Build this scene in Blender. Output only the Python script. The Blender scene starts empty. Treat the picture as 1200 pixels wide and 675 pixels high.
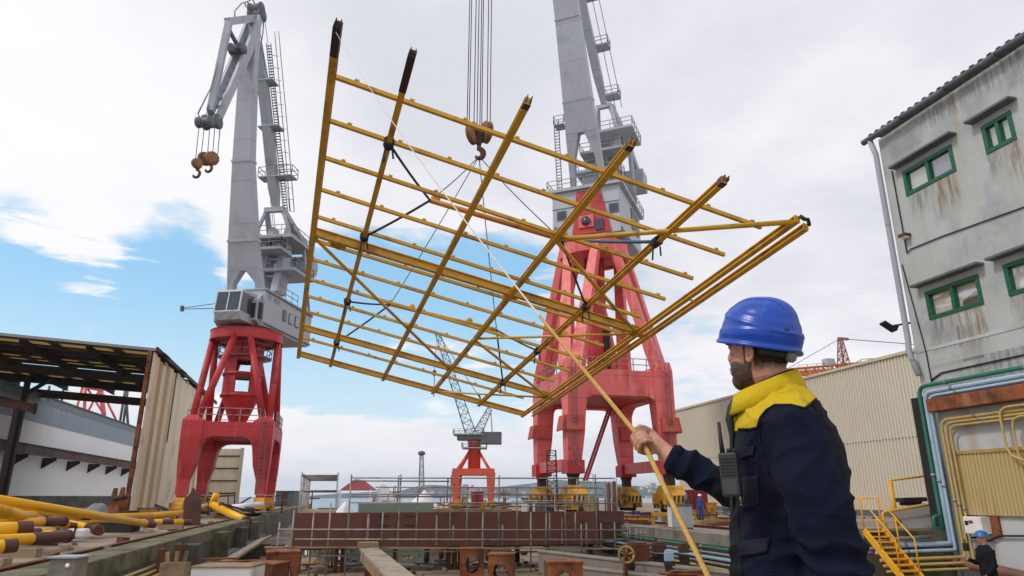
import bpy, bmesh, math, random
from mathutils import Vector as V, Matrix
from mathutils import noise as mnoise
random.seed(7)
sc = bpy.context.scene
COL = sc.collection
R = math.radians
# ------------------------------------------------------------------ camera geometry (yard axes: Y along the slipway, X to the right)
FPX, PITCH, YAW, CZ = 800.0, math.atan(244.5 / 800.0), R(13.9), 1.6
CAM = V((0, 0, CZ))
cP, sP, cY, sY = math.cos(PITCH), math.sin(PITCH), math.cos(YAW), math.sin(YAW)
def ray(u, v):
    x = (u - 600) / FPX; y = (337.5 - v) / FPX
    a, b, c = x, cP - y * sP, sP + y * cP
    return V((a * cY + b * sY, -a * sY + b * cY, c))
def onplane(u, v, p0, n):
    d = ray(u, v); n = V(n); return CAM + d * (((V(p0) - CAM) @ n) / (d @ n))
def az(u, v, z): return onplane(u, v, (0, 0, z), (0, 0, 1))
def ax(u, v, x): return onplane(u, v, (x, 0, 0), (1, 0, 0))
def ay(u, v, y): return onplane(u, v, (0, y, 0), (0, 1, 0))
def ad(u, v, D): return onplane(u, v, (D * sY, D * cY, 0), (sY, cY, 0))
# ------------------------------------------------------------------ scene graph helpers
ORG = {}
def prop(o, label=None, cat=None, group=None, kind=None):
    if label: o['label'] = label
    if cat: o['category'] = cat
    if group: o['group'] = group
    if kind: o['kind'] = kind
    return o
def thing(name, label, cat, loc=(0, 0, 0), group=None):
    o = bpy.data.objects.new(name, None); COL.objects.link(o)
    o.location = loc; o.empty_display_size = .2
    ORG[o.name] = V(loc)
    return prop(o, label, cat, group)
def setp(o, parent, loc):
    if parent is not None:
        o.parent = parent; o.location = V(loc) - ORG[parent.name]
    else: o.location = loc
    ORG[o.name] = V(loc)
def dup(t, loc, label, group=None):
    r = t.copy(); COL.objects.link(r); r.location = loc; ORG[r.name] = V(loc); r['label'] = label
    if group: r['group'] = group
    for ch in list(t.children):
        c = ch.copy(); COL.objects.link(c); c.parent = r
        for g in list(ch.children):
            d = g.copy(); COL.objects.link(d); d.parent = c
    return r
def frame_of(d, up=V((0, 0, 1))):
    d = d.normalized()
    if abs(d @ up) > .985: up = V((0, 1, 0)) if abs(d.y) < .9 else V((1, 0, 0))
    s = d.cross(up).normalized(); return s, s.cross(d).normalized()
class MB:
    def __init__(self): self.v = []; self.f = []; self.s = []; self.m = []; self.mi = 0
    def add(self, vs, fs, smooth=False):
        b = len(self.v); self.v += [V(p) for p in vs]
        for f in fs: self.f.append([i + b for i in f]); self.s.append(smooth); self.m.append(self.mi)
        return self
    def box(self, c, size, ax_=None):
        c = V(c); h = [q / 2 for q in size]
        e = ax_ or (V((1, 0, 0)), V((0, 1, 0)), V((0, 0, 1)))
        vs = [c + e[0] * h[0] * i + e[1] * h[1] * j + e[2] * h[2] * k for i in (-1, 1) for j in (-1, 1) for k in (-1, 1)]
        return self.add(vs, [(0, 1, 3, 2), (4, 6, 7, 5), (0, 4, 5, 1), (2, 3, 7, 6), (0, 2, 6, 4), (1, 5, 7, 3)])
    def bb(self, a, b):
        a, b = V(a), V(b); return self.box((a + b) / 2, [abs(q) for q in (b - a)])
    def beam(self, p, q, w, h, up=V((0, 0, 1)), w2=None, h2=None):
        p, q = V(p), V(q); s, n = frame_of(q - p, V(up)); w2 = w if w2 is None else w2; h2 = h if h2 is None else h2
        vs = [p + s * w / 2 * i + n * h / 2 * j for i, j in ((-1, -1), (1, -1), (1, 1), (-1, 1))] + [q + s * w2 / 2 * i + n * h2 / 2 * j for i, j in ((-1, -1), (1, -1), (1, 1), (-1, 1))]
        return self.add(vs, [(3, 2, 1, 0), (4, 5, 6, 7), (0, 1, 5, 4), (1, 2, 6, 5), (2, 3, 7, 6), (3, 0, 4, 7)])
    def ibeam(self, p, q, w, h, t, up=V((0, 0, 1))):
        p, q = V(p), V(q); s, n = frame_of(q - p, V(up))
        pr = [(-w, -h), (w, -h), (w, -h + 2 * t), (t * .7, -h + 2 * t), (t * .7, h - 2 * t), (w, h - 2 * t), (w, h), (-w, h), (-w, h - 2 * t), (-t * .7, h - 2 * t), (-t * .7, -h + 2 * t), (-w, -h + 2 * t)]
        k = len(pr); vs = [p + s * a / 2 + n * b / 2 for a, b in pr] + [q + s * a / 2 + n * b / 2 for a, b in pr]
        fs = [(i, (i + 1) % k, k + (i + 1) % k, k + i) for i in range(k)]
        caps = [(0, 1, 2, 11), (3, 4, 9, 10), (5, 6, 7, 8)]
        return self.add(vs, fs + [c[::-1] for c in caps] + [tuple(i + k for i in c) for c in caps])
    def tube(self, pts, r, n=8, cap=True, smooth=True):
        pts = [V(p) for p in pts]; rs = r if isinstance(r, (list, tuple)) else [r] * len(pts)
        vs = []; s = None
        for i, p in enumerate(pts):
            d = (pts[min(i + 1, len(pts) - 1)] - pts[max(i - 1, 0)])
            if s is None: s, m = frame_of(d)
            else:
                d = d.normalized(); s = (s - d * (s @ d)).normalized(); m = s.cross(d)
            for k in range(n):
                a = 2 * math.pi * k / n; vs.append(p + (s * math.cos(a) + m * math.sin(a)) * rs[i])
        fs = [(i * n + k, i * n + (k + 1) % n, (i + 1) * n + (k + 1) % n, (i + 1) * n + k) for i in range(len(pts) - 1) for k in range(n)]
        self.add(vs, fs, smooth)
        if cap:
            b = len(self.v) - len(vs)
            self.f.append([b + k for k in range(n)][::-1]); self.s.append(False); self.m.append(self.mi)
            self.f.append([b + (len(pts) - 1) * n + k for k in range(n)]); self.s.append(False); self.m.append(self.mi)
        return self
    def pipe(self, p, q, r, wall=.12, n=14):          # open-ended hollow pipe
        p, q = V(p), V(q); s, m = frame_of(q - p); vs = []
        ri = r * (1 - wall); d = (q - p).normalized() * r * 1.5
        for c, rr in ((p + d, ri), (p, ri), (p, r), (q, r), (q, ri), (q - d, ri)):
            vs += [c + (s * math.cos(2 * math.pi * k / n) + m * math.sin(2 * math.pi * k / n)) * rr for k in range(n)]
        fs = [(i * n + k, i * n + (k + 1) % n, (i + 1) * n + (k + 1) % n, (i + 1) * n + k) for i in range(5) for k in range(n)]
        fs += [tuple(range(n)), tuple(5 * n + k for k in range(n))]
        return self.add(vs, fs, True)
    def prism(self, poly, vec):
        k = len(poly); vec = V(vec); poly = [V(p) for p in poly]
        return self.add(poly + [p + vec for p in poly], [tuple(range(k))[::-1], tuple(range(k, 2 * k))] + [(i, (i + 1) % k, k + (i + 1) % k, k + i) for i in range(k)])
    def loft(self, rings, cap=True, smooth=True, closed=True):
        n = len(rings[0]); vs = [p for r in rings for p in r]; kk = n if closed else n - 1
        fs = [(i * n + k, i * n + (k + 1) % n, (i + 1) * n + (k + 1) % n, (i + 1) * n + k) for i in range(len(rings) - 1) for k in range(kk)]
        if cap: fs += [tuple(range(n))[::-1], tuple((len(rings) - 1) * n + k for k in range(n))]
        return self.add(vs, fs, smooth)
    def lathe(self, c, axis, prof, n=24, smooth=True, cap=True):
        c = V(c); axis = V(axis).normalized(); s, m = frame_of(axis)
        return self.loft([[c + axis * h + (s * math.cos(2 * math.pi * k / n) + m * math.sin(2 * math.pi * k / n)) * r for k in range(n)] for r, h in prof], cap, smooth)
    def ell(self, c, rx, ry, rz, n=12, m=8, ax_=None):
        c = V(c); e = ax_ or (V((1, 0, 0)), V((0, 1, 0)), V((0, 0, 1))); vs = []
        for j in range(1, m):
            t = math.pi * j / m
            for k in range(n):
                a = 2 * math.pi * k / n
                vs.append(c + e[0] * rx * math.sin(t) * math.cos(a) + e[1] * ry * math.sin(t) * math.sin(a) + e[2] * rz * math.cos(t))
        vs += [c + e[2] * rz, c - e[2] * rz]; T, B = len(vs) - 2, len(vs) - 1
        fs = [(j * n + k, (j + 1) * n + k, (j + 1) * n + (k + 1) % n, j * n + (k + 1) % n) for j in range(m - 2) for k in range(n)]
        fs += [(T, k, (k + 1) % n) for k in range(n)] + [(B, (m - 2) * n + (k + 1) % n, (m - 2) * n + k) for k in range(n)]
        return self.add(vs, fs, True)
    def rail(self, pts, h=1.0, r=.025, post=1.5, mid=True, closed=False):   # handrail round a platform
        pts = [V(p) for p in pts]
        if closed: pts = pts + [pts[0]]
        for a, b in zip(pts[:-1], pts[1:]):
            for hh in ([h, h * .5] if mid else [h]):
                self.beam(a + V((0, 0, hh)), b + V((0, 0, hh)), 2 * r, 2 * r)
            k = max(1, int((b - a).length / post))
            for i in range(k + 1):
                p = a.lerp(b, i / k); self.beam(p, p + V((0, 0, h)), 2 * r, 2 * r)
        return self
    def lattice(self, p, q, w0, w1, n, r=.05, up=V((0, 0, 1)), h0=None, h1=None):
        p, q = V(p), V(q); s, m = frame_of(q - p, V(up)); h0 = h0 or w0; h1 = h1 or w1
        def cor(t): 
            c = p.lerp(q, t); w = w0 + (w1 - w0) * t; h = h0 + (h1 - h0) * t
            return [c + s * w / 2 * i + m * h / 2 * j for i, j in ((-1, -1), (1, -1), (1, 1), (-1, 1))]
        A, B = cor(0), cor(1)
        for i in range(4): self.beam(A[i], B[i], 2.2 * r, 2.2 * r)
        for k in range(n):
            a, b = cor(k / n), cor((k + 1) / n)
            for i in range(4):
                j = (i + 1) % 4
                self.beam(a[i], b[j] if (k + i) % 2 else b[i], r * 1.3, r * 1.3) if (k + i) % 2 else self.beam(a[j], b[i], r * 1.3, r * 1.3)
                self.beam(b[i], b[j], r * 1.2, r * 1.2)
        return self
    def build(self, name, mats, parent=None, at=None, bevel=0, recalc=True):
        loc = V(at) if at is not None else (ORG[parent.name] if parent is not None else V((0, 0, 0)))
        me = bpy.data.meshes.new(name)
        me.from_pydata([tuple(p - loc) for p in self.v], [], self.f)
        for m in (mats if isinstance(mats, (list, tuple)) else [mats]): me.materials.append(m)
        me.polygons.foreach_set('use_smooth', self.s); me.polygons.foreach_set('material_index', self.m)
        if recalc or bevel:
            b = bmesh.new(); b.from_mesh(me)
            bmesh.ops.recalc_face_normals(b, faces=b.faces)
            b.to_mesh(me); b.free()
        me.update()
        o = bpy.data.objects.new(name, me); COL.objects.link(o); setp(o, parent, loc)
        if bevel:
            md = o.modifiers.new('edge', 'BEVEL'); md.width = bevel; md.segments = 2; md.limit_method = 'ANGLE'; md.angle_limit = R(40)
        return o
# ------------------------------------------------------------------ materials
def srgb(r, g, b):
    f = lambda c: (c / 255 / 12.92) if c / 255 <= .04045 else ((c / 255 + .055) / 1.055) ** 2.4
    return (f(r), f(g), f(b), 1)
class NT:
    def __init__(s, nt): s.nt = nt; s.n = nt.nodes; s.l = nt.links
    def new(s, t, **kw):
        n = s.n.new(t)
        for k, v in kw.items():
            if k.startswith('i_'): n.inputs[k[2:].replace('_', ' ')].default_value = v
            else: setattr(n, k, v)
        return n
    def math(s, op, a, b=None, c=None, clamp=False):
        n = s.n.new('ShaderNodeMath'); n.operation = op; n.use_clamp = clamp
        for i, q in enumerate((a, b, c)):
            if q is None: continue
            if hasattr(q, 'is_output'): s.l.new(q, n.inputs[i])
            else: n.inputs[i].default_value = q
        return n.outputs[0]
    def mix(s, f, a, b, mode='MIX'):
        n = s.n.new('ShaderNodeMix'); n.data_type = 'RGBA'; n.blend_type = mode; n.clamp_factor = True
        for i, q in ((0, f), (6, a), (7, b)):
            if hasattr(q, 'is_output'): s.l.new(q, n.inputs[i])
            else: n.inputs[i].default_value = q
        return n.outputs[2]
    def ramp(s, x, lo, hi):
        n = s.n.new('ShaderNodeMapRange'); n.interpolation_type = 'SMOOTHSTEP'
        s.l.new(x, n.inputs[0]); n.inputs[1].default_value = lo; n.inputs[2].default_value = hi
        return n.outputs[0]
    def noise(s, vec, scale, detail=4, rough=.55):
        n = s.n.new('ShaderNodeTexNoise'); s.l.new(vec, n.inputs['Vector'])
        n.inputs['Scale'].default_value = scale; n.inputs['Detail'].default_value = detail; n.inputs['Roughness'].default_value = rough
        return n.outputs[0]
    def vmul(s, vec, k):
        n = s.n.new('ShaderNodeVectorMath'); n.operation = 'MULTIPLY'; s.l.new(vec, n.inputs[0]); n.inputs[1].default_value = k; return n.outputs[0]
def pm(name, col, rough=.6, metal=0, var=.14, scale=1.5, dirt=None, damt=.5, dscale=.6, streak=None, samt=.5, sfreq=3., bump=.15, bscale=20, spec=.5, wave=None, coat=0, seam=None):
    m = bpy.data.materials.new(name); m.use_nodes = True; t = NT(m.node_tree); t.n.clear()
    out = t.new('ShaderNodeOutputMaterial'); bs = t.new('ShaderNodeBsdfPrincipled'); t.l.new(bs.outputs[0], out.inputs[0])
    tc = t.new('ShaderNodeTexCoord'); oi = t.new('ShaderNodeObjectInfo')
    add = t.new('ShaderNodeVectorMath', operation='ADD'); t.l.new(tc.outputs['Object'], add.inputs[0])
    cmb = t.new('ShaderNodeCombineXYZ'); rr = t.math('MULTIPLY', oi.outputs['Random'], 57.0); t.l.new(rr, cmb.inputs[0]); t.l.new(rr, cmb.inputs[1]); t.l.new(cmb.outputs[0], add.inputs[1])
    P = add.outputs[0]
    n1 = t.noise(P, scale, 5, .6)
    c = t.mix(n1, tuple(q * (1 - 2 * var) for q in col[:3]) + (1,), tuple(min(1, q * (1 + 2 * var)) for q in col[:3]) + (1,))
    rg = t.math('ADD', rough - .12, t.math('MULTIPLY', n1, .24))
    if dirt:
        n2 = t.noise(P, dscale, 6, .65); f = t.math('MULTIPLY', t.ramp(n2, .62 - .3 * damt, .75 - .15 * damt), min(1, .45 + damt * .6))
        c = t.mix(f, c, dirt); rg = t.math('ADD', rg, t.math('MULTIPLY', f, .2))
    if streak:
        n3 = t.noise(t.vmul(P, (sfreq, sfreq, sfreq * .07)), 1., 5, .6); n4 = t.noise(P, .35, 3, .5)
        f = t.math('MULTIPLY', t.ramp(n3, .52, .72), t.ramp(n4, .35, .65)); f = t.math('MULTIPLY', f, samt)
        c = t.mix(f, c, streak)
    if wave:      # fine ribs (axis vector, frequency)
        sep = t.new('ShaderNodeVectorMath', operation='DOT_PRODUCT'); t.l.new(tc.outputs['Object'], sep.inputs[0]); sep.inputs[1].default_value = wave[0]
        wv = t.math('SINE', t.math('MULTIPLY', sep.outputs['Value'], wave[1] * 6.2832))
    if seam:
        sz = t.new('ShaderNodeSeparateXYZ'); t.l.new(tc.outputs['Object'], sz.inputs[0])
        fr = t.math('ABSOLUTE', t.math('SUBTRACT', t.math('FRACT', t.math('DIVIDE', sz.outputs[2], seam[0])), .5)); ln = t.math('LESS_THAN', fr, seam[1] / seam[0])
        row = t.math('FLOOR', t.math('ADD', t.math('DIVIDE', sz.outputs[2], seam[0]), .5)); wn = t.new('ShaderNodeTexWhiteNoise', noise_dimensions='1D'); t.l.new(row, wn.inputs['W'])
        c = t.mix(t.math('MULTIPLY', wn.outputs['Value'], .16), c, (col[0] * .6, col[1] * .6, col[2] * .6, 1)); c = t.mix(t.math('MULTIPLY', ln, seam[2]), c, (col[0] * .45, col[1] * .45, col[2] * .45, 1))
    t.l.new(c, bs.inputs['Base Color']); t.l.new(rg, bs.inputs['Roughness'])
    bs.inputs['Metallic'].default_value = metal; bs.inputs['Specular IOR Level'].default_value = spec; bs.inputs['Coat Weight'].default_value = coat
    if bump:
        b = t.new('ShaderNodeBump'); b.inputs['Strength'].default_value = bump; b.inputs['Distance'].default_value = .02
        hgt = t.noise(P, bscale, 4, .6)
        if wave: hgt = t.math('ADD', t.math('MULTIPLY', wv, 1.2), t.math('MULTIPLY', hgt, .4)); b.inputs['Distance'].default_value = wave[2]
        t.l.new(hgt, b.inputs['Height']); t.l.new(b.outputs[0], bs.inputs['Normal'])
    return m
RUST = srgb(104, 58, 34); DRUST = srgb(66, 42, 32); GRIME = srgb(70, 64, 56)
M = {}
M['yellow'] = pm('yellow_paint', srgb(204, 156, 28), .32, var=.14, scale=2.5, dirt=srgb(122, 80, 28), damt=.4, dscale=.9, bump=.08)
M['yellow_new'] = pm('pipe_yellow', srgb(232, 172, 10), .4, var=.07, scale=1.2, dirt=srgb(150, 105, 25), damt=.25, bump=.05)
M['primer'] = pm('brown_primer', srgb(88, 50, 40), .6, var=.14, scale=2, dirt=srgb(60, 36, 32), damt=.4)
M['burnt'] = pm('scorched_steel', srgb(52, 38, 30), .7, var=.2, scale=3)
M['red'] = pm('crane_red', srgb(226, 102, 100), .5, var=.08, scale=.5, dirt=srgb(158, 44, 46), damt=.4, dscale=.35, streak=srgb(238, 176, 162), samt=.75, sfreq=2.4, bump=.1, bscale=4, seam=(2.3, .035, .6))
M['red_deep'] = pm('deep_red', srgb(190, 46, 52), .5, var=.1, scale=.5, dirt=srgb(120, 30, 32), damt=.4, dscale=.4, streak=srgb(214, 120, 108), samt=.5, sfreq=2.2, bump=.1, bscale=4, seam=(2.1, .03, .5))
M['red_rust'] = pm('red_rusty', srgb(192, 74, 66), .65, var=.18, scale=2, streak=RUST, samt=.8, sfreq=5, dirt=srgb(150, 110, 80), damt=.4)
M['grey'] = pm('crane_grey', srgb(168, 174, 182), .5, var=.06, scale=.5, dirt=srgb(134, 138, 144), damt=.35, dscale=.3, streak=srgb(138, 112, 92), samt=.4, sfreq=2.5, bump=.06, bscale=4, seam=(4.1, .04, .5))
M['grey_dk'] = pm('dark_grey_steel', srgb(92, 98, 104), .55, var=.12, scale=1, dirt=GRIME, damt=.3)
M['house'] = pm('house_grey', srgb(172, 178, 184), .5, var=.05, scale=.5, streak=srgb(138, 110, 86), samt=.35, sfreq=3, wave=((1, 1, 0), 1.6, .04), bump=.5)
M['steel'] = pm('galvanised_tube', srgb(150, 146, 142), .45, .3, var=.18, scale=2, dirt=srgb(110, 82, 62), damt=.5, dscale=1.5)
M['wire'] = pm('wire_rope', srgb(62, 66, 74), .5, .4, var=.1, scale=5, bump=0)
M['strap'] = pm('dark_strap', srgb(44, 44, 54), .8, var=.2, scale=6)
M['glass'] = pm('dark_glass', srgb(58, 70, 78), .12, var=.2, scale=.8, bump=0)
M['concrete'] = pm('weathered_concrete', srgb(140, 134, 124), .85, var=.18, scale=.8, dirt=srgb(74, 70, 60), damt=.5, dscale=.4, streak=srgb(66, 62, 54), samt=.6, sfreq=2, bump=.4, bscale=12)
M['concrete_dk'] = pm('dark_wet_concrete', srgb(84, 80, 72), .75, var=.25, scale=.8, dirt=srgb(50, 50, 44), damt=.6, dscale=.5, streak=srgb(150, 142, 128), samt=.4, sfreq=1.5, bump=.4, bscale=10)
M['deck'] = pm('deck_concrete', srgb(146, 130, 112), .85, var=.25, scale=.35, dirt=srgb(84, 72, 60), damt=.65, dscale=.18, bump=.3, bscale=6)
M['slipfloor'] = pm('slip_floor', srgb(156, 134, 110), .65, var=.28, scale=.5, dirt=srgb(74, 66, 58), damt=.65, dscale=.25, bump=.35, bscale=5)
M['rust'] = pm('rust', RUST, .85, var=.3, scale=2, dirt=DRUST, damt=.5, dscale=1.2, bump=.4, bscale=15)
M['rust_or'] = pm('orange_rust', srgb(140, 80, 46), .85, var=.35, scale=3, dirt=srgb(74, 46, 36), damt=.7, dscale=1.3, streak=srgb(176, 140, 104), samt=.6, sfreq=4, bump=.4, bscale=15)
M['hull'] = pm('hull_primer', srgb(108, 64, 52), .65, var=.12, scale=.6, dirt=srgb(78, 46, 42), damt=.45, dscale=.35, streak=srgb(150, 116, 100), samt=.3, sfreq=1.5, bump=.1)
M['beige'] = pm('beige_cladding', srgb(208, 202, 184), .55, var=.04, scale=.15, dirt=srgb(194, 184, 158), damt=.2, dscale=.06, streak=srgb(176, 162, 132), samt=.12, sfreq=1.2, bump=.04)
M['panel'] = pm('old_beige_sheet', srgb(246, 240, 218), .6, var=.05, scale=.2, dirt=srgb(176, 154, 112), damt=.3, dscale=.2, streak=srgb(160, 140, 104), samt=.35, sfreq=.8, bump=.05)
M['whitewall'] = pm('white_sheet', srgb(246, 247, 247), .5, var=.03, scale=.2, streak=srgb(170, 172, 170), samt=.3, sfreq=.8, bump=.04)
M['bluegrey'] = pm('blue_grey_sheet', srgb(152, 164, 176), .5, var=.08, scale=.3, streak=srgb(206, 212, 216), samt=.8, sfreq=1.3, bump=.04)
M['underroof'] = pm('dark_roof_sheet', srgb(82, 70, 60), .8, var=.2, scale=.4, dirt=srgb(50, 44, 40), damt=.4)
M['skylight'] = pm('aged_skylight', srgb(214, 190, 120), .6, var=.1, scale=.5)
M['render'] = pm('grey_render', srgb(178, 182, 180), .85, var=.08, scale=.9, dirt=srgb(148, 156, 164), damt=.5, dscale=.7, streak=srgb(158, 142, 116), samt=.6, sfreq=1.6, bump=.25, bscale=10)
M['render_lo'] = pm('white_render_stained', srgb(184, 188, 188), .85, var=.09, scale=.8, dirt=srgb(150, 152, 148), damt=.5, dscale=.5, streak=srgb(150, 118, 84), samt=.55, sfreq=1.4, bump=.25, bscale=10)
M['green'] = pm('green_frame', srgb(10, 92, 62), .4, var=.1, scale=2, bump=.03)
M['greenpipe'] = pm('green_pipe', srgb(32, 112, 92), .4, var=.12, scale=2, dirt=srgb(120, 120, 110), damt=.2)
M['bluepipe'] = pm('pale_blue_pipe', srgb(160, 186, 206), .4, var=.1, scale=2, dirt=srgb(110, 110, 106), damt=.3)
M['yellowpipe'] = pm('pale_yellow_pipe', srgb(186, 160, 92), .45, var=.12, scale=2, dirt=srgb(120, 92, 50), damt=.4)
M['ochre'] = pm('ochre_sheet', srgb(182, 162, 112), .6, var=.08, scale=.6, streak=srgb(136, 108, 62), samt=.6, sfreq=2)
M['black'] = pm('black_rubber', srgb(26, 27, 28), .6, var=.2, scale=2)
M['white'] = pm('white_paint', srgb(226, 226, 222), .5, var=.06, scale=1, dirt=srgb(150, 146, 138), damt=.3)
M['tarp'] = pm('white_tarpaulin', srgb(226, 222, 226), .7, var=.06, scale=.4, bump=.5, bscale=1.2)
M['tentred'] = pm('red_canvas', srgb(158, 38, 46), .7, var=.08, scale=.5)
M['greencont'] = pm('weathered_green_paint', srgb(128, 142, 128), .6, var=.1, scale=.6, streak=srgb(150, 116, 70), samt=.6, sfreq=1.5)
M['wood'] = pm('old_timber', srgb(148, 124, 96), .85, var=.25, scale=2, dirt=srgb(92, 74, 56), damt=.5)
M['moss'] = pm('mossy_wall', srgb(112, 104, 84), .9, var=.25, scale=1, dirt=srgb(62, 68, 34), damt=.7, dscale=.8, bump=.6, bscale=8)
M['orange'] = pm('orange_paint', srgb(206, 120, 50), .5, var=.1, scale=1)
M['hazard'] = pm('bogie_yellow', srgb(204, 150, 34), .55, var=.18, scale=1.5, dirt=srgb(92, 64, 36), damt=.6, dscale=.8)
M['bluebox'] = pm('blue_paint', srgb(40, 70, 140), .5)
# ------------------------------------------------------------------ camera, sun, sky
cd = bpy.data.cameras.new('Camera'); co = bpy.data.objects.new('Camera', cd); COL.objects.link(co); sc.camera = co
cd.sensor_width = 36; cd.lens = 24; cd.clip_end = 20000; cd.clip_start = .05
fw = V((sY * cP, cY * cP, sP)); co.location = CAM; co.rotation_euler = fw.to_track_quat('-Z', 'Y').to_euler()
sc.view_settings.view_transform = 'Standard'; sc.view_settings.look = 'None'; sc.view_settings.gamma = 1; sc.view_settings.exposure = .1
sc.render.resolution_x, sc.render.resolution_y = 1024, 576
try: sc.cycles.use_denoising = True
except Exception: pass
sc.cycles.max_bounces = 6; sc.cycles.volume_bounces = 0
SUN_EL, SUN_AZ = R(48), R(13.9 - 112)          # azimuth clockwise from +Y: high on the left, a little behind the camera
sdir = V((math.sin(SUN_AZ) * math.cos(SUN_EL), math.cos(SUN_AZ) * math.cos(SUN_EL), math.sin(SUN_EL)))
sd = bpy.data.lights.new('Sun', 'SUN'); so = bpy.data.objects.new('Sun', sd); COL.objects.link(so)
sd.energy = 1.5; sd.angle = R(10); sd.color = (1, .95, .88); so.rotation_euler = sdir.to_track_quat('Z', 'Y').to_euler()
w = bpy.data.worlds.new('World'); sc.world = w; w.use_nodes = True
t = NT(w.node_tree); t.n.clear()
wo = t.new('ShaderNodeOutputWorld'); bg = t.new('ShaderNodeBackground'); t.l.new(bg.outputs[0], wo.inputs[0]); bg.inputs[1].default_value = .1
sk = t.new('ShaderNodeTexSky'); sk.sky_type = 'NISHITA'; sk.sun_disc = False; sk.sun_elevation = SUN_EL; sk.sun_rotation = SUN_AZ
sk.air_density = 1.2; sk.dust_density = .6; sk.ozone_density = 2.5
tc = t.new('ShaderNodeTexCoord'); D = tc.outputs['Generated']
sep = t.new('ShaderNodeSeparateXYZ'); t.l.new(D, sep.inputs[0])
zc = t.math('ADD', t.math('MAXIMUM', sep.outputs[2], 0.), .16)
px = t.math('DIVIDE', sep.outputs[0], zc); py = t.math('DIVIDE', sep.outputs[1], zc)
cm = t.new('ShaderNodeCombineXYZ'); t.l.new(px, cm.inputs[0]); t.l.new(py, cm.inputs[1]); cm.inputs[2].default_value = 3.7
n1 = t.noise(cm.outputs[0], 1.1, 8, .56); n2 = t.noise(cm.outputs[0], .45, 4, .5); n3 = t.noise(cm.outputs[0], 3.2, 7, .6)
cov = t.math('ADD', t.math('MULTIPLY', n1, .62), t.math('MULTIPLY', n3, .38))
def blob(u, v, r0, r1):        # soft cone of sky directions (degrees)
    d = ray(u, v).normalized(); dp = t.new('ShaderNodeVectorMath', operation='DOT_PRODUCT'); t.l.new(D, dp.inputs[0]); dp.inputs[1].default_value = d
    return t.ramp(dp.outputs['Value'], math.cos(R(r1)), math.cos(R(r0)))
gap = None
for (u, v, r0, r1, k) in [(-60, 365, 4, 12, .40), (60, 330, 2, 7, .32), (170, 345, 1, 8, .34), (215, 243, .3, 4.5, .17), (250, 420, 1, 9, .3), (420, 400, 3, 14, .36), (540, 360, 2, 14, .32), (580, 450, 2, 11, .32), (330, 430, 2, 10, .3), (440, 280, 1, 11, .16), (150, 410, 1, 9, .16), (790, 390, 2, 10, .17), (1010, 330, 1, 9, .12), (600, 300, 1, 9, .14), (330, 470, 1, 7, .2), (880, 440, 1, 8, .13)]:
    b = t.math('MULTIPLY', blob(u, v, r0, r1), k); gap = b if gap is None else t.math('MAXIMUM', gap, b)
cov = t.math('SUBTRACT', t.math('ADD', cov, .16), gap)
band = t.math('MULTIPLY', t.ramp(t.noise(t.vmul(D, (3.2, 3.2, 22)), 1.3, 6, .6), .5, .68), .13)     # flat streaky clouds low in the sky
cov = t.math('ADD', cov, band); cov = t.math('ADD', cov, t.math('MULTIPLY', t.math('SUBTRACT', 1., t.ramp(sep.outputs[2], .06, .15)), .24))
mask = t.ramp(cov, .38, .51)
glow = t.math('MAXIMUM', blob(90, 210, 4, 24), t.math('MULTIPLY', blob(420, 560, 3, 26), .95))
shade = t.math('ADD', t.math('MULTIPLY', n2, .4), t.math('ADD', t.math('MULTIPLY', n1, .4), t.math('MULTIPLY', n3, .2)))
ccol = t.mix(t.ramp(shade, .38, .62), (6.7, 6.85, 7.5, 1), (9.4, 9.2, 9.6, 1))
ccol = t.mix(t.math('MULTIPLY', glow, .62), ccol, (9.9, 9.9, 10.1, 1))
hz = t.ramp(sep.outputs[2], .0, .30)
skc = t.mix(1., sk.outputs[0], (1.3, 1.42, 1.5, 1), 'MULTIPLY')
skc = t.mix(.55, skc, (3.6, 7.2, 9.8, 1))
skc = t.mix(t.math('SUBTRACT', 1., hz), skc, (7.2, 8.6, 9.4, 1))
t.l.new(t.mix(mask, skc, ccol), bg.inputs[0])
# ------------------------------------------------------------------ the setting
def sheet(name, x0, x1, y0, y1, z, m, nx=1, ny=1, jit=0):
    b = MB(); vs = []; 
    for j in range(ny + 1):
        for i in range(nx + 1):
            vs.append((x0 + (x1 - x0) * i / nx, y0 + (y1 - y0) * j / ny, z + random.uniform(-jit, jit)))
    b.add(vs, [(j * (nx + 1) + i, j * (nx + 1) + i + 1, (j + 1) * (nx + 1) + i + 1, (j + 1) * (nx + 1) + i) for j in range(ny) for i in range(nx)])
    return prop(b.build(name, m), kind='structure')
sea_m = pm('sea_water', srgb(96, 118, 136), .25, var=.1, scale=.02, bump=.6, bscale=.25)
sheet('sea', -6000, 6500, 130, 7000, -2.9, sea_m)
sheet('slip_floor', XL := -5.6, XR := 15.5, -8, 160, -2.0, M['slipfloor'], 20, 60, .03)
wm = pm('standing_water', srgb(92, 92, 88), .06, var=.1, scale=.5, bump=.04, bscale=2, spec=.9)
b = MB(); vs = [(4.5 + 7.6 * math.cos(k * .2617) * (1 + .22 * math.sin(k * 2.1)), 53 + 13 * math.sin(k * .2617) * (1 + .15 * math.sin(k * 1.7)), -1.955) for k in range(24)]; b.add(vs, [tuple(range(24))]); prop(b.build('standing_water', wm), kind='structure')
for k, (x, y, rx, ry) in enumerate(((1.5, 31, 1.6, 1.0), (5.5, 26, 1.3, .8), (9.5, 31.5, 2.2, 1.0), (-1.5, 25, 1.2, 1.6))):
    b = MB(); vs = [(x + rx * math.cos(j * .349) * (1 + .3 * math.sin(j * 1.9 + k)), y + ry * math.sin(j * .349) * (1 + .25 * math.sin(j * 1.3 + k)), -1.955) for j in range(18)]; b.add(vs, [tuple(range(18))]); prop(b.build('puddle_water', wm), kind='structure')
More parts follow.
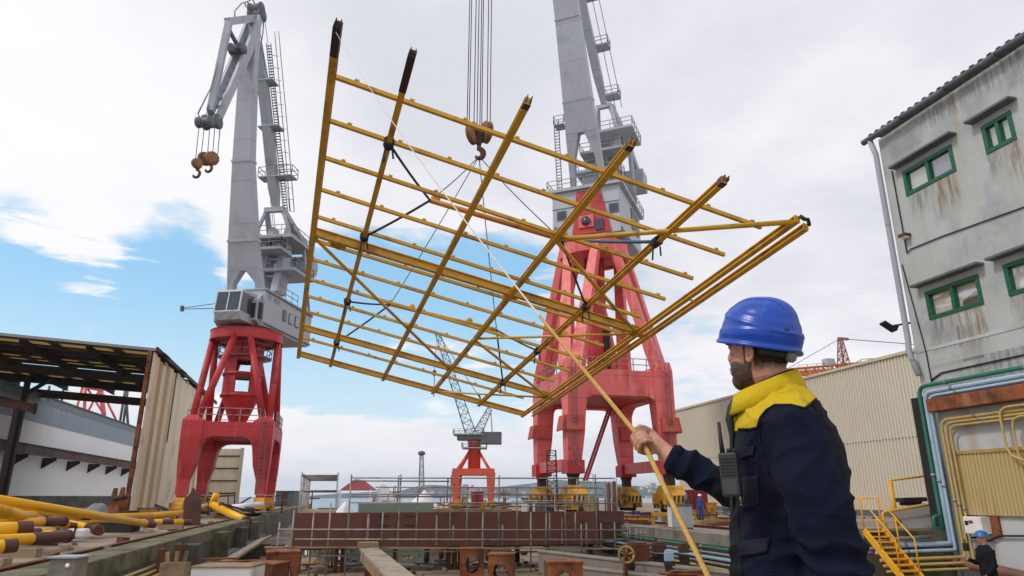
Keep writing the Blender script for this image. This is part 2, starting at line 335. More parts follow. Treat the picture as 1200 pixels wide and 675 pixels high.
b = MB(); b.bb((-220, -40, -3.2), (XL, 190, 0)); prop(b.build('left_quay', M['deck']), kind='structure')
b = MB(); b.bb((XR, 18.62, -3.2), (260, 175, 0)); prop(b.build('right_quay', M['deck']), kind='structure')
b = MB(); b.bb((XR - 3, -40, -3.3), (60, 18.6, -.9)); prop(b.build('lower_yard', M['deck']), kind='structure')
b = MB(); b.bb((-3.5, -5, -2.6), (4.5, 3.4, .5)); prop(b.build('foreground_platform', M['concrete']), kind='structure')
# kerb strips and crane rails on the quays
for x0, x1, nm in ((XL - .9, XL + .12, 'left_kerb'), (XR - .12, XR + .9, 'right_kerb')):
    b = MB(); b.bb((x0, 18.7 if x0 > 0 else -10, -.35), (x1, 150, .13)); prop(b.build(nm, M['moss'] if x0 < 0 else M['concrete'], bevel=.03), kind='structure')
for x in (-6.6 - .25, -13.2, 19.2, 28.0):
    b = MB(); b.ibeam((x, 18.8 if x > 0 else -10, .07), (x, 150, .07), .16, .14, .03); prop(b.build('crane_rail', M['rust']), 'rusty crane rail running along the %s quay %s' % ('left' if x < 0 else 'right', {-6.85: 'nearest its edge', -13.2: 'beside the open shed', 19.2: 'nearest its edge', 28.0: 'on the side of the beige shed'}[x]), 'rail', 'crane rails')
# slip side walls: dark concrete with buttresses on the left, lower step on the right
b = MB(); b.bb((XL, -10, -2.3), (XL + .1, 150, -.34)); prop(b.build('left_slip_wall', M['concrete_dk']), kind='structure')
b = MB(); b.bb((XR - .1, 18.7, -2.3), (XR, 150, -.34)); prop(b.build('right_slip_wall', M['concrete_dk']), kind='structure')
for i, y in enumerate((29.5, 37, 44.5, 52)):
    b = MB(); b.bb((XL + .1, y, -2.1), (XL + .75, y + .7, -.12 + .1 * (i % 2))); prop(b.build('wall_buttress', M['moss'] if i % 2 else M['concrete_dk'], bevel=.04), ['concrete buttress of the left slip wall nearest the camera', 'second concrete buttress along the left slip wall', 'third concrete buttress along the left slip wall', 'farthest concrete buttress along the left slip wall'][i], 'buttress', 'buttresses of the left slip wall')
b = MB(); b.bb((XL + .1, 22, -1.42), (XL + .5, 60, -1.2)); prop(b.build('wall_ledge', M['concrete']), 'pale concrete ledge along the foot of the left slip wall', 'ledge')
# hills across the bay
def hills(name, pts, y0, depth, m, seed):
    b = MB(); nx, ny = 150, 12; vs = []
    for j in range(ny + 1):
        for i in range(nx + 1):
            t_ = i / nx; x = pts[0][0] + (pts[-1][0] - pts[0][0]) * t_
            for (a, ha), (c, hc) in zip(pts[:-1], pts[1:]):
                if a <= x <= c: k = (x - a) / (c - a); k = k * k * (3 - 2 * k); h = ha + (hc - ha) * k
            q = j / ny; prof = math.sin(min(1, q * 1.35) * math.pi / 2) if q < .74 else 1 - (q - .74) * .8
            h = h * prof * (1 + .22 * mnoise.fractal(V((x / 420, q * 2.2, seed)), 1, 2, 5)) - 3.2 * (q == 0)
            vs.append((x, y0 + depth * q, h - 3))
    b.add(vs, [(j * (nx + 1) + i, j * (nx + 1) + i + 1, (j + 1) * (nx + 1) + i + 1, (j + 1) * (nx + 1) + i) for j in range(ny) for i in range(nx)], True)
    o = b.build(name, m); prop(o, kind='structure'); return vs, nx, ny
hill_m = pm('hazy_wooded_hillside', srgb(62, 84, 88), .95, var=.25, scale=.006, dirt=srgb(104, 108, 100), damt=.4, dscale=.004, bump=0)  # bluish base colour carries part of the distance haze
def hx(u, Y): return ay(u, 575, Y).x
HV, HNX, HNY = hills('hills', [(hx(300, 2400), 4), (hx(470, 2400), 22), (hx(520, 2400), 52), (hx(590, 2400), 40), (hx(650, 2400), 54), (hx(700, 2400), 72), (hx(745, 2400), 58), (hx(800, 2400), 46), (hx(900, 2400), 50), (hx(1100, 2400), 40), (hx(1300, 2400), 30)], 2150, 900, hill_m, 3.1)
# houses of the town on the hillside
hw = [pm('house_wall_a', srgb(226, 220, 208), .7), pm('house_wall_b', srgb(206, 186, 166), .7), pm('house_wall_c', srgb(190, 192, 196), .7)]
hr = [pm('roof_tile_a', srgb(176, 96, 74), .8), pm('roof_tile_b', srgb(150, 106, 90), .8)]
def house(k):
    o = thing('house', 'x', 'house', (0, 0, 0), 'houses of the town on the far shore')
    w_, d_, h_ = [(13, 10, 7), (20, 11, 11), (10, 9, 6)][k]
    b = MB(); b.bb((-w_ / 2, -d_ / 2, -5), (w_ / 2, d_ / 2, h_)); b.build('wall', hw[k], o)
    b = MB(); b.add([(-w_ / 2 - .5, -d_ / 2 - .5, h_), (w_ / 2 + .5, -d_ / 2 - .5, h_), (w_ / 2 + .5, d_ / 2 + .5, h_), (-w_ / 2 - .5, d_ / 2 + .5, h_), (-w_ / 2 + 2, 0, h_ + 3), (w_ / 2 - 2, 0, h_ + 3)], [(0, 1, 5, 4), (1, 2, 5), (2, 3, 4, 5), (3, 0, 4), (3, 2, 1, 0)]); b.build('roof', hr[k % 2], o)
    b = MB()
    for i in range(-2, 3):
        for zz in range(int(h_ // 3.4)): b.bb((i * w_ / 5.6 - .6, -d_ / 2 - .05, 1.2 + zz * 3.3), (i * w_ / 5.6 + .6, -d_ / 2 + .1, 2.7 + zz * 3.3))
    b.build('window', M['glass'], o); return o
protos = [house(k) for k in range(3)]; kl = ['cream walled house with a tiled roof among the far shore town', 'long two storey pinkish house among the far shore town', 'small grey walled house among the far shore town']
rnd = random.Random(11); used = [0, 0, 0]
for i in range(84):
    u = rnd.choice([rnd.uniform(500, 640), rnd.uniform(620, 690), rnd.uniform(680, 780), rnd.uniform(735, 780)]); q = rnd.random() ** 1.5 * .5
    k = rnd.choice([0, 0, 1, 2]); Y = 2150 + 900 * q; x = hx(u, Y); 
    jj = q * HNY; ii = (x - HV[0][0]) / (HV[HNX][0] - HV[0][0]) * HNX
    if not 1 < ii < HNX - 1: continue
    z = HV[int(jj) * (HNX + 1) + int(ii)][2] + 2
    if not used[k]: o = protos[k]; o.location = (x, Y, z); o['label'] = kl[k]; used[k] = 1
    else: o = dup(protos[k], (x, Y, z), kl[k])
    o.rotation_euler.z = rnd.uniform(-.5, .5)
# ------------------------------------------------------------------ the hanging yellow roof frame
A0 = V((-0.73920072, 14.5, 12.49036449)); E1 = V((0.97552274, 0.04422704, -0.21540509)); E2 = V((-0.07136685, 0.99021838, -0.11989298)); NN = E1.cross(E2)
def fp(s, t, h=0): return A0 + E1 * s + E2 * t + NN * h
FR = thing('steel_grid', 'huge yellow steel roof frame of crossing beams hanging tilted from slings', 'steel grid', fp(6.8, 13))
SS = [0, 1.87, 5.0, 8.05, 10.98, 13.76, 14.22]
for i, s in enumerate(SS):
    t0 = [0.0, .05, .2, .35, .45, .95, 1.15][i]; t1 = 26.45 if i < 5 else (26.3 if i == 5 else 25.6)
    b = MB(); b.ibeam(fp(s, t0), fp(s, t1), .19 if i in (0, 2, 3) else .17, .22, .03, up=NN)
    b.box(fp(s, t0 + .012), (.18, .03, .23), (E1, E2, NN))
    r_ = b.build('rafter', M['yellow'], FR)
    if i < 5:
        c = MB(); L = [1.05, 1.4, .35, .3, .3][i]
        c.box(fp(s, t0 + L / 2 - .02), (.195, L, .232), (E1, E2, NN)) if i < 2 else c.box(fp(s, t0 + .12), (.195, .22, .232), (E1, E2, NN))
        for sg in (-1, 1): c.box(fp(s + .06 * sg, t0 - .05), (.025, .16, .16), (E1, E2, NN))
        c.build('end_plate', M['burnt'] if i < 2 else M['primer'], r_)
TT = [2.09, 4.05, 6.01, 7.98, 9.93, 11.85, 13.6, 15.68, 17.62, 19.6, 23.55]
for i, tt in enumerate(TT):
    s1 = 13.35 if i < 7 else (13.3 if i < 10 else 12.9); b = MB(); z = .19
    b.box((fp(0, tt, z) + fp(s1, tt, z)) / 2, (s1, .105, .12), (E1, E2, NN))
    k = 0
    sx = .62
    while sx < s1 - .2:
        b.box(fp(sx, tt, z + .1), (.13, .12, .06), (E1, E2, NN)); sx += 1.55
    b.build('purlin', M['yellow'], FR)
for nm, tt, s1, w_, h_ in (('cross_beam', 11.03, 13.9, .2, .34), ('cross_beam', 21.73, 13.9, .2, .30), ('edge_beam', 26.2, 13.85, .22, .30)):
    b = MB(); b.ibeam(fp(0, tt, .12), fp(s1, tt, .12), w_, h_, .035, up=NN); b.build(nm, M['yellow'], FR)
for s0, t0, s1, t1, r in ((.05, 11.2, 8.0, 21.6, .07), (8.1, 6.1, 13.7, 11.0, .075), (8.0, 16.6, 13.7, 21.7, .07), (8.1, 6.0, 13.75, 1.1, .085), (8.0, 16.5, 13.7, 11.1, .055), (8.0, 26.2, 13.7, 21.8, .055)):
    b = MB(); b.tube([fp(s0, t0, -.02), fp(s1, t1, -.02)], r, 8); b.build('diagonal_brace', M['yellow'], FR)
b = MB()
for t_ in (7.2, 11.2, 15., 20.): b.beam(fp(13.76, t_, .02), fp(14.22, t_, .02), .05, .05)
b.build('spacer', M['yellow'], FR)
b = MB(); b.tube([fp(13.76, .85, .05), fp(13.9, .8, -.05), fp(14.05, .85, .03), fp(14.22, 1.0, -.02)], .06, 6); b.build('end_chain', M['burnt'], FR)
for s, t_ in ((1.0, 11.2), (8.1, 11.0), (13.76, 11.0), (13.76, 21.7)):
    b = MB(); b.prism([fp(s - .3, t_, -.02), fp(s + .3, t_, -.02), fp(s + .3, t_ + .3, -.02), fp(s, t_ + .45, -.02), fp(s - .3, t_ + .3, -.02)], NN * .04); b.build('gusset_plate', M['yellow'], FR)
# ------------------------------------------------------------------ hook block, ropes, spreader bars and slings
cen = fp(7.35, 13.8)
hz_ = 16.0
for z in [x * .1 for x in range(120, 260)]:
    p = V((cen.x, cen.y, z)); q = p - CAM
    yy = -(q.x * sY + q.y * cY) * sP + q.z * cP; zz = (q.x * sY + q.y * cY) * cP + q.z * sP
    if 337.5 - FPX * yy / zz < 176: hz_ = z; break
HK = V((cen.x, cen.y, hz_)); sB = V((cY, -sY, 0)); sF = V((sY, cY, 0))
M['block'] = pm('sheave_brown', srgb(140, 98, 58), .6, var=.25, scale=2, dirt=DRUST, damt=.55)
HB = thing('hook_block', 'brown twin sheave hook block holding the slings of the yellow frame', 'hook block', HK)
for k, o_, dz in ((-1, V((-.28, -.1, .8)), 0), (1, V((.32, .15, 1.0)), 0)):
    c = HK + sB * o_.x + sF * o_.y + V((0, 0, o_.z)); axs = (sB * .93 + sF * .45 * k).normalized()
    b = MB(); b.lathe(c - axs * .16, axs, [(.1, 0), (.50, 0), (.54, .03), (.54, .09), (.47, .12), (.47, .2), (.54, .23), (.54, .29), (.50, .32), (.1, .32)], 28); s_ = b.build('sheave', M['block'], HB)
    b = MB(); b.lathe(c - axs * .2, axs, [(.12, 0), (.16, .02), (.16, .38), (.12, .4)], 12); b.build('axle', M['burnt'], s_)
b = MB(); b.beam(HK + V((0, 0, .95)), HK + V((0, 0, .25)), .34, .3, w2=.2, h2=.2); b.beam(HK + sB * -.4 + V((0, 0, .82)), HK + sB * .45 + V((0, 0, 1.0)), .12, .2); b.build('shackle_body', M['burnt'], HB)
b = MB(); pts = [HK + V((0, 0, .3))] + [HK + sB * (.2 * math.sin(a)) + V((0, 0, -.22 + .24 * math.cos(a))) for a in [x * .42 for x in range(0, 11)]]
b.tube(pts, [.09, .12, .13, .14, .15, .15, .14, .13, .12, .1, .08, .04], 10); b.build('hook', M['primer'], HB)
for k, dx in enumerate((-.58, -.49, -.26, -.12, .02, .1, .36, .5)):
    p = HK + sB * (dx * 1.02) + sF * (.1 * (k % 2)) + V((0, 0, 1.0)); b = MB(); b.tube([p, p + V((0, 0, 44))], .022, 6); b.build('hoist_rope', M['wire'], HB)
def bar(name, label, s0, t0, h0, s1, t1, h1, m, tail):
    a, c = fp(s0, t0, h0), fp(s1, t1, h1); o = thing(name, label, 'spreader bar', (a + c) / 2, 'spreader bars above the frame')
    b = MB(); b.tube([a, c], .1, 10); b.build('bar', m, o)
    for k in (.04, .96) if not tail else (.2, .74):
        p = a.lerp(c, k); b = MB(); b.lathe(p + V((0, -.06, .12)), (0, 1, 0), [(.06, 0), (.17, 0), (.17, .12), (.06, .12)], 16); b.build('lifting_eye', m, o)
    return a, c
SA = bar('spreader_bar', 'orange spreader bar below the hook, on the near half of the frame', 3.72, 7.75, 1.0, 8.7, 7.5, 1.0, pm('spreader_orange', srgb(196, 124, 34), .5, var=.15, dirt=DRUST, damt=.3), 0)
SBR = bar('spreader_bar', 'thin yellow spreader bar on the far half of the hanging frame', 3.9, 19.6, 1.8, 9.5, 18.9, 1.8, M['yellow'], 1)
def sling(label, a, c, r, m, knot=True, grp='slings'):
    o = thing('sling', label, 'sling', a, grp)
    b = MB(); n = 8; sag = (c - a).length * .012
    b.tube([a.lerp(c, i / n) - V((0, 0, sag * math.sin(math.pi * i / n))) for i in range(n + 1)], r, 6); b.build('rope', m, o)
    if knot:
        k = MB()
        for i in range(5): k.tube([c + V((.135 * math.cos(x * .9 + i), .08 * (i - 2), .145 * math.sin(x * .9 + i))) for x in range(8)], .04, 5)
        k.tube([c + V((.1, 0, -.15)), c + V((.16, .1, -.45))], .03, 5); k.tube([c + V((-.1, .1, -.15)), c + V((-.12, .15, -.6))], .03, 5)
        k.build('clamp_knot', M['strap'], o)
    return o
H0 = HK + V((0, 0, -.35))
for lab, q in (('steel sling from the hook to the left end of the orange spreader bar', SA[0]), ('steel sling from the hook to the right end of the orange spreader bar', SA[1]), ('steel sling from the hook to the left end of the thin yellow spreader bar', SBR[0]), ('steel sling from the hook down to the right end of the thin yellow spreader bar', SBR[1])):
    sling(lab, H0, q, .022, M['wire'], False)
for lab, q, s, t_ in (('dark strap from the orange spreader bar to the nearest knot on the second rafter', SA[0], 1.87, 3.9), ('dark strap from the orange spreader bar to the second knot on the second rafter', SA[0], 1.87, 10.0), ('blue strap from the orange spreader bar to the nearest knot on the fifth rafter', SA[1], 10.98, 4.3), ('dark strap from the orange spreader bar to the second knot on the fifth rafter', SA[1], 10.98, 10.1), ('dark strap from the thin yellow bar to the third knot on the second rafter', SBR[0], 1.87, 16.45), ('dark strap from the thin yellow bar to the last knot on the second rafter', SBR[0], 1.87, 22.3), ('dark strap from the thin yellow bar to the third knot on the fifth rafter', SBR[1], 10.98, 15.85), ('dark strap from the thin yellow bar to the last knot on the fifth rafter', SBR[1], 10.98, 21.4)):
    sling(lab, q, fp(s, t_, 0), .045 if 'blue' not in lab else .06, M['strap'] if 'blue' not in lab else pm('blue_strap', srgb(70, 96, 124), .7))
# ------------------------------------------------------------------ harbour portal cranes
Z3 = V((0, 0, 1))
def rect(c, a, b, wa, wb): return [c + a * wa * i + b * wb * j for i, j in ((-.5, -.5), (.5, -.5), (.5, .5), (-.5, .5))]
XA, YA = V((1, 0, 0)), V((0, 1, 0))
def bogie(par, c, L, m, stripes, big):
    b = MB(); h = big
    b.prism([c + V((-.45 * h, -L / 2, .55 * h)), c + V((-.45 * h, L / 2, .55 * h)), c + V((-.45 * h, L / 2 - .1, 1.0 * h)), c + V((-.45 * h, L * .2, 1.55 * h)), c + V((-.45 * h, -L * .2, 1.55 * h)), c + V((-.45 * h, -L / 2 + .1, 1.0 * h))], V((.9 * h, 0, 0)))
    for s in (-1, 1):
        b.bb(c + V((-.55 * h, s * L * .27 - L * .17, .25 * h)), c + V((.55 * h, s * L * .27 + L * .17, .75 * h)))
        b.bb(c + V((-.75 * h, s * L * .27 - .25, .5 * h)), c + V((-.45 * h, s * L * .27 + .25, 1.1 * h)))
    o = b.build('bogie', m, par)
    for k in range(4):
        wb = MB(); wb.lathe(c + V((-.16, (-.375 + .25 * k) * L, .3 * h)), (1, 0, 0), [(.05, 0), (.27 * h, 0), (.27 * h, .3), (.05, .3)], 16); wb.build('wheel', M['burnt'], o)
    if stripes:
        for s in (-1, 1):
            for k in range(5):
                y = -L / 2 + .25 + k * L / 5.2
                sb = MB(); sb.prism([c + V((s * .56 * h, y, .3 * h)), c + V((s * .56 * h, y + L * .09, .3 * h)), c + V((s * .56 * h, y + L * .16, .74 * h)), c + V((s * .56 * h, y + L * .07, .74 * h))], V((.012 * s, 0, 0))); sb.build('hazard_stripe', M['black'], o)
        for e in (-1, 1):
            for k in range(4):
                x = -.5 * h + k * .26 * h
                sb = MB(); sb.prism([c + V((x, e * (L / 2 + .002), .6 * h)), c + V((x + .12 * h, e * (L / 2 + .002), .6 * h)), c + V((x + .2 * h, e * (L / 2 - .09), .98 * h)), c + V((x + .08 * h, e * (L / 2 - .09), .98 * h))], V((0, .012 * e, 0))); sb.build('hazard_stripe', M['black'], o)
    return o
def portal(T, C, gx, gy, zb, z0, z1, ringz, ringr, topw, botw, colr, boxstrut, mats, sponson, cone):
    mr, md = mats
    for ix in (-1, 1):
        for iy in (-1, 1):
            b = MB(); cx, cy = C.x + ix * gx, C.y + iy * gy; dx = -ix * topw * .16
            P_ = lambda z, wx, wy, ox=0: rect(V((cx + ox, cy, z)), XA, YA, wx, wy)
            pk = z1 + (.45 if not boxstrut else .9)
            b.loft([P_(zb, botw, botw), P_(zb + 1.2, botw * 1.05, botw * 1.05), P_((z0 + zb) * .5, (botw * 1.1 + topw) * .5, (botw * 1.1 + topw) * .48, dx * .5), P_(z0, topw, topw * .95, dx), P_(z1, topw, topw * .92, dx), P_(pk, topw * (.45 if not boxstrut else .72), topw * (.45 if not boxstrut else .6), dx * .4)], smooth=False)
            lg = b.build('leg', mr, T, bevel=.04)
            if sponson:
                zs = (zb + z0) * .5 + .3; s_ = MB()
                for k, (sx, sy) in enumerate(((0, -1), (ix * 1, 0))):
                    e = XA if sx == 0 else YA; nrm = V((sx, sy, 0)); base = V((cx, cy, 0)) + nrm * botw * .68
                    s_.prism([base + Z3 * (zs + 1.35), base + nrm * .12 + Z3 * (zs + 1.3), base + nrm * .38 + Z3 * zs, base + nrm * .34 + Z3 * (zs - .12), base + Z3 * (zs + .0)], e * botw * 1.3)
                    for v_ in range(len(s_.v) - 10, len(s_.v)): s_.v[v_] -= e * botw * .65
                s_.build('rain_hood', M['red_rust'], lg)
                c_ = MB(); c_.loft([rect(V((cx, cy, zb + q)), XA, YA, botw * k_, botw * k_) for q, k_ in ((-.1, 1.0), (-.1, 1.3), (1.1, 1.3), (1.1, 1.0))], smooth=False); c_.build('foot_collar', md, lg)
            b = MB(); b.loft([rect(V((cx, cy, zb - .02)), XA, YA, botw * .8, botw * .8), rect(V((cx, cy, zb - .5)), XA, YA, botw * .6, botw * .6), rect(V((cx, cy, min(1.6, (zb - .35) / 1.55) * 1.5 + .1)), XA, YA, botw * .6, botw * .6)], smooth=False)
            b.build('pivot', M['burnt'] if sponson else mr, T)
            bogie(T, V((cx, cy, .12)), 4.2 if sponson else 2.6, M['hazard'], sponson, min(1.6, (zb - .35) / 1.55))
    hn = .75 if boxstrut else .7
    for ix in ((-1, 1) if boxstrut else (1,)):       # access ladder standing off a front leg
        b = MB(); lx, ly = C.x + ix * gx - .1, C.y - gy - topw * .62
        for s in (-.22, .22): b.beam(V((lx + s, ly, zb + .3)), V((lx + s, ly, z1 + .6)), .06, .06)
        for k in range(int((z1 - zb) / .33)): b.beam(V((lx - .22, ly, zb + .5 + .33 * k)), V((lx + .22, ly, zb + .5 + .33 * k)), .04, .04)
        for z in (zb + 1, (zb + z1) / 2, z1 - .4): b.beam(V((lx, ly, z)), V((lx, ly + topw * .4, z)), .06, .06)
        b.build('ladder', M['grey_dk'], T)
    for iy in (-1, 1):       # girders across
        x0, x1 = C.x - gx + topw * .3, C.x + gx - topw * .3; y = C.y + iy * gy
        k = topw * .55
        b = MB(); b.prism([V((x0, y - hn, z1 - .1)), V((x1, y - hn, z1 - .1)), V((x1, y - hn, z0 - 1.)), V((x1 - k * .55, y - hn, z0 - .75)), V((x1 - k * .8, y - hn, z0 - .25)), V((x1 - k * 1.2, y - hn, z0 - .02)), V((x1 - k * 1.6, y - hn, z0 + .04)), V((x0 + k * 1.6, y - hn, z0 + .04)), V((x0 + k * 1.2, y - hn, z0 - .02)), V((x0 + k * .8, y - hn, z0 - .25)), V((x0 + k * .55, y - hn, z0 - .75)), V((x0, y - hn, z0 - 1.))], V((0, 2 * hn, 0))); b.build('portal_girder', mr, T, bevel=.03)
    for ix in (-1, 1):
        y0, y1 = C.y - gy + topw * .4, C.y + gy - topw * .4; x = C.x + ix * (gx - .1)
        b = MB(); k = topw * .5
        b.prism([V((x - hn, y0, z1 - .15)), V((x - hn, y1, z1 - .15)), V((x - hn, y1, z0 - .9)), V((x - hn, y1 - k * .7, z0 - .2)), V((x - hn, y1 - k * 1.4, z0 + .1)), V((x - hn, y0 + k * 1.4, z0 + .1)), V((x - hn, y0 + k * .7, z0 - .2)), V((x - hn, y0, z0 - .9))], V((2 * hn, 0, 0))); b.build('portal_girder', mr, T, bevel=.03)
    if sponson:
        for ix in (-1, 1):
            b = MB(); b.bb((C.x + ix * gx - .5, C.y - gy + botw * .5, zb + .2), (C.x + ix * gx + .5, C.y + gy - botw * .5, zb + 1.25)); b.build('tie_beam', mr, T)
    b = MB(); b.bb((C.x - gx + topw * .2, C.y - gy + .75, z0 + .25), (C.x + gx - topw * .2, C.y + gy - .75, z1 - .3)); b.build('portal_floor', md, T)
    b = MB(); e = gx - .6; f_ = gy + .7
    for a, c in (((-e, -f_), (e, -f_)), ((e, f_), (-e, f_)), ((gx + .6, -gy + 1.2), (gx + .6, gy - 1.2)), ((-gx - .6, -gy + 1.2), (-gx - .6, gy - 1.2))):
        b.rail([C + V((a[0], a[1], z1 - .1)), C + V((c[0], c[1], z1 - .1))], 1.15, .035, 1.3)
    b.build('guard_rail', M['steel'], T)
    # column with open bays
    n = 24; zs = [z1 - .2] + ([z1 + 2.2] if cone else []) ; b = MB()
    if cone: prof = [(.6, z1 - .1), (colr, z1 + 2.7), (colr, z1 + 3.0), (colr, z1 + 4.5), (colr, z1 + 4.85), (colr, z1 + 6.0), (colr, ringz - .6)]; opened = (2, 4)
    else: prof = [(colr, z1 - .3), (colr, z1 + 3), (colr, z1 + 5.), (colr, ringz - .8)]; opened = ()
    vs = [V((C.x + r * math.cos(2 * math.pi * k / n), C.y + r * math.sin(2 * math.pi * k / n), z)) for r, z in prof for k in range(n)]
    fs = []
    for i in range(len(prof) - 1):
        for k in range(n):
            a = (k + .5) / n * 360
            if i in opened and (258 < a < 305 or 70 < a < 120): continue
            fs.append((i * n + k, i * n + (k + 1) % n, (i + 1) * n + (k + 1) % n, (i + 1) * n + k))
    b.add(vs, fs, not cone); col = b.build('column', md, T, recalc=False)
    so_ = col.modifiers.new('shell', 'SOLIDIFY'); so_.thickness = .12
    if cone:
        b = MB()
        for z in (z1 + 4.6, z1 + 2.6): b.lathe(C + V((0, 0, z)), Z3, [(colr, 0), (colr + .12, 0), (colr + .12, .25), (colr, .25)], 24)
        b.build('collar', mr, col)
        b = MB(); q = [C + V(((colr + .7) * math.cos(a), (colr + .7) * math.sin(a), z1 + 6.42)) for a in [x * math.pi / 6 for x in range(12)]]; b.rail(q, 1.1, .03, 1.2, closed=True); b.lathe(C + V((0, 0, z1 + 6.32)), Z3, [(colr - .2, 0), (colr + .75, 0), (colr + .75, .06), (colr - .2, .06)], 24); b.build('gallery', M['steel'], T)
    else:
        b = MB(); b.bb((C.x + .35, C.y - colr - .06, z1 + .2), (C.x + 1.0, C.y - colr + .25, z1 + 5)); b.build('ladder_slot', M['burnt'], col)
    # struts from the corners to the ring
    for ix in (-1, 1):
        for iy in (-1, 1):
            base = V((C.x + ix * (gx - .2), C.y + iy * (gy - .2), z1 + (.1 if not boxstrut else .2))); a0 = math.atan2(iy, ix)
            for s in (-1, 1):
                a = a0 + s * R(34 if not boxstrut else 30); tp = V((C.x + ringr * .88 * math.cos(a), C.y + ringr * .88 * math.sin(a), ringz - .45))
                tang = V((-math.sin(a0), math.cos(a0), 0)); bs = base + tang * s * (.35 if not boxstrut else .55)
                b = MB()
                if boxstrut: b.beam(bs, tp, 1.4, .95, up=V((math.cos(a0), math.sin(a0), 0)), w2=.85, h2=.7)
                else: b.tube([bs, tp], .3, 12)
                b.build('strut', mr, T)
    b = MB(); hh = .95 if not boxstrut else 1.5
    b.lathe(C + V((0, 0, ringz - hh)), Z3, [(ringr - .7, 0), (ringr, 0), (ringr, .06), (ringr - .06, .07), (ringr - .06, hh - .07), (ringr, hh - .06), (ringr, hh), (.4, hh)], 48, smooth=False, cap=False)
    b.lathe(C + V((0, 0, ringz - hh)), Z3, [(ringr - .7, .1), (.5, .1)], 48, smooth=False, cap=False)
    b.build('slew_ring', mr, T, recalc=False)
def platform(T, pts, rail=True, th=.12, name='platform', m=None):
    b = MB(); b.prism([V(p) - Z3 * th for p in pts], Z3 * th)
    o = b.build(name, m or M['grey'], T)
    if rail: r = MB(); r.rail(pts, 1.05, .03, 1.2, closed=True); r.build('guard_rail', M['steel'], o)
    return o
# ---------------------------------------------------------------- left crane
C = V((-9.3, 68.5, 0)); T = thing('portal_crane', 'grey harbour crane on a red four legged portal beside the open shed', 'crane', C)
portal(T, C, 3.1, 4.45, 1.75, 6.45, 7.85, 16.6, 3.35, 1.7, .9, 1.7, False, (M['red_deep'], M['red_deep']), False, True)
an = R(22.6); F = V((-math.sin(an), -math.cos(an), 0)); Lt = V((-F.y, F.x, 0))
def L(f, l, z): return C + F * f + Lt * l + Z3 * z
def J(u, v, l=0): return onplane(u, v, C, Lt) + Lt * l
EX = (F, Lt, Z3)
b = MB(); b.lathe(C + V((0, 0, 16.6)), Z3, [(2.6, 0), (2.6, .35), (.3, .35)], 32, smooth=False); b.build('slew_bearing', M['burnt'], T)
# machinery house: long box with sloped belly
b = MB(); b.prism([L(1.6, -2.3, 16.95), L(-8.2, -2.3, 16.95), L(-8.6, -2.3, 17.5), L(-8.6, -2.3, 20.5), L(1.6, -2.3, 20.5)], Lt * 4.6)
hs = b.build('machinery_house', M['house'], T, bevel=.05)
b = MB(); b.box(L(-3.5, 0, 20.56), (10.4, 4.8, .12), EX); b.build('house_roof', M['grey'], hs)
b = MB(); b.box(L(-3.5, 2.36, 17.25), (10.1, .12, .12), EX); b.box(L(-3.5, 2.34, 20.42), (10.3, .14, .14), EX); b.build('trim', M['grey_dk'], hs)
for k in range(4):
    w_ = MB(); f_ = -2.4 - 1.35 * k; w_.box(L(f_, 2.32, 18.95), (.8, .1, 1.15), EX); o = w_.build('window_frame', M['grey_dk'], hs, bevel=.06)
    w_ = MB(); w_.box(L(f_, 2.34, 18.95), (.62, .1, .95), EX); w_.build('pane', pm('dull_pane%d' % k, srgb(150, 160, 166), .25) if k else M['glass'], o)
for k, (f_, kk) in enumerate(((.9, 'C'), (.35, 'I'), (-.2, 'M'), (-.75, 'A'), (-1.3, 'I'))):    # worn painted characters, illegible in the photograph
    w_ = MB(); w_.box(L(f_ + .12, 2.305, 19.9), (.07, .02, .5), EX)
    if kk != 'I': w_.box(L(f_ - .14, 2.305, 19.9), (.07, .02, .5), EX); w_.box(L(f_, 2.306, 20.1 - .1 * (k % 3)), (.26, .02, .07), EX)
    w_.build('worn_character', pm('faded_letter', srgb(104, 106, 112), .7) if k == 0 else bpy.data.materials['faded_letter'], hs)
# front deck with vents
b = MB(); b.prism([L(1.6, -2.3, 17.0), L(2.6, -2.1, 17.3), L(2.6, -2.1, 19.3), L(1.6, -2.3, 20.0)], Lt * 4.3); b.build('front_housing', M['grey'], hs, bevel=.04)
b = MB(); b.box(L(2.1, 2.14, 18.3), (.5, .3, 1.5), EX); b.box(L(2.62, 1.8, 18.2), (.1, .4, 1.4), EX); b.build('vent', M['burnt'], hs)
# cab with slanted glazing
cq = L(3.0, .35, -.35)
def CB(f, l, z): return cq + F * f + Lt * l + Z3 * z
b = MB(); poly = [(-1.3, 17.3), (1.2, 17.3), (1.6, 17.9), (1.35, 20.1), (-1.3, 20.3)]
b.prism([CB(f, -1.25, z) for f, z in poly], Lt * 2.5); cab = b.build('cab', M['house'], T, bevel=.05)
g = MB(); g.prism([CB(1.62, -1.1, 18.1), CB(1.42, -1.1, 19.85), CB(1.30, -1.1, 19.85), CB(1.5, -1.1, 18.1)], Lt * 2.2)
g.build('windscreen', M['glass'], cab)
for s in (-1, 1):
    g = MB(); g.prism([CB(-.9, s * 1.255, 18.1), CB(1.45, s * 1.255, 18.1), CB(1.25, s * 1.255, 19.85), CB(-.9, s * 1.255, 19.9)], Lt * .03 * s); g.build('side_window', M['glass'], cab)
b = MB(); b.box(CB(1.62, 0, 18.02), (.1, 2.54, .1), EX); b.box(CB(1.4, 0, 19.95), (.1, 2.54, .12), EX)
for l in (-1.2, 0, 1.2): b.beam(CB(1.66, l, 18.0), CB(1.44, l, 20.0), .09, .09)
b.build('mullion', M['white'], cab)
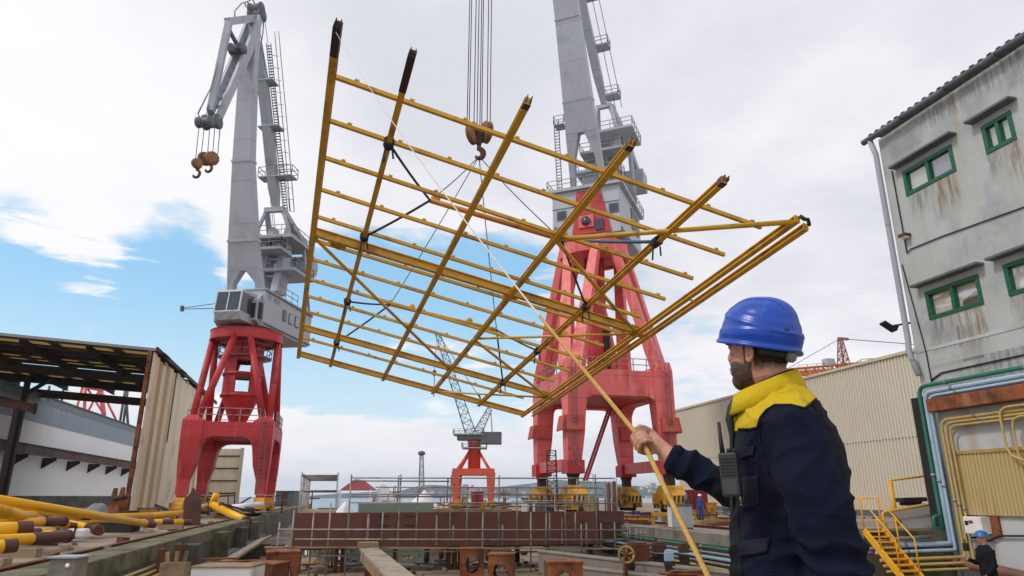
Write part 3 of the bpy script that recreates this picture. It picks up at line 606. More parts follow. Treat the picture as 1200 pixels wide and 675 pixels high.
b = MB(); b.beam(CB(.6, -1.4, 18.6), CB(1.5, -4.4, 18.4), .06, .06); b.beam(CB(.6, -1.4, 19.1), CB(1.5, -4.4, 18.5), .05, .05); b.box(CB(1.5, -4.5, 18.45), (.3, .2, .5), EX); b.build('lamp_arm', M['grey_dk'], cab)
# jib
jb = [J(289, 354), J(287.5, 318), J(286, 283), J(286, 190), J(291, 90), J(297, 25)]
wf = [3.4, 3.2, 2.75, 1.9, 1.65, 1.3]; dp = [.8, 1.0, 1.1, 1.1, 1.0, .8]
ax3 = (jb[-1] - jb[1]).normalized(); nf = Lt.cross(ax3).normalized(); nf = nf if nf @ F > 0 else -nf
b = MB(); b.loft([rect(jb[k], Lt, nf, wf[k], dp[k]) for k in range(1, 6)], smooth=False); jib = b.build('jib', M['grey'], T, bevel=.05)
for s in (-1, 1):
    b = MB(); b.loft([rect(jb[0] + Lt * s * 1.72 - ax3 * .2, Lt, nf, .5, .6), rect(jb[0].lerp(jb[1], .6) + Lt * s * 1.42, Lt, nf, .6, .8), rect(jb[1] + Lt * s * .93, Lt, nf, 1.32, .99), ], smooth=False); b.build('jib_foot', M['grey'], T)
    b = MB(); b.lathe(jb[0] + Lt * (s * 1.55 - .4) - ax3 * .3, Lt, [(.1, 0), (.5, 0), (.5, .8), (.1, .8)], 16); b.build('pivot_pin', M['grey_dk'], T)
b = MB()
for k in (2, 3): b.loft([rect(jb[k] + ax3 * d_, Lt, nf, wf[k] + e_, dp[k] + e_) for d_, e_ in ((-.12, 0), (-.12, .12), (.12, .12), (.12, 0))], smooth=False)
b.build('flange_band', M['grey'], jib)
# mast: leaning box legs, platforms, A-frame
mt = [J(316, 345), J(331, 268)]
for s in (-1, 1):
    b = MB(); b.loft([rect(mt[0] + Lt * s * .9, Lt, F, .8, 2.0), rect(mt[1] + Lt * s * .9, Lt, F, .6, 1.2)], smooth=False); b.build('mast_leg', M['grey'], T, bevel=.04)
b = MB()
for k in (.25, .5, .75): c_ = mt[0].lerp(mt[1], k); b.box(c_, (1.0, 1.8, .3), EX)
b.build('mast_rung', M['grey'], T)
mc = mt[0].lerp(mt[1], .85)
def rectp(c, f0, f1, l0, l1): return [c + F * f0 + Lt * l0, c + F * f1 + Lt * l0, c + F * f1 + Lt * l1, c + F * f0 + Lt * l1]
platform(T, rectp(mt[1] - Z3 * 1.6, -3.0, 2.4, -2.4, 2.4), th=.35, name='mast_platform')
platform(T, rectp(mt[0].lerp(mt[1], .33), -3.2, 1.3, -1.2, 2.9), th=.3, name='winch_platform')
platform(T, rectp(mt[0].lerp(mt[1], .58), .2, 2.8, -2.2, 1.8), th=.3, name='front_platform')
b = MB()
for k, (f_, l_, z_) in enumerate(((1.3, -.9, 0), (1.3, .8, 0), (.6, 0, .2))): b.lathe(mt[0].lerp(mt[1], .58) + F * f_ + Lt * (l_ - .5) + Z3 * (.6 + z_), Lt, [(.1, 0), (.5, 0), (.5, .1), (.35, .12), (.35, .88), (.5, .9), (.5, 1.0), (.1, 1.0)], 16)
b.build('winch_drum', M['grey_dk'], T)
ap = J(322, 246)
for s in (-1, 1):
    b = MB(); b.beam(mt[1] - Z3 * 1.6 + Lt * s * 2.0 - F * 1.8, ap + Lt * s * .9, .5, .5); b.beam(mt[1] - Z3 * 1.6 + Lt * s * 2.0 + F * 2.0, ap + Lt * s * .9, .3, .3); b.build('apex_leg', M['grey'], T)
b = MB(); b.beam(ap - Lt * 1.1, ap + Lt * 1.1, .5, .5); b.build('apex_beam', M['grey'], T)
# luffing strut from apex to jib head, with caged ladder and small landings
st0, st1 = ap + Z3 * .1 - F * .3, J(300, 45) - F * .6
b = MB(); b.loft([rect(st0, Lt, F, .55, .6), rect(st0.lerp(st1, .12), Lt, F, .95, 1.0), rect(st0.lerp(st1, .8), Lt, F, .9, .95), rect(st1, Lt, F, .5, .5)], smooth=False); b.build('luffing_strut', M['grey'], T, bevel=.03)
b = MB(); o_ = Lt * .9 - F * .3
for s in (-.25, .25): b.beam(st0 + o_ + Lt * s, st1 + o_ + Lt * s, .06, .06)
for k in range(60): c_ = st0.lerp(st1, k / 60) + o_; b.beam(c_ - Lt * .25, c_ + Lt * .25, .07, .1)
b.build('ladder', M['grey_dk'], T)
b = MB()
for s in (1.3, 1.75): b.tube([st0 + Lt * s - F * .6, st0.lerp(st1, .5) + Lt * (s + .15) - F * .6, st1 + Lt * s - F * .5 + Z3 * 1.5], .05, 6)
for k in range(14): c_ = st0.lerp(st1, k / 14); b.beam(c_ + o_ + Lt * .2, c_ + Lt * 1.75 - F * .6, .04, .04)
b.build('ladder_rail', M['steel'], T)
for k, wd in ((.2, 1.8), (.5, 1.1), (.77, 1.0)):
    c_ = st0.lerp(st1, k); platform(T, [c_ + Lt * a - F * .9 + F * f_ for a, f_ in ((-wd * .8, 0), (wd * 1.3, 0), (wd * 1.3, 1.4), (-wd * .8, 1.4))], k < .4, name='landing')
b = MB()
for s in (-1.0, -.8, .6): b.tube([mt[1] + Lt * s, J(300, 30) + Lt * s * .6], .03, 5)
b.build('luffing_rope', M['wire'], T)
# horse head: triangular truss hanging forward from the jib head
hp, tl, tp_ = J(301, 18), J(268, 27), J(248, 143)
hd = MB()
for s in (-.55, .55):
    hd.loft([rect(hp + Lt * s + F * .1, Lt, F, .3, .7), rect(J(285, 60) + Lt * s, Lt, F, .3, 1.1), rect(tp_ + Lt * s + F * .0, Lt, F, .3, .7)], smooth=False)
for k in range(12):
    c_ = J(296, 36).lerp(J(254, 135), k / 11); hd.beam(c_ - Lt * .5, c_ + Lt * .5, .12, .3)
HH = hd.build('horse_head', M['grey'], T)
b = MB(); b.beam(tl, tp_ + F * .4 + Z3 * .8, .55, .75); b.build('front_chord', M['grey'], HH)
b = MB(); b.beam(hp - Z3 * .3, tl + F * .2, .6, .7); b.build('top_chord', M['grey'], HH)
b = MB(); b.beam(tl.lerp(tp_, .25), J(284, 62), .4, .4); b.beam(tl.lerp(tp_, .05), J(281, 58), .3, .3); b.build('brace', M['grey_dk'], HH)
for c_, r_ in ((hp, .75), (J(300, 10), .6), (J(278, 57), .6), (tp_, .7), (J(240, 143), .5)):
    b = MB(); b.lathe(c_ - Lt * .7, Lt, [(.1, 0), (r_, 0), (r_, .2), (r_ * .8, .3), (r_ * .8, 1.1), (r_, 1.2), (r_, 1.4), (.1, 1.4)], 18); b.build('pulley', M['grey_dk'], HH)
b = MB(); b.tube([J(255, 74), J(247, 103), J(232, 133), J(236, 143), J(250, 140)], .07, 5); b.tube([J(258, 80), J(250, 108), J(243, 128)], .06, 5); b.tube([J(275, 21), J(275, 13), J(283, 4), J(290, 2), J(296, 12)], .07, 5); b.tube([J(288, 8), J(287, 3), J(296, -1), J(300, 8)], .07, 5); b.tube([J(305, 27), J(309, 24), J(308, 40), J(306, 50)], .07, 5); b.build('catwalk_hoop', M['steel'], HH)
b = MB()
for s in (-.8, .8): b.tube([hp + Lt * s, mt[1] + Lt * s * .8 + Z3 * 2], .03, 5)
b.build('head_rope', M['wire'], T)
# counterweight drum and back stays
b = MB(); cw = J(345, 312) - F * .5; b.lathe(cw - Lt * 2.0, Lt, [(.1, 0), (1.25, 0), (1.25, 4.0), (.1, 4.0)], 24); b.build('counterweight', M['grey'], T, bevel=.05)
for s in (-1, 1):
    b = MB(); b.beam(mt[1] - Z3 * .8 - F * 1.6 + Lt * s * 1.6, cw + Lt * s * 1.6 + Z3 * .8, .5, .7); b.beam(mt[1] - Z3 * 1.2 - F * 1.5 + Lt * s * 1.7, cw + Lt * s * 1.5 + F * .9, .3, .4); b.build('counterweight_arm', M['grey'], T)
    b = MB(); b.tube([mt[1] - Z3 * 1.8 - F * 1.2 + Lt * s * 2.1, L(-8.3, s * 2.1, 20.6)], .14, 8); b.build('back_stay', M['grey'], T)
b = MB()
for s in (-1.5, 1.5): b.tube([cw + Lt * s - Z3 * .9, L(-7.5, s, 20.6)], .04, 5)
b.rail([L(-1, 2.3, 20.62), L(-5, 2.3, 20.62)], 1.1, .03, 1.2); b.build('house_rail', M['steel'], T)
# the left crane's own two hook blocks
for k, (u0, v0, u1, v1, lab) in enumerate(((240, 146, 232, 192, 'small rusty hook block hanging from the far left of the grey crane head'), (252, 150, 246, 186, 'pair of rusty sheaves with a hook under the grey crane head'))):
    a, c = J(u0, v0), J(u1, v1); o = thing('hook_block', lab, 'hook block', c, 'hook blocks of the left crane')
    for j in range(2 if k else 1):
        b = MB(); b.lathe(c + Lt * (.7 * j - .15 - .4 * k) , (Lt + F * .6).normalized(), [(.1, 0), (.44 + .16 * k, 0), (.5 + .16 * k, .05), (.44 + .16 * k, .28), (.1, .28)], 20); b.build('sheave', M['block'], o)
    b = MB(); q = c - Z3 * .6; b.tube([q + Z3 * .5, q] + [q + Lt * (.3 * math.sin(x * .5)) - Z3 * (.35 - .35 * math.cos(x * .5)) for x in range(1, 10)], [.12] * 10 + [.06], 8); b.build('hook', M['rust'], o)
    b = MB()
    for j in range(2 + k): b.tube([a + Lt * (.5 * j - .4) + F * .2, c + Lt * (.5 * j - .3) + Z3 * .5], .035, 5)
    if k: b.tube([J(258, 150), c + Lt * .7 + Z3 * .4], .035, 5)
    b.build('rope', M['wire'], o)
# ---------------------------------------------------------------- right crane
C = V((25.6, 66.2, 0)); T = thing('portal_crane', 'tall grey harbour crane on a faded red portal, jib reaching out of sight', 'crane', C)
ZR = 27.7
portal(T, C, 4.75, 5.1, 3.7, 10.7, 13.3, ZR, 3.75, 1.9, 1.3, 1.1, True, (M['red'], M['red_deep']), True, False)
an = R(36); F = V((-math.sin(an), -math.cos(an), 0)); Lt = V((-F.y, F.x, 0)); EX = (F, Lt, Z3)
b = MB(); b.lathe(C + V((0, 0, ZR)), Z3, [(3.0, 0), (3.0, .5), (.3, .5)], 32, smooth=False); b.build('slew_bearing', M['burnt'], T)
# stair hanging under the portal
b = MB(); p0, p1 = C + V((2.4, 3.2, 10.6)), C + V((-.2, 4.4, 3.2))
for s in (-.45, .45): b.beam(p0 + YA * s, p1 + YA * s, .08, .25)
for k in range(26): c_ = p0.lerp(p1, k / 26); b.box(c_, (.28, .9, .05))
b.build('stair', M['red_deep'], T)
# machinery house
H0_, H1_ = ZR + .5, ZR + 5.9
b = MB(); b.prism([L(2.7, -3.75, H0_), L(-7.8, -3.75, H0_), L(-7.8, -3.75, H1_), L(2.7, -3.75, H1_)], Lt * 7.5); hs = b.build('machinery_house', M['house'], T, bevel=.05)
b = MB(); b.prism([L(2.71, -1.5, H0_ + .1), L(2.71, 2.75, H0_ + .1), L(2.71, 1.7, H1_ - .25), L(2.71, -.9, H1_ - .25)], F * .16); b.build('red_panel', M['red_deep'], hs)
b = MB(); b.box(L(2.9, .1, H0_ + 1.5), (.3, 1.7, 1.4), EX); b.build('front_door', M['red'], hs, bevel=.05)
b = MB(); b.lathe(L(3.0, .1, H0_ + 1.5), F, [(.05, 0), (.5, 0), (.5, .25), (.05, .25)], 16); b.box(L(2.98, 1.5, H0_ + 1.0), (.16, .9, 1.2), EX); b.build('port_window', M['glass'], hs)
for l_ in (-2.7, 3.1):
    b = MB(); b.box(L(2.74, l_, H0_ + 2.7), (.12, 1.05, 1.05), EX); f_ = b.build('window_frame', M['grey_dk'], hs)
    b = MB(); b.box(L(2.79, l_, H0_ + 2.7), (.06, .8, .8), EX); b.build('pane', M['glass'], f_)
b = MB()
for l_ in (-3.4, -2.9, -2.4, 1.6, 2.1): b.box(L(2.76, l_, H0_ + .9), (.1, .3, 1.0), EX)
b.build('vent', M['grey_dk'], hs)
b = MB(); b.box(L(2.74, 0, H0_ + 3.5), (.05, 7.5, .06), EX); b.box(L(-2.5, 3.79, H0_ + .3), (10.2, .1, .5), EX); b.box(L(-4.5, 3.8, H0_ + 3.6), (3.5, .1, 2.4), EX); b.build('trim', M['grey_dk'], hs)
platform(T, rectp(C + Z3 * (H1_ + .35), -8.2, 3.1, -4.2, 4.2), th=.35, name='house_deck')
# jib
def jp(z): return L(1.9 + (z - H1_) * .3, .3 - (z - H1_) * .012, z)
zz_ = [H1_ + .5, H1_ + 6.2, H1_ + 9.6, 52, 66, 84]; wf = [3.7, 3.5, 3.2, 2.7, 2.3, 1.8]; dp = [1.1, 1.3, 1.5, 1.4, 1.3, 1.0]
jb = [jp(z) for z in zz_]; ax3 = (jb[-1] - jb[0]).normalized(); nf = Lt.cross(ax3).normalized()
b = MB(); b.loft([rect(jb[k], Lt, nf, wf[k], dp[k]) for k in range(1, 6)], smooth=False); jib = b.build('jib', M['grey'], T, bevel=.06)
for s in (-1, 1):
    b = MB(); b.loft([rect(jb[0] + Lt * s * 1.75, Lt, nf, .5, .7), rect(jb[0].lerp(jb[1], .55) + Lt * s * 1.5, Lt, nf, .7, .95), rect(jb[1] + Lt * s * 1.04, Lt, nf, 1.4, 1.29)], smooth=False); b.build('jib_foot', M['grey'], T)
b = MB()
for z in (H1_ + 9.6, 52): b.loft([rect(jp(z) + ax3 * d_, Lt, nf, w_ + e_, 1.45 + e_) for w_ in ((3.2,) if z < 50 else (2.7,)) for d_, e_ in ((-.08, 0), (-.08, .1), (.08, .1), (.08, 0))], smooth=False)
b.build('flange_band', M['grey'], jib)
b = MB(); hp = jb[-1]; tip = HK + Z3 * 62 
b.beam(hp - F * 4 + Z3 * 2, tip + Z3 * 1.5, 1.4, 2.2, w2=.8, h2=.8); b.build('horse_head', M['grey'], T)
# front platform with ladder beside the jib foot
b = MB()
pt_ = [L(2.2, -3.6, H1_ + 9.0), L(.8, -3.6, H1_ + 9.0), L(.8, -2.4, H1_ + 9.0), L(2.2, -2.4, H1_ + 9.0)]; platform(T, pt_, name='lookout_platform')
for s in (-.28, .28): b.beam(L(1.6 , -3.2 + s, H1_ + .4), L(2.1, -3.3 + s, H1_ + 9.6), .08, .08)
for k in range(24): c_ = L(1.6, -3.2, H1_ + .5).lerp(L(2.1, -3.3, H1_ + 9.4), k / 24); b.beam(c_ - Lt * .28, c_ + Lt * .28, .07, .08)
b.build('ladder', M['grey_dk'], T)
# mast behind
mt = [L(-1.5, .6, H1_ + .3), L(-4.6, 1.2, H1_ + 11)]
for s in (-1, 1):
    b = MB(); b.loft([rect(mt[0] + Lt * s * 1.6, Lt, F, .9, 2.4), rect(mt[1] + Lt * s * 1.3, Lt, F, .7, 1.3)], smooth=False); b.build('mast_leg', M['grey'], T, bevel=.04)
for k, (q, f0, f1, l0, l1) in enumerate(((.28, 0, 3.2, -2.4, 2.6), (.55, .2, 3., -2.2, 2.8), (.85, -2.5, 2.5, -1.6, 3.6))):
    platform(T, rectp(mt[0].lerp(mt[1], q), f0, f1, l0, l1), th=.3, name='mast_platform')
b = MB()
for l_ in (-1.2, .6): b.lathe(mt[0].lerp(mt[1], .28) + F * 1.8 + Lt * l_ + Z3 * .8, Lt, [(.1, 0), (.7, 0), (.7, .1), (.45, .12), (.45, 1.2), (.7, 1.25), (.7, 1.35), (.1, 1.35)], 16)
b.build('winch_drum', M['grey_dk'], T)
b = MB(); b.box(L(-1.6, .4, H1_ + 1.9), (3.0, 3.0, 2.6), EX); b.build('winch_cabin', M['house'], T, bevel=.05)
ap = L(-4.2, .9, H1_ + 14)
for s in (-1, 1):
    b = MB(); b.beam(mt[1] + Lt * s * 1.5 - F * 1.2, ap + Lt * s * .8, .55, .6); b.beam(mt[1] + Lt * s * 1.5 + F * 2.5 - Z3 * 1.5, ap + Lt * s * .8, .35, .4); b.build('apex_leg', M['grey'], T)
b = MB(); b.beam(ap - Lt, ap + Lt, .5, .5); b.build('apex_beam', M['grey'], T)
st0, st1 = ap - F * .2, jp(80) - F * 1.3 - Lt * .9
b = MB(); b.loft([rect(st0, Lt, F, .6, .7), rect(st0.lerp(st1, .1), Lt, F, 1.05, 1.15), rect(st0.lerp(st1, .85), Lt, F, 1.0, 1.1), rect(st1, Lt, F, .5, .5)], smooth=False); b.build('luffing_strut', M['grey'], T, bevel=.03)
b = MB()
for k in (.04, .2, .36, .52): platform(T, [st0.lerp(st1, k) + Lt * a - F * f_ for a, f_ in ((.3, 0), (2.0, 0), (2.0, 1.5), (.3, 1.5))], name='landing', th=.2)
for s in (1.2, 2.0): b.tube([st0 + Lt * s - F * .8, st1 + Lt * s - F * .8], .04, 5)
b.build('ladder_rail', M['wire'], T)
cw = L(-9.2, 2.0, H1_ + 5.5); b = MB(); b.box(cw, (2.6, 5.0, 2.4), EX); b.build('counterweight', M['grey'], T, bevel=.1)
for s in (-1, 1):
    b = MB(); b.beam(mt[1] + Lt * s * 1.6 - F * 1.5, cw + Lt * s * 1.8 + Z3 * .8, .45, .6); b.build('counterweight_arm', M['grey'], T)
    b = MB(); b.tube([mt[1] + Lt * s * 2.2 - F * 1, L(-6.5, s * 3.0 + .6, H1_ + .3)], .28, 10); b.build('back_stay', M['grey'], T)
# ---------------------------------------------------------------- small far crane with a lattice jib
D_ = 150; C = ad(555, 588, D_); C.z = 0
T = thing('portal_crane', 'small distant orange red crane with a thin lattice jib under the hanging frame', 'crane', C)
sx = D_ / 836 * 1.0
def G(u, v): return ad(u, v, D_)
mo = pm('orange_red', srgb(214, 88, 62), .5, var=.1, dirt=srgb(160, 66, 50), damt=.4)
cx = V((cY, -sY, 0)); cf = V((sY, cY, 0))
for s in (-1, 1):
    for d in (-1, 1):
        c0 = C + cx * s * 3.6 + cf * d * 3.2
        b = MB(); b.loft([rect(c0 + Z3 * .6, cx, cf, 1.0, 1.0), rect(c0 + Z3 * 4.4, cx, cf, 1.5, 1.2), rect(c0 + Z3 * 6.6, cx, cf, 1.7, 1.3)], smooth=False); b.build('leg', mo, T)
        b = MB(); b.bb(c0 + V((-1, -1.2, -1.5)), c0 + V((1, 1.2, .7))); b.build('bogie', M['hazard'], T, bevel=.2)
        b = MB(); b.tube([c0 + Z3 * 6.6, C + cx * s * 1.1 + cf * d * 1.0 + Z3 * 10.6], .3, 8); b.build('strut', mo, T)
b = MB(); b.loft([rect(C + Z3 * z, cx, cf, 8.6, 7.6) for z in (5.9, 7.2)], smooth=False); b.build('portal_deck', mo, T)
b = MB(); b.lathe(C + Z3 * 7, Z3, [(1.35, 0), (1.35, 5.6), (1.5, 5.6), (1.5, 6.2)], 20); b.build('column', mo, T)
q = [C + cx * x * 2.6 + cf * y * 2.6 + Z3 * z for z in (11.6,) for x, y in ((-1, -1), (1, -1), (1, 1), (-1, 1))]; platform(T, q, th=.2)
sw = C + Z3 * 13.7
b = MB(); b.box(sw + cx * .6 + Z3 * .1, (8.5, 4, 1.2), (cx, cf, Z3)); b.box(sw + cx * 3.6 - Z3 * .1, (4.4, 4.2, 2.4), (cx, cf, Z3)); b.build('machinery_house', M['grey_dk'], T)
q = [sw + cx * x + cf * y + Z3 * .7 for x, y in ((-4.5, -2.4), (2, -2.4), (2, 2.4), (-4.5, 2.4))]; platform(T, q, th=.2)
b = MB(); b.lattice(G(553, 512), G(513, 391), 2.2, 1.0, 14, .075, up=cf); b.build('lattice_jib', M['grey_dk'], T)
b = MB(); b.lattice(G(557, 512), G(574, 479), 1.8, 1.0, 6, .08, up=cf); b.tube([G(577, 510), G(575, 479)], .12, 6); b.build('gantry', M['grey'], T)
b = MB(); b.tube([G(574, 479), G(562, 466), G(514, 392)], .07, 5); b.tube([G(563, 467), G(560, 460)], .2, 5); b.tube([G(512, 392), G(509, 436)], .05, 5); b.ell(G(509, 437), .5, .5, .7); b.tube([G(509, 439), G(508.5, 465)], .09, 5); b.build('hoist_rope', M['wire'], T)
# lattice mast
D_ = 210; b0 = ad(494, 588, D_); o = thing('light_mast', 'slim lattice mast with a round head standing behind the white tarpaulins', 'mast', b0)
b = MB(); b.lattice(b0, ad(494, 533, D_), 1.6, .9, 12, .1, up=cf); b.build('lattice', M['steel'], o)
b = MB(); b.lathe(ad(494, 534, D_), Z3, [(.3, 0), (1.1, .4), (1.1, 1.0), (.4, 1.4)], 12); b.build('head', M['grey_dk'], o)
# ------------------------------------------------------------------ corrugated sheet helper: profile along e, extruded along u
def corr(b, o, e, u, length, height, period=.3, depth=.05, nrm=None, duty=.5):
    e = e.normalized(); u = u.normalized(); nrm = nrm or e.cross(u); n = max(1, int(length / period)); p = length / n; vs = []
    pts = []
    for i in range(n):
        for a, d in ((0, 0), (duty * .7, 0), (duty, depth), (1 - (1 - duty) * .3, depth)): pts.append((p * (i + a), d))
    pts.append((length, 0))
    for a, d in pts: q = o + e * a + nrm * d; vs += [q, q + u * height]
    b.add(vs, [(2 * i, 2 * i + 2, 2 * i + 3, 2 * i + 1) for i in range(len(pts) - 1)])
def corr_obj(name, m, parent, o, e, u, length, height, period=.3, depth=.05, nrm=None, th=.015, duty=.5):
    b = MB(); corr(b, V(o), V(e), V(u), length, height, period, depth, nrm, duty); ob = b.build(name, m, parent, recalc=False)
    s = ob.modifiers.new('t', 'SOLIDIFY'); s.thickness = th; s.offset = 0; return ob
# ------------------------------------------------------------------ open shed on the left
trans = bpy.data.materials.new('translucent_sheet'); trans.use_nodes = True; tt_ = NT(trans.node_tree); tt_.n.clear()
o1 = tt_.new('ShaderNodeOutputMaterial'); mx = tt_.new('ShaderNodeMixShader'); mx.inputs[0].default_value = .6
d1 = tt_.new('ShaderNodeBsdfDiffuse'); d1.inputs[0].default_value = srgb(196, 180, 136); d2 = tt_.new('ShaderNodeBsdfTranslucent'); d2.inputs[0].default_value = srgb(214, 194, 144)
tt_.l.new(d1.outputs[0], mx.inputs[1]); tt_.l.new(d2.outputs[0], mx.inputs[2]); tt_.l.new(mx.outputs[0], o1.inputs[0])
XS, YS = -18.0, 71.1
SH = thing('open_shed', 'old open fronted shed with dark roof and stained beige side sheets', 'shed', (XS, YS, 0))
zR = ax(180, 410, XS).z; pl_ = ay(0, 392, YS); slope = (pl_.z - zR) / (pl_.x - XS)
def rz(x, y): return zR + slope * (x - XS) - .018 * (y - YS)
XW = -66.; YB = 101.
rows = [(0, 1.6, 0), (1.6, 4.2, 1), (4.2, 10.2, 0), (10.2, 12.6, 1), (12.6, 15.2, 0), (15.2, 16.6, 2), (16.6, 22.5, 0), (22.5, 24.6, 1), (24.6, YB - YS, 0)]
for a, c, k in rows:
    if k == 0:
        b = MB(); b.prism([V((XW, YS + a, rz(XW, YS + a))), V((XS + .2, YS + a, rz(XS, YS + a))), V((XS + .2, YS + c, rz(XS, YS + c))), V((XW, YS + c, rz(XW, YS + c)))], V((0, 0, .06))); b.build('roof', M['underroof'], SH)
    elif k == 1:
        x = XW
        while x < XS - 1:
            x2 = min(x + 4.6, XS - .3); b = MB(); b.prism([V((x, YS + a, rz(x, YS + a))), V((x2, YS + a, rz(x2, YS + a))), V((x2, YS + c, rz(x2, YS + c))), V((x, YS + c, rz(x, YS + c)))], V((0, 0, .04))); b.build('skylight', trans, SH)
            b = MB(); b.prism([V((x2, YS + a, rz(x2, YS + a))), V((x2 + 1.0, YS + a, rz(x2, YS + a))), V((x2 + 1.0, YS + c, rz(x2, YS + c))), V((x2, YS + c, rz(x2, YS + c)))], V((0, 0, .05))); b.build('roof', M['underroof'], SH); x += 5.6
for i in range(9):
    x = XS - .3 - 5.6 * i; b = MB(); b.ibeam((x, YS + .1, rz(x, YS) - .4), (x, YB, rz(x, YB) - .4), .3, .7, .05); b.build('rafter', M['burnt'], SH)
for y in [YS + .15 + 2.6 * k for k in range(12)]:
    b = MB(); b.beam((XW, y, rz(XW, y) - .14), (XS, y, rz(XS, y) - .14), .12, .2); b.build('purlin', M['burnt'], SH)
for y, h in ((YS + 12.8, .9), (YS + 21, .8)):
    b = MB(); b.beam((XW, y, rz(XW, y) - .9), (XS, y, rz(XS, y) - .9), .35, h); b.build('girder', M['burnt'], SH)
b = MB(); b.beam((XW, YB - .3, rz(XW, YB) - 1.4), (XS, YB - .3, rz(XS, YB) - 1.4), .5, 1.0); b.build('girder', pm('girder_brown', srgb(96, 80, 64), .8, var=.2), SH)
b = MB(); b.beam((XW, YS - .05, rz(XW, YS) + .02), (XS + .25, YS - .05, rz(XS, YS) + .02), .1, .26); b.build('fascia', pm('fascia_grey', srgb(150, 146, 138), .6), SH)
b = MB(); b.beam((XS + .3, YS - .1, zR + .1), (XS + .3, 107, rz(XS, 107) + .1), .16, .4); b.build('verge_trim', M['burnt'], SH)
PT = [pm('sheet_cream', srgb(238, 228, 202), .6, var=.05, scale=.2, streak=srgb(170, 148, 104), samt=.4, sfreq=.8), pm('sheet_olive', srgb(202, 186, 142), .65, var=.08, scale=.3, streak=srgb(120, 100, 62), samt=.6, sfreq=.8), pm('sheet_brown', srgb(216, 198, 162), .65, var=.08, scale=.3, streak=srgb(130, 104, 72), samt=.6, sfreq=.8)]
y = YS
for k, (w_, gap, z0, dz) in enumerate(((2.3, 0, 0, 0), (2.4, 0, 0, .4), (2.2, 0, 0, 0), (2.3, 1.5, 0, .2), (2.6, 0, 0, 0), (2.5, 0, 0, .3), (3.6, 0, 0, 0), (3.4, 0, 0, .2), (3.5, 0, 0, 0), (4.0, 0, 0, 0))):
    nsh = max(1, round(w_ / 1.15)); ws = w_ / nsh
    for q in range(nsh):
        tone = [0, 1, 0, 2, 0, 1, 3, 0][(k * 3 + q * 5) % 8]; mt_ = [M['panel'], PT[0], PT[1], PT[2]][tone]
        corr_obj('side_sheet', mt_, SH, (XS + .1 * (k % 2) + .03 * (q % 2) + .05, y + ws * q, z0 + .3 - .1 * (q % 3)), YA, Z3, ws + .06, rz(XS, y) - .5 - dz - .1 * (q % 2), .3, .07, XA, duty=.55)
    y += w_
    if gap > 1:
        corr_obj('side_sheet', M['panel'], SH, (XS, y, .3), YA, Z3, gap, 6.8, .5, .05, XA); b = MB()
        for zz in (7.6, 10.2, 12.4): b.beam((XS - .1, y - .4, zz), (XS - .1, y + gap + .4, zz), .15, .2)
        b.build('sheeting_rail', M['rust'], SH)
    y += gap
for yy in (YS + .05, YS + 12, YS + 24, 106):
    b = MB(); b.ibeam((XS - .25, yy, 0), (XS - .25, yy, rz(XS, yy) - .1), .35, .4, .04, up=YA); b.build('post', M['rust_or'], SH)
b = MB(); b.box((-20.5, YB - .8, rz(-20, YB) - 1.6), (.7, .6, 2.6)); b.build('hanging_box', M['panel'], SH)
pq = ax(33, 445, -36); b = MB(); b.beam((pq.x, pq.y, 0), (pq.x, pq.y, rz(pq.x, pq.y) - .6), .5, .6); b.beam((pq.x, pq.y, rz(pq.x, pq.y) - 2.8), (pq.x + 2.6, pq.y, rz(pq.x, pq.y) - .8), .35, .4); b.build('post', M['burnt'], SH)
# ------------------------------------------------------------------ long white shed behind it
XWH = -38.0; y0, y1 = 50., 170.
WS = thing('long_shed', 'long white and blue grey shed wall with a red crane beam, behind the open shed', 'shed', (XWH, 90, 0))
zt, zm, zb_ = ax(0, 447, XWH).z, ax(25, 491, XWH).z, ax(0, 581, XWH).z
b = MB(); b.bb((XWH - 20, y0, 0), (XWH + .15, y1, zb_)); b.build('concrete_base', M['concrete_dk'], WS)
b = MB(); b.bb((XWH - 20, y0, zb_), (XWH, y1, zt + .3)); b.build('shed_body', M['whitewall'], WS)
corr_obj('lower_sheet', M['whitewall'], WS, (XWH + .06, y0, zb_), YA, Z3, y1 - y0, zm - zb_, .5, .05, XA)
corr_obj('upper_sheet', M['bluegrey'], WS, (XWH + .1, y0, zm), YA, Z3, y1 - y0, zt - zm - 1.0, .5, .05, XA)
corr_obj('top_sheet', pm('grey_top_sheet', srgb(128, 138, 146), .5, var=.1), WS, (XWH + .14, y0, zt - 1.0), YA, Z3, y1 - y0, 1.0, .5, .04, XA)
b = MB(); b.bb((XWH - .5, y0, zt), (XWH + .35, y1, zt + .18)); b.build('roof_edge', M['grey_dk'], WS)
zc_ = ax(0, 521, -36.4).z
b = MB(); b.ibeam((-36.4, y0, zc_), (-36.4, y1, zc_), .5, 1.2, .1); b.build('crane_beam', M['primer'], WS)
for yy in range(60, 165, 9):
    b = MB(); b.prism([V((-37.9, yy, zc_ - .6)), V((-36.3, yy, zc_ - .6)), V((-36.3, yy, zc_ - .9)), V((-37.9, yy, zc_ - 2.0))], V((0, .3, 0))); b.build('bracket', M['burnt'], WS)
pa, pb = ad(-40, 460, 62), ad(41, 479, 66)
o = thing('red_beam', 'rusty red beam end jutting in at the left edge under the shed roof', 'beam', pa); b = MB(); b.ibeam(pa, pb, .5, .8, .08); b.build('beam', M['primer'], o); b = MB(); b.beam(pb - Z3 * .5, pb + Z3 * .5, .12, .6); b.build('end_plate', M['burnt'], o)
o2 = MB(); pc = ad(20, 478, 64); o2.beam(pc, V((pc.x, pc.y, 0)), .35, .4); o2.build('post', M['burnt'], o)
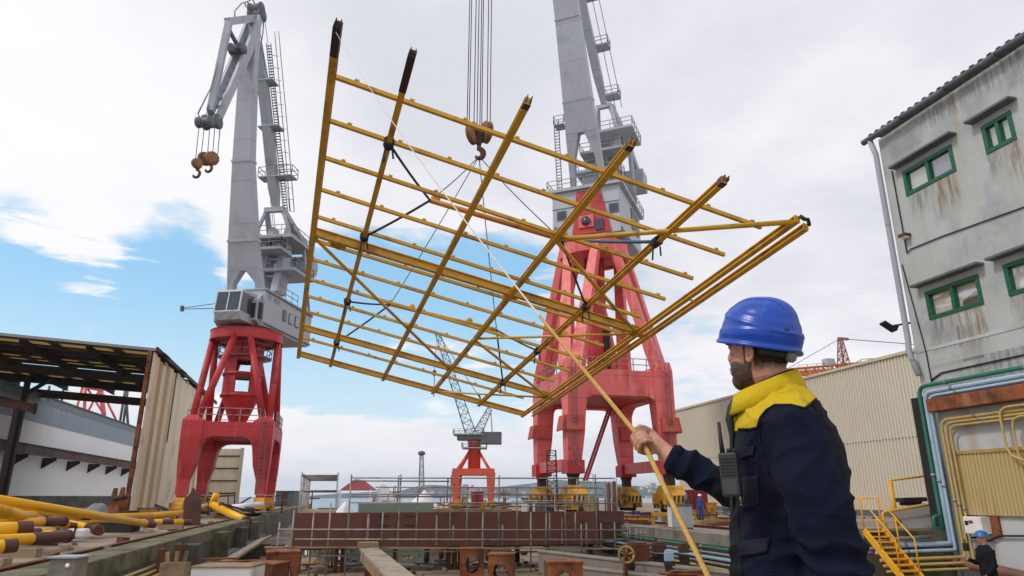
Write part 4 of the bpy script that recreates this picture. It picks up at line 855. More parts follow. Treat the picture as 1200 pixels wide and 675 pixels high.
# red derrick far behind the white shed
D_ = 190; o = thing('red_derrick', 'distant red tube legged derrick seen under the open shed roof', 'crane', ad(110, 560, D_))
b = MB()
for p, q, r in (((97, 452), (84, 500), .35), ((100, 452), (98, 505), .45), ((118, 456), (124, 505), .6), ((117, 456), (98, 492), .3), ((103, 456), (122, 486), .3), ((119, 458), (136, 492), .3), ((97, 452), (120, 456), .7)): b.tube([ad(p[0], p[1], D_ + (p[0] % 7)), ad(q[0], q[1], D_ + (q[0] % 5))], r, 8)
b.build('leg_frame', M['red'], o)
b = MB()
for p, q in (((148, 448), (139, 505)), ((152, 440), (144, 500)), ((147, 446), (150, 500))): b.tube([ad(*p, D_ + 8), ad(*q, D_ + 8)], .35, 6)
b.build('mast', M['grey_dk'], o)
for u in (55, 72):
    o = thing('flagpole', ['thin grey pole on the white shed roof under the dark girder', 'taller thin pole on the white shed roof, next to the red derrick'][u > 60], 'pole', ax(u, 470, XWH)); b = MB(); b.tube([ax(u, 472, XWH + .1), ax(u + 3, 452, XWH + .1)], .16, 6); b.build('shaft', M['grey_dk'], o)
# beige ribbed panel standing between the left crane's legs
D_ = 84; o = thing('cladding_panel', 'tall beige ribbed panel standing between the legs of the left crane', 'panel', ad(260, 595, D_))
q0, q1 = ad(241, 596, D_), ad(277, 596, D_); hgt = ad(262, 526, D_).z; e_ = (q1 - q0).normalized()
corr_obj('sheet', M['panel'], o, V((q0.x, q0.y, 0)), e_, Z3, (q1 - q0).length, hgt, .4, .06)
for k in range(5): b = MB(); z = hgt * (k + .4) / 5; b.beam(V((q0.x, q0.y, z)) - cf * .12, V((q1.x, q1.y, z)) - cf * .12, .1, .14); b.build('purlin', M['rust'], o)
b = MB()
for q in (q0, q1): b.beam(V((q.x, q.y, 0)) - cf * .15, V((q.x, q.y, hgt + .1)) - cf * .15, .4, .2)
b.build('frame', M['beige'], o)
# ------------------------------------------------------------------ beige shed on the right
BS = thing('beige_shed', 'long beige ribbed warehouse behind the worker and the grey building', 'warehouse', (45, 66, 0))
zt = 12.95
b = MB(); b.bb((45.2, 24, 0), (80, 87.7, zt - .2)); b.build('shed_body', M['beige'], BS)
b = MB(); b.bb((45.0, 24, 0), (45.22, 87.75, .5)); b.build('plinth', M['grey_dk'], BS)  # dark plinth, its tone also standing in for shadows of the pipes
corr_obj('wall_sheet', M['beige'], BS, (45.12, 24, .5), YA, Z3, 63.7, zt - .5, .36, .13, -XA)
corr_obj('end_sheet', M['beige'], BS, (45.1, 87.72, .5), XA, Z3, 34, zt - .5, .42, .07, YA)
b = MB(); b.bb((44.85, 24, zt - .05), (80, 87.95, zt + .2)); b.build('roof_edge', pm('trim_beige', srgb(196, 186, 160), .5), BS)
b = MB(); b.bb((44.99, 24, 6.2), (45.02, 87.7, 6.26)); b.build('sheet_lap', M['grey_dk'], BS)
# tower crane beyond its roof
D_ = 120; o = thing('tower_crane', 'orange boomed crane with a lattice peak rising behind the beige warehouse roof', 'crane', ad(990, 440, D_))
b = MB(); b.lattice(ad(915, 437.5, D_), ad(1030, 428, D_), 1.2, 1.4, 22, .09); b.beam(ad(915, 438.5, D_), ad(1030, 430, D_), 1.0, .5); b.build('boom', M['orange'], o)
b = MB(); b.lattice(ad(990, 436, D_), ad(984.5, 397, D_), 1.7, .5, 8, .07); b.beam(ad(982, 396.5, D_), ad(994, 397.5, D_), .5, .4); b.build('peak', pm('peak_red', srgb(150, 92, 84), .6), o)
b = MB(); b.box(ad(971, 425, D_), (1.6, 1.4, 1.3)); b.build('cabin', M['grey'], o)
b = MB(); b.tube([ad(984, 397, D_), ad(930, 428, D_), ad(905, 443, D_)], .05, 5); b.tube([ad(985, 397, D_), ad(1090, 405, D_)], .07, 5); b.rail([ad(936, 436, D_), ad(980, 432, D_)], 1.2, .03, 1.5); b.build('stay_rope', M['wire'], o)
b = MB(); b.tube([ad(1001, 426, 90), ad(1010, 421, 90), ad(1028, 420, 90), ad(1036, 418, 90)], .06, 5)
for u in (1009, 1018, 1027): b.tube([ad(u, 421, 90), ad(u + 1, 426, 90)], .05, 5)
o = b.build('roof_handrail', M['steel']); prop(o, 'thin pipe handrail on the beige warehouse roof beside the crane peak', 'handrail')
# ------------------------------------------------------------------ grey three storey building on the right
XB, YC = 15.6, 15.66; z0, zt = -.9, 12.2
GB = thing('grey_building', 'grey rendered three storey building with green framed windows and rusty lintel', 'building', (XB, YC, z0))
wins = [((1057, 202.5), (1115, 170), (1063.5, 230.5)), ((1149, 148), (1184, 129), (1157, 181)), ((1083.7, 343), (1146.5, 322), (1090, 375.7)), ((1174, 310.4), (1236, 291), (1184, 347))]
WR = []
for tl, tr, bl in wins:
    a, c, d = ax(*tl, XB), ax(*tr, XB), ax(*bl, XB); ya = (a.y + d.y) / 2; WR.append([c.y, ya, d.z, a.z])
for i, j in ((0, 1), (2, 3)):
    for k in (2, 3): m_ = (WR[i][k] + WR[j][k]) / 2; WR[i][k] = WR[j][k] = m_
YN = 2.0
def wallgrid(b, x0, x1, ya, yb, za, zb, holes):
    ys = sorted({ya, yb} | {q for h in holes for q in h[:2]}); zs = sorted({za, zb} | {q for h in holes for q in h[2:]})
    for i in range(len(ys) - 1):
        for j in range(len(zs) - 1):
            cy_, cz_ = (ys[i] + ys[i + 1]) / 2, (zs[j] + zs[j + 1]) / 2
            if any(h[0] < cy_ < h[1] and h[2] < cz_ < h[3] for h in holes): continue
            b.add([(x0, ys[i], zs[j]), (x0, ys[i + 1], zs[j]), (x0, ys[i + 1], zs[j + 1]), (x0, ys[i], zs[j + 1])], [(0, 3, 2, 1)])
    for h in holes:
        q = [(h[0], h[2]), (h[1], h[2]), (h[1], h[3]), (h[0], h[3])]
        for k in range(4):
            (a, c), (d, e) = q[k], q[(k + 1) % 4]; b.add([(x0, a, c), (x0, d, e), (x1, d, e), (x1, a, c)], [(0, 1, 2, 3)])
zl = ax(1100, 476, XB).z           # underside of the lintel band
b = MB(); wallgrid(b, XB, XB + .25, YN, YC, zl, zt, WR); b.bb((XB + .25, YN, zl), (XB + .3, YC, zt)); b.add([(XB, YC, zl), (XB + 18, YC, zl), (XB + 18, YC, zt), (XB, YC, zt)], [(0, 1, 2, 3)])
b.build('wall', M['render'], GB, recalc=False)
b = MB(); b.bb((XB + .05, YN, z0 - 1), (XB + 18, YC - .02, zl - .002)); b.build('lower_wall', M['render_lo'], GB)
reflect_pale = pm('pale_reflected_sky', srgb(206, 212, 208), .9, var=.2, scale=1.5); blind = pm('white_blind', srgb(208, 208, 204), .7, var=.05); curt = pm('lilac_curtain', srgb(150, 148, 164), .8, var=.15, scale=6)  # first one: pale colour standing for sky reflected in the lower panes
gl = bpy.data.materials.new('window_glass'); gl.use_nodes = True; gn = NT(gl.node_tree); gn.n.clear()
go = gn.new('ShaderNodeOutputMaterial'); gm = gn.new('ShaderNodeMixShader'); gt = gn.new('ShaderNodeBsdfTransparent'); gg = gn.new('ShaderNodeBsdfGlossy'); gg.inputs['Roughness'].default_value = .03
lw = gn.new('ShaderNodeLayerWeight'); lw.inputs[0].default_value = .35; gn.l.new(gn.math('ADD', gn.math('MULTIPLY', lw.outputs['Fresnel'], .25), .06), gm.inputs[0]); gn.l.new(gt.outputs[0], gm.inputs[1]); gn.l.new(gg.outputs[0], gm.inputs[2]); gn.l.new(gm.outputs[0], go.inputs[0])
for i, (ya, yb, za, zb) in enumerate(WR):
    fr = MB(); t_ = .11; x0 = XB - .03
    for (a, c, d, e) in ((ya, yb, za, za + t_), (ya, yb, zb - t_, zb), (ya, ya + t_, za + t_, zb - t_), (yb - t_, yb, za + t_, zb - t_), ((ya + yb) / 2 - .05, (ya + yb) / 2 + .05, za + t_, zb - t_)): fr.bb((x0, a, d), (XB + .12, c, e))
    f_ = fr.build('window', M['green'], GB, bevel=.01)
    for k, (a, c) in enumerate((((ya + yb) / 2 + .05, yb - t_), (ya + t_, (ya + yb) / 2 - .05))):
        b = MB(); b.bb((XB + .05, a, za + t_), (XB + .06, c, zb - t_)); b.build('pane', gl, f_)
        m_ = [[blind, curt], [blind, blind], [reflect_pale, reflect_pale], [reflect_pale, reflect_pale]][i][k]
        b = MB(); b.bb((XB + .14, a - .04, za + t_), (XB + .2, c + .04, zb - t_)); b.build('blind' if i < 2 else 'reflection_sheet', m_, f_)  # lower windows: sheet coloured like the reflected sky
        if i >= 2:
            b = MB(); h = zb - za; a += .15; c -= .1
            b.prism([V((XB + .12, a, za + t_)), V((XB + .12, c, za + t_)), V((XB + .12, c, za + h * .35)), V((XB + .12, a, za + h * .55))], V((.015, 0, 0))); b.build('reflection_shape', M['white'] if k == 0 else M['grey_dk'], f_)  # white and grey shapes coloured in as reflections on the glass
    b = MB(); b.bb((XB - .28, ya - .22, zb + .17), (XB, yb + .22, zb + .23)); b.build('canopy_ledge', M['grey_dk'], GB)
# roof: corrugated sheet and half round gutter in lengths
corr_obj('roof', M['grey_dk'], GB, (XB - .12, YN, zt + .22), YA, (1, 0, .1), YC + .25 - YN, 10, .26, .06, Z3, th=.02)
b = MB()
for k in range(9):
    a = YC + .35 - 1.55 * k; b.tube([(XB - .24, a, zt + .05), (XB - .24, a - 1.5, zt + .03)], .095, 10)
    b.tube([(XB - .24, a - 1.5, zt + .03), (XB - .24, a - 1.56, zt + .03)], .11, 10)
b.build('gutter', M['grey_dk'], GB)
b = MB(); b.tube([(XB - .22, YC + .1, zt), (XB - .12, YC + .06, zt - .5), (XB - .12, YC + .06, zl + 1.9), (XB - .12, YC + .1, zl + 1.6), (XB - .12, YC - .1, zl + .9)], .085, 8); b.build('downpipe', M['grey'], GB)
# facade cables, marks
b = MB()
def ff(u, v, off=.03): q = ax(u, v, XB); return V((XB - off, q.y, q.z))
b.tube([ff(1046, 200), ff(1064, 297), ff(1068, 292), ff(1105, 277), ff(1200, 243), ff(1290, 211)], .018, 5); b.build('facade_cable', M['black'], GB)
b = MB(); b.tube([ff(1058, 310), ff(1086, 412), ff(1093, 449)], .015, 5); b.tube([ff(1092, 446), ff(1104, 437), ff(1200, 416), ff(1300, 394)], .02, 5); b.build('facade_cable', M['black'], GB)
b = MB(); q = ff(1085, 410, 0); b.bb((XB - .015, YN, q.z - .04), (XB, YC, q.z + .04)); b.build('string_course', M['render_lo'], GB)
# repairs and runs below the sills
def stain(name, col, ya, yb, za, zb, amt):
    m = bpy.data.materials.get('stain_' + name)
    if not m:
        m = bpy.data.materials.new('stain_' + name); m.use_nodes = True; n = NT(m.node_tree); n.n.clear(); out = n.new('ShaderNodeOutputMaterial'); mx_ = n.new('ShaderNodeMixShader'); tr_ = n.new('ShaderNodeBsdfTransparent'); df = n.new('ShaderNodeBsdfDiffuse'); df.inputs[0].default_value = col
        tc_ = n.new('ShaderNodeTexCoord'); sp = n.new('ShaderNodeSeparateXYZ'); n.l.new(tc_.outputs['Generated'], sp.inputs[0])
        nz_ = n.noise(n.vmul(tc_.outputs['Object'], (1, 3.6, .5) if name != 'patch' else (1, 2.5, 2.5)), 2.2, 5, .65)
        eg = n.math('MULTIPLY', n.math('MULTIPLY', n.ramp(sp.outputs[1], 0, .25), n.math('SUBTRACT', 1., n.ramp(sp.outputs[1], .75, 1))), n.ramp(sp.outputs[2], 0, .7) if name != 'patch' else n.math('MULTIPLY', n.ramp(sp.outputs[2], 0, .2), n.math('SUBTRACT', 1., n.ramp(sp.outputs[2], .8, 1))))
        n.l.new(n.math('MULTIPLY', n.math('MULTIPLY', n.ramp(nz_, .34, .72), eg), amt), mx_.inputs[0]); n.l.new(tr_.outputs[0], mx_.inputs[1]); n.l.new(df.outputs[0], mx_.inputs[2]); n.l.new(mx_.outputs[0], out.inputs[0])
    b = MB(); b.bb((XB - .006, ya, za), (XB - .003, yb, zb)); b.build('wall_stain', m, GB)
for i, (ya, yb, za, zb) in enumerate(WR):
    stain('run', srgb(150, 120, 78), ya - .1, ya + (yb - ya) * .55, za - 1.3, za - .02, .34); stain('dark_run', srgb(92, 92, 88), ya + (yb - ya) * .5, yb + .1, za - .9, za - .02, .2)
for ya, yb, za, zb in ((11.2, 13.2, 7.3, 8.6), (13.6, 15.2, 4.9, 5.9), (9.2, 11.4, 10.9, 11.9), (8.6, 10.6, 6.2, 7.1), (14.2, 15.5, 10.9, 11.8)): stain('patch', srgb(206, 208, 204), ya, yb, za, zb, .22)
for ya, yb, za, zb in ((8.0, 15.3, zt - .9, zt - .02), (7, 15.2, zl + .1, zl + 1.1)): stain('dark_run', srgb(92, 92, 88), ya, yb, za, zb, .2)
# lintel, panel, wall pipes
b = MB(); qa = ax(1096, 469, XB - .3); b.bb((XB - .3, YN, qa.z - .28), (XB + .05, YC - .35, qa.z + .06)); b.build('lintel', M['rust_or'], GB, bevel=.02)
pa, pb = ax(1118, 533, XB), ax(1125, 603, XB)
corr_obj('ochre_panel', M['ochre'], GB, (XB - .02, YN, pb.z), YA, Z3, pa.y - YN, pa.z - pb.z, .105, .03, -XA)
b = MB(); b.bb((XB - .08, YN, pa.z), (XB + .05, pa.y + .05, pa.z + .08)); b.build('panel_trim', M['yellowpipe'], GB)
def pp(label, m, pts, r, nm='wall_pipe'):
    o = thing(nm, label, 'pipe', pts[0], 'pipes round the grey building corner'); b = MB(); out = []
    for i, p in enumerate(pts):       # rounded elbows
        if 0 < i < len(pts) - 1:
            a, c = (pts[i - 1] - p), (pts[i + 1] - p); k = min(.25, a.length / 3, c.length / 3)
            for s in (0, .25, .5, .75, 1): out.append((p + a.normalized() * k).lerp(p, s).lerp(p.lerp(p + c.normalized() * k, s), s))
        else: out.append(p)
    b.tube(out, r, 10); b.build('run', m, o)
    c_ = MB()
    for i in range(len(pts) - 1):
        n_ = int((pts[i + 1] - pts[i]).length / 2.2)
        for k in range(1, n_ + 1): q = pts[i].lerp(pts[i + 1], (k - .4) / n_); d_ = (pts[i + 1] - pts[i]).normalized(); c_.tube([q - d_ * .035, q + d_ * .035], r * 1.25, 10)
    if c_.v: c_.build('collar', M['steel'], o)
zp = ax(1100, 463, XB).z; zlow = ax(1113, 636, XB - .2).z; YT = YC - .1
def W(xo, y, z): return V((XB - xo, y, z))
for k, (lab, m, z_, yo, r, zb_, xe) in enumerate((('dark green pipe along the facade and down the building corner', 'greenpipe', zp + .28, .05, .055, zlow + .12, 13.1), ('pale blue pipe below the green one round the building corner', 'bluepipe', zp + .1, -.14, .06, zlow - .02, 13.0), ('thin pale blue pipe beside the thicker blue one on the corner', 'bluepipe', zp - .02, -.27, .04, zlow - .16, 12.92))):
    y_ = YT + yo; pp(lab, M[m], [W(.16 + .02 * k, YN, z_), W(.16 + .02 * k, y_, z_), W(.16 + .02 * k, y_, zb_), V((XB - .3, y_ + .0, zb_)), V((xe, YC - .28 - .1 * k, zb_ - .02))], r)
zy = ax(1110, 492, XB).z
for k, (lab, r) in enumerate((('pale yellow pipe under the rusty lintel, outer of the three', .04), ('pale yellow pipe under the rusty lintel, middle of the three', .034), ('pale yellow pipe under the rusty lintel, innermost of the three', .03))):
    y_ = YT - .46 - .12 * k; zz = zy - .09 * k; zb_ = zlow - .32 - .12 * k
    pp(lab, M['yellowpipe'], [W(.14, YN, zz), W(.14, y_, zz), W(.14, y_, zb_), V((XB - .32, y_, zb_)), V((12.9, YC - .62 - .08 * k, zb_ - .02))], r)
q = ax(1195, 480, XB).y
pp('pale yellow pipe loop bending down over the ochre panel', M['yellowpipe'], [W(.22, q - 1.5, zy + .1), W(.22, q + .35, zy + .1), W(.22, q + .35, zy - 1.0), W(.22, q - 1.2, zy - 1.6)], .03)
pp('second pale yellow pipe beside the loop over the ochre panel', M['yellowpipe'], [W(.2, q - 1.2, zy - .15), W(.2, q + .1, zy - .15), W(.2, q + .1, zy - 1.2), W(.2, q - 1.2, zy - 1.9)], .028)
pp('grey conduit on the white wall left of the ochre panel', M['grey'], [W(.08, pa.y + .5, pa.z), W(.08, pa.y + .42, z0 + .2)], .05)
b = MB(); b.bb((XB - .12, YC - .1, zlow - .1), (XB + .02, YC + .32, zl + .3)); o = b.build('cable_trunking', M['black']); prop(o, 'black cable trunking band down the corner of the grey building', 'cable tray')
# brown pipe, meter cabinet, cable
pp('thick brown pipe sloping along the foot of the white wall', pm('brown_pipe', srgb(132, 92, 74), .6, var=.15, dirt=srgb(90, 66, 56), damt=.4), [ax(1096, 654, XB - .25), ax(1150, 664, XB - .25), ax(1200, 676, XB - .25), ax(1290, 698, XB - .25)], .13, 'brown_pipe')
q = ax(1139, 605, XB); q2 = ax(1164, 626, XB); o = thing('meter_cabinet', 'white electrical cabinet on the wall above the man in the blue helmet', 'cabinet', (XB, q.y, q2.z))
b = MB(); b.bb((XB - .3, q2.y, q2.z), (XB + .05, q.y, q.z)); b.build('box', M['white'], o, bevel=.015)
b = MB(); b.bb((XB - .31, q.y - .28, q.z - .16), (XB - .3, q.y - .16, q.z - .09)); b.build('indicator', M['tentred'], o)
b = MB(); b.bb((XB - .31, q.y - .14, q.z - .2), (XB - .3, q.y - .05, q.z - .1)); b.build('switch', M['black'], o)
b = MB(); b.bb((XB - .02, q.y + .02, q.z - .14), (XB + .04, q.y + .26, q.z + .06)); o = b.build('wall_sign', M['green']); prop(o, 'small green sign beside the white electrical cabinet', 'sign')
b = MB(); b.bb((XB - .03, q2.y - .22, q2.z - .05), (XB + .04, q2.y - .01, q.z + .02)); o = b.build('rusty_plate', M['rust_or']); prop(o, 'rusty plate on the wall right of the electrical cabinet', 'plate')
b = MB(); b.tube([ff(1133, 630), ff(1150, 630), ff(1160, 634), ff(1172, 628), ff(1200, 628), ff(1290, 632)], .025, 6); o = b.build('wall_cable', M['black']); prop(o, 'black cable drooping along the white lower wall', 'cable')
# floodlight and small wall lamp
q = ax(1071, 377, XB); o = thing('floodlight', 'black floodlight on a bracket arm at the corner of the grey building', 'floodlight', q)
t_ = onplane(1046, 382, (0, YC + .4, 0), (0, 1, 0)); b = MB(); b.tube([V((XB, YC, q.z)), t_], .03, 6); b.build('arm', M['black'], o)
b = MB(); e1 = (cx * .8 - Z3 * .6).normalized(); e3 = (cx * .6 + Z3 * .8).normalized(); b.box(t_ - cx * .12 - Z3 * .02, (.42, .3, .07), (e1, cf, e3)); b.box(t_ + cx * .05 - Z3 * .06, (.12, .16, .16), (e1, cf, e3)); b.build('head', M['black'], o, bevel=.01)
q = ax(1064, 276, XB); o = thing('wall_lamp', 'small bulkhead lamp near the roof corner of the grey building', 'lamp', q); b = MB(); b.bb((XB - .25, q.y - .12, q.z - .05), (XB, q.y + .12, q.z + .03)); b.build('housing', M['rust'], o); b = MB(); b.bb((XB - .2, q.y - .09, q.z - .1), (XB - .04, q.y + .09, q.z - .05)); b.build('lens', M['white'], o)
# ------------------------------------------------------------------ raised terrace, stairs and handrails before the corner
zT = .82
b = MB(); b.bb((12.9, YC + .02, -2), (33, 18.7, zT)); prop(b.build('terrace', M['deck']), kind='structure')
b = MB(); b.bb((12.9, YC - .16, -2), (XB + .05, YC + .019, zT - .06)); prop(b.build('retaining_wall', M['moss']), 'mossy stone retaining wall below the pipes, behind the yellow stairs', 'wall')
ym = pm('stair_yellow', srgb(226, 164, 24), .45, var=.1, dirt=srgb(150, 110, 40), damt=.3)
o = thing('yellow_stairs', 'yellow steel stairs leading down from the terrace beside the worker', 'stairs', (11.6, YC, zT))
sa, sb = ay(1013, 622, YC - .2), ay(1034, 622, YC - .2); dn = ay(1056, 676, YC - 1.5) - V((sa.x, sa.y, zT - .05))
for p in (sa, sb): b = MB(); p = V((p.x, p.y, zT - .05)); b.beam(p, p + dn * 1.72, .05, .17); b.build('stringer', ym, o)
for k in range(13): b = MB(); q = V(((sa.x + sb.x) / 2, sa.y, zT - .02)) + dn * ((k + .3) / 8); b.box(q, (abs(sb.x - sa.x), .24, .03)); b.build('tread', ym, o)
for p, hh in ((sa, .75), (sb, .75)):
    b = MB(); p = V((p.x, p.y, zT)); b.tube([p + V((0, .9, 0)), p + V((0, .9, hh)), p + V((0, 0, hh)), p + dn + Z3 * hh, p + dn], .018, 8); b.tube([p, p + Z3 * hh], .018, 8); b.tube([p + dn * .5, p + dn * .5 + Z3 * hh], .018, 8); b.build('handrail', ym, o)
o = thing('yellow_handrail', 'yellow pipe handrail round the terrace in front of the beige warehouse', 'handrail', (12.6, YC + 1, zT))
for pts in ([(1053, 621), (1043, 563), (1097, 556)], [(1040, 622), (1034, 602), (1036, 600), (1098, 590)]):
    b = MB(); Y_ = YC + (1.2 if pts[0][0] > 1045 else .5); b.tube([ay(u, v, Y_) for u, v in pts], .035, 8); b.build('rail', ym, o)
b = MB(); b.tube([ay(1052, 621, YC + 1.2), ay(1043, 563, YC + 1.2)], .06, 8); b.build('rail', ym, o)
q = [ay(u, v, YC + .3) for u, v in ((1066, 620), (1106, 615), (1102, 590), (1060, 597))]; b = MB(); b.prism([p + YA * (.0 if i < 2 else .5) for i, p in enumerate(q)], V((0, .04, 0))); o = b.build('sheet_panel', pm('dull_sheet', srgb(128, 124, 118), .5, var=.15, dirt=srgb(170, 160, 130), damt=.3)); prop(o, 'grey metal sheet leaning behind the green pipe loop on the terrace', 'panel')
b = MB(); 
for k in range(7): b.beam(ay(1056 + 3.6 * k, 592, YC + 2.2), ay(1057 + 3.6 * k, 586, YC + 2.2), .05, .1)
b.beam(ay(1054, 586, YC + 2.2), ay(1082, 585, YC + 2.2), .3, .12); b.beam(ay(1056, 596, YC + 2.2), ay(1062, 612, YC + 2.2), .3, .2); o = b.build('cable_reel_rack', M['burnt']); prop(o, 'dark slatted rack on the terrace behind the grey metal sheet', 'rack')
pp('small green and blue pipe loop standing on the terrace edge', M['greenpipe'], [ay(1099, 634, YC - .1), ay(1093, 606, YC - .1), ay(1102, 603, YC - .1), ay(1109, 634, YC - .1)], .04)
for k in range(4): b = MB(); b.tube([V((12.95, YC - .5 + .12 * k, zT - .25 - .1 * k)), V((XB - .8, YC - .3 + .1 * k, zT - .18 - .1 * k))], .035, 8); o = b.build('ground_pipe', M['steel']); prop(o, 'thin dark pipe running along the terrace edge below the leaning sheet', 'pipe', 'thin pipes along the terrace edge')
# ------------------------------------------------------------------ hull section standing across the slip
YH = 37.0
xl, xr, xm = ay(345, 600, YH).x, ay(733, 600, YH).x, ay(699, 600, YH).x
zt, zb = ay(540, 600, YH).z, ay(540, 640, YH).z
HS = thing('hull_section', 'long dark red painted hull section lying across the slip on supports', 'hull section', ((xl + xr) / 2, YH, -2))
b = MB(); b.bb((xl, YH, zb), (xm, YH + .12, zt)); b.build('side_plate', M['hull'], HS)
b = MB(); b.bb((xl, YH + .12, zb + .1), (xm, YH + 3.6, zb + .2)); b.bb((xl, YH + .12, zt - .3), (xm, YH + 3.6, zt - .2)); b.build('inner_deck', M['hull'], HS)
b = MB(); b.bb((xm + .04, YH + .25, zb + .15), (xr, YH + .4, zt)); b.bb((xm + .04, YH + .2, zb + (zt - zb) * .62), (xr, YH + .25, zb + (zt - zb) * .72)); b.build('end_plate', pm('brown_plate', srgb(98, 62, 50), .7, var=.2, dirt=DRUST, damt=.5, streak=srgb(150, 130, 110), samt=.4), HS)
for u in (432, 512, 639, 658): p = ay(u, 610, YH - .03); b = MB(); b.beam(V((p.x, YH - .03, zb + .05)), V((p.x + .03, YH - .03, zt - .3)), .05, .03); b.build('weld_seam', pm('seam_pale%d' % u, srgb(166, 138, 124), .6), HS)
for u in (450, 480): 
    for v in (604, 615): b = MB(); p, q = ay(u - 6, v, YH - .02), ay(u + 6, v + .6, YH - .02); b.bb((p.x, YH - .02, p.z - .06), (q.x, YH + .05, q.z + .02)); b.build('slot', M['black'], HS)
for u in (352, 395, 402, 440, 463, 525, 532, 539, 546, 640, 690):
    p = ay(u, 640, YH + 1.0); b = MB(); b.bb((p.x - .1, YH + .6, -2), (p.x + .1, YH + .9, zb + .1)); b.build('support_post', M['rust'], HS)
b = MB(); b.bb((xl - .2, YH + .7, zb - .12), (xr, YH + 1.0, zb + .02)); b.build('support_beam', M['grey_dk'], HS)
# keel blocks with octagonal holes
def keel(label, u, v, D_, wd, zt_, rot, cut=.31):
    p = ad(u, v, D_); c = V((p.x, p.y, 0)); o = thing('keel_block', label, 'keel block', V((p.x, p.y, -2)), 'rusty keel blocks on the slip floor')
    a = Matrix.Rotation(rot, 3, 'Z') @ cx; n = Matrix.Rotation(rot, 3, 'Z') @ cf; z0, z1 = -2., zt_; h = z1 - z0; cz = (z0 + z1) / 2
    for s in (-1, 1):
        b = MB(); vs = []; outer = [(-wd / 2, z0), (0, z0), (wd / 2, z0), (wd / 2, cz), (wd / 2, z1), (0, z1), (-wd / 2, z1), (-wd / 2, cz)]
        inn = [(math.cos(R(225 + 45 * k)) * cut * wd, cz + math.sin(R(225 + 45 * k)) * cut * h) for k in range(8)]
        for d in (0, .05):
            for (x, z) in outer + inn: vs.append(c + a * x + n * (s * (wd / 2 - d)) + Z3 * z)
        fs = []
        for k in range(8):
            j = (k + 1) % 8; fs += [(k, j, 8 + j, 8 + k), (16 + k, 24 + k, 24 + j, 16 + j), (8 + k, 8 + j, 24 + j, 24 + k)]
        b.add(vs, fs); b.build('face_plate', M['rust_or'], o)
        b = MB(); b.box(c + a * s * (wd / 2 - .03) + Z3 * cz, (.05, wd - .12, h - .01), (a, n, Z3)); b.build('side_plate', M['rust'], o)
    b = MB(); b.box(c + Z3 * (z1 + .025), (wd + .06, wd + .06, .05), (a, n, Z3)); b.build('top_plate', M['rust_or'], o)
keel('rusty box block with octagonal hole, farthest of the three in the middle of the slip', 553, 656, 34, 1.08, -.72, .1)
keel('rusty box block with octagonal hole, between the farthest and the nearest one', 588, 664, 30, 1.0, -.66, -.1)
keel('nearest rusty box block with octagonal hole, right of the other two', 660, 668, 25, 1.18, -.52, .05)
keel('rusty block with a round hole behind the pale crate at the lower left', 330, 668, 27, 1.15, -.35, .35)
keel('rusty square frame block beside the pale crate at the lower left', 312, 675, 23.5, 1.0, -.45, -.2, .38)
for k, (u, D_) in enumerate(((500, 42), (517, 44), (606, 42), (572, 43))):
    p = ad(u, 650, D_); b = MB(); b.tube([V((p.x, p.y, -2)), V((p.x, p.y, -1.15))], .16, 10); b.box((p.x, p.y, -1.1), (.5, .5, .1)); o = b.build('prop_post', M['rust']); prop(o, 'short rusty prop under the shadow of the hull section', 'prop', 'props under the hull section')
# weathered beam walkway
a, c = az(432, 643, -.7), az(478, 685, -.7); d = (c - a).normalized(); sd_ = d.cross(Z3)
o = thing('beam_walkway', 'long weathered grey beam pointing from the hull section towards the lower middle of the photo', 'beam', a); o['label'] = 'long weathered grey box beam running from the hull section towards the camera'
b = MB(); b.beam(a, a + d * 20, .85, .09); b.build('top_board', pm('grey_board', srgb(158, 146, 130), .85, var=.2, scale=3, dirt=srgb(90, 78, 64), damt=.5, dscale=1.2, bump=.4), o)
b = MB(); b.beam(a - Z3 * .28, a + d * 20 - Z3 * .28, .7, .46); b.build('web', M['wood'], o)
for k in range(6): q = a + d * (1 + 3 * k); b = MB(); b.bb((q.x - .2, q.y - .2, -2), (q.x + .2, q.y + .2, a.z - .5)); b.build('trestle', M['rust'], o)
b = MB(); b.box(a - d * .5 + Z3 * .16, (.9, .9, .2), (d, sd_, Z3)); b.build('step_board', M['wood'], o)
# ------------------------------------------------------------------ scaffolding
def tube_part(o, p, q, r=.038, nm='ledger'):
    b = MB(); b.tube([p, q], r, 6); b.build(nm, M['steel'], o)
YG = 35.4
G_ = thing('scaffold_rail', 'tube scaffold guardrail in front of the dark red hull section', 'scaffold', ay(540, 645, YG))
for u, v0, v1 in ((328, 612, 655), (345, 598, 660), (388, 590, 663), (409, 600, 663), (412, 556, 640), (432, 602, 640), (467.5, 557, 590), (470, 556, 663), (512, 604, 636), (525, 561, 590), (529, 557, 640), (531.5, 616, 640), (585, 557, 640), (589, 615, 640), (640, 600, 640), (644, 601, 642), (674, 600, 636), (681, 614, 650), (687, 613, 650), (697.5, 556, 640), (704, 613, 648), (709, 564, 600), (717, 566, 600), (735, 612, 650), (368, 600, 663), (449, 600, 640), (490, 575, 640), (548, 572, 640), (566, 600, 660), (606, 570, 640), (622, 600, 658), (662, 572, 640), (720, 612, 650)): p_ = ay(u, v0, YG); q_z = -2 if v1 >= 655 else ay(u, v1, YG).z; tube_part(G_, p_, V((p_.x - .02, YG, q_z)), nm='standard')
for v, u0, u1 in ((620.5, 325, 736), (632, 345, 736), (560, 411, 720), (563.5, 411, 527), (579, 411, 690), (581.5, 411, 527), (571, 440, 700), (589, 411, 720), (646, 430, 640), (651, 345, 430)): tube_part(G_, ay(u0, v, YG - .06), ay(u1, v + .6, YG - .06))
b = MB(); p, q = ay(310, 641.5, YG), ay(738, 643, YG); b.beam(p, q, .5, .06); b.build('walk_board', M['wood'], G_)
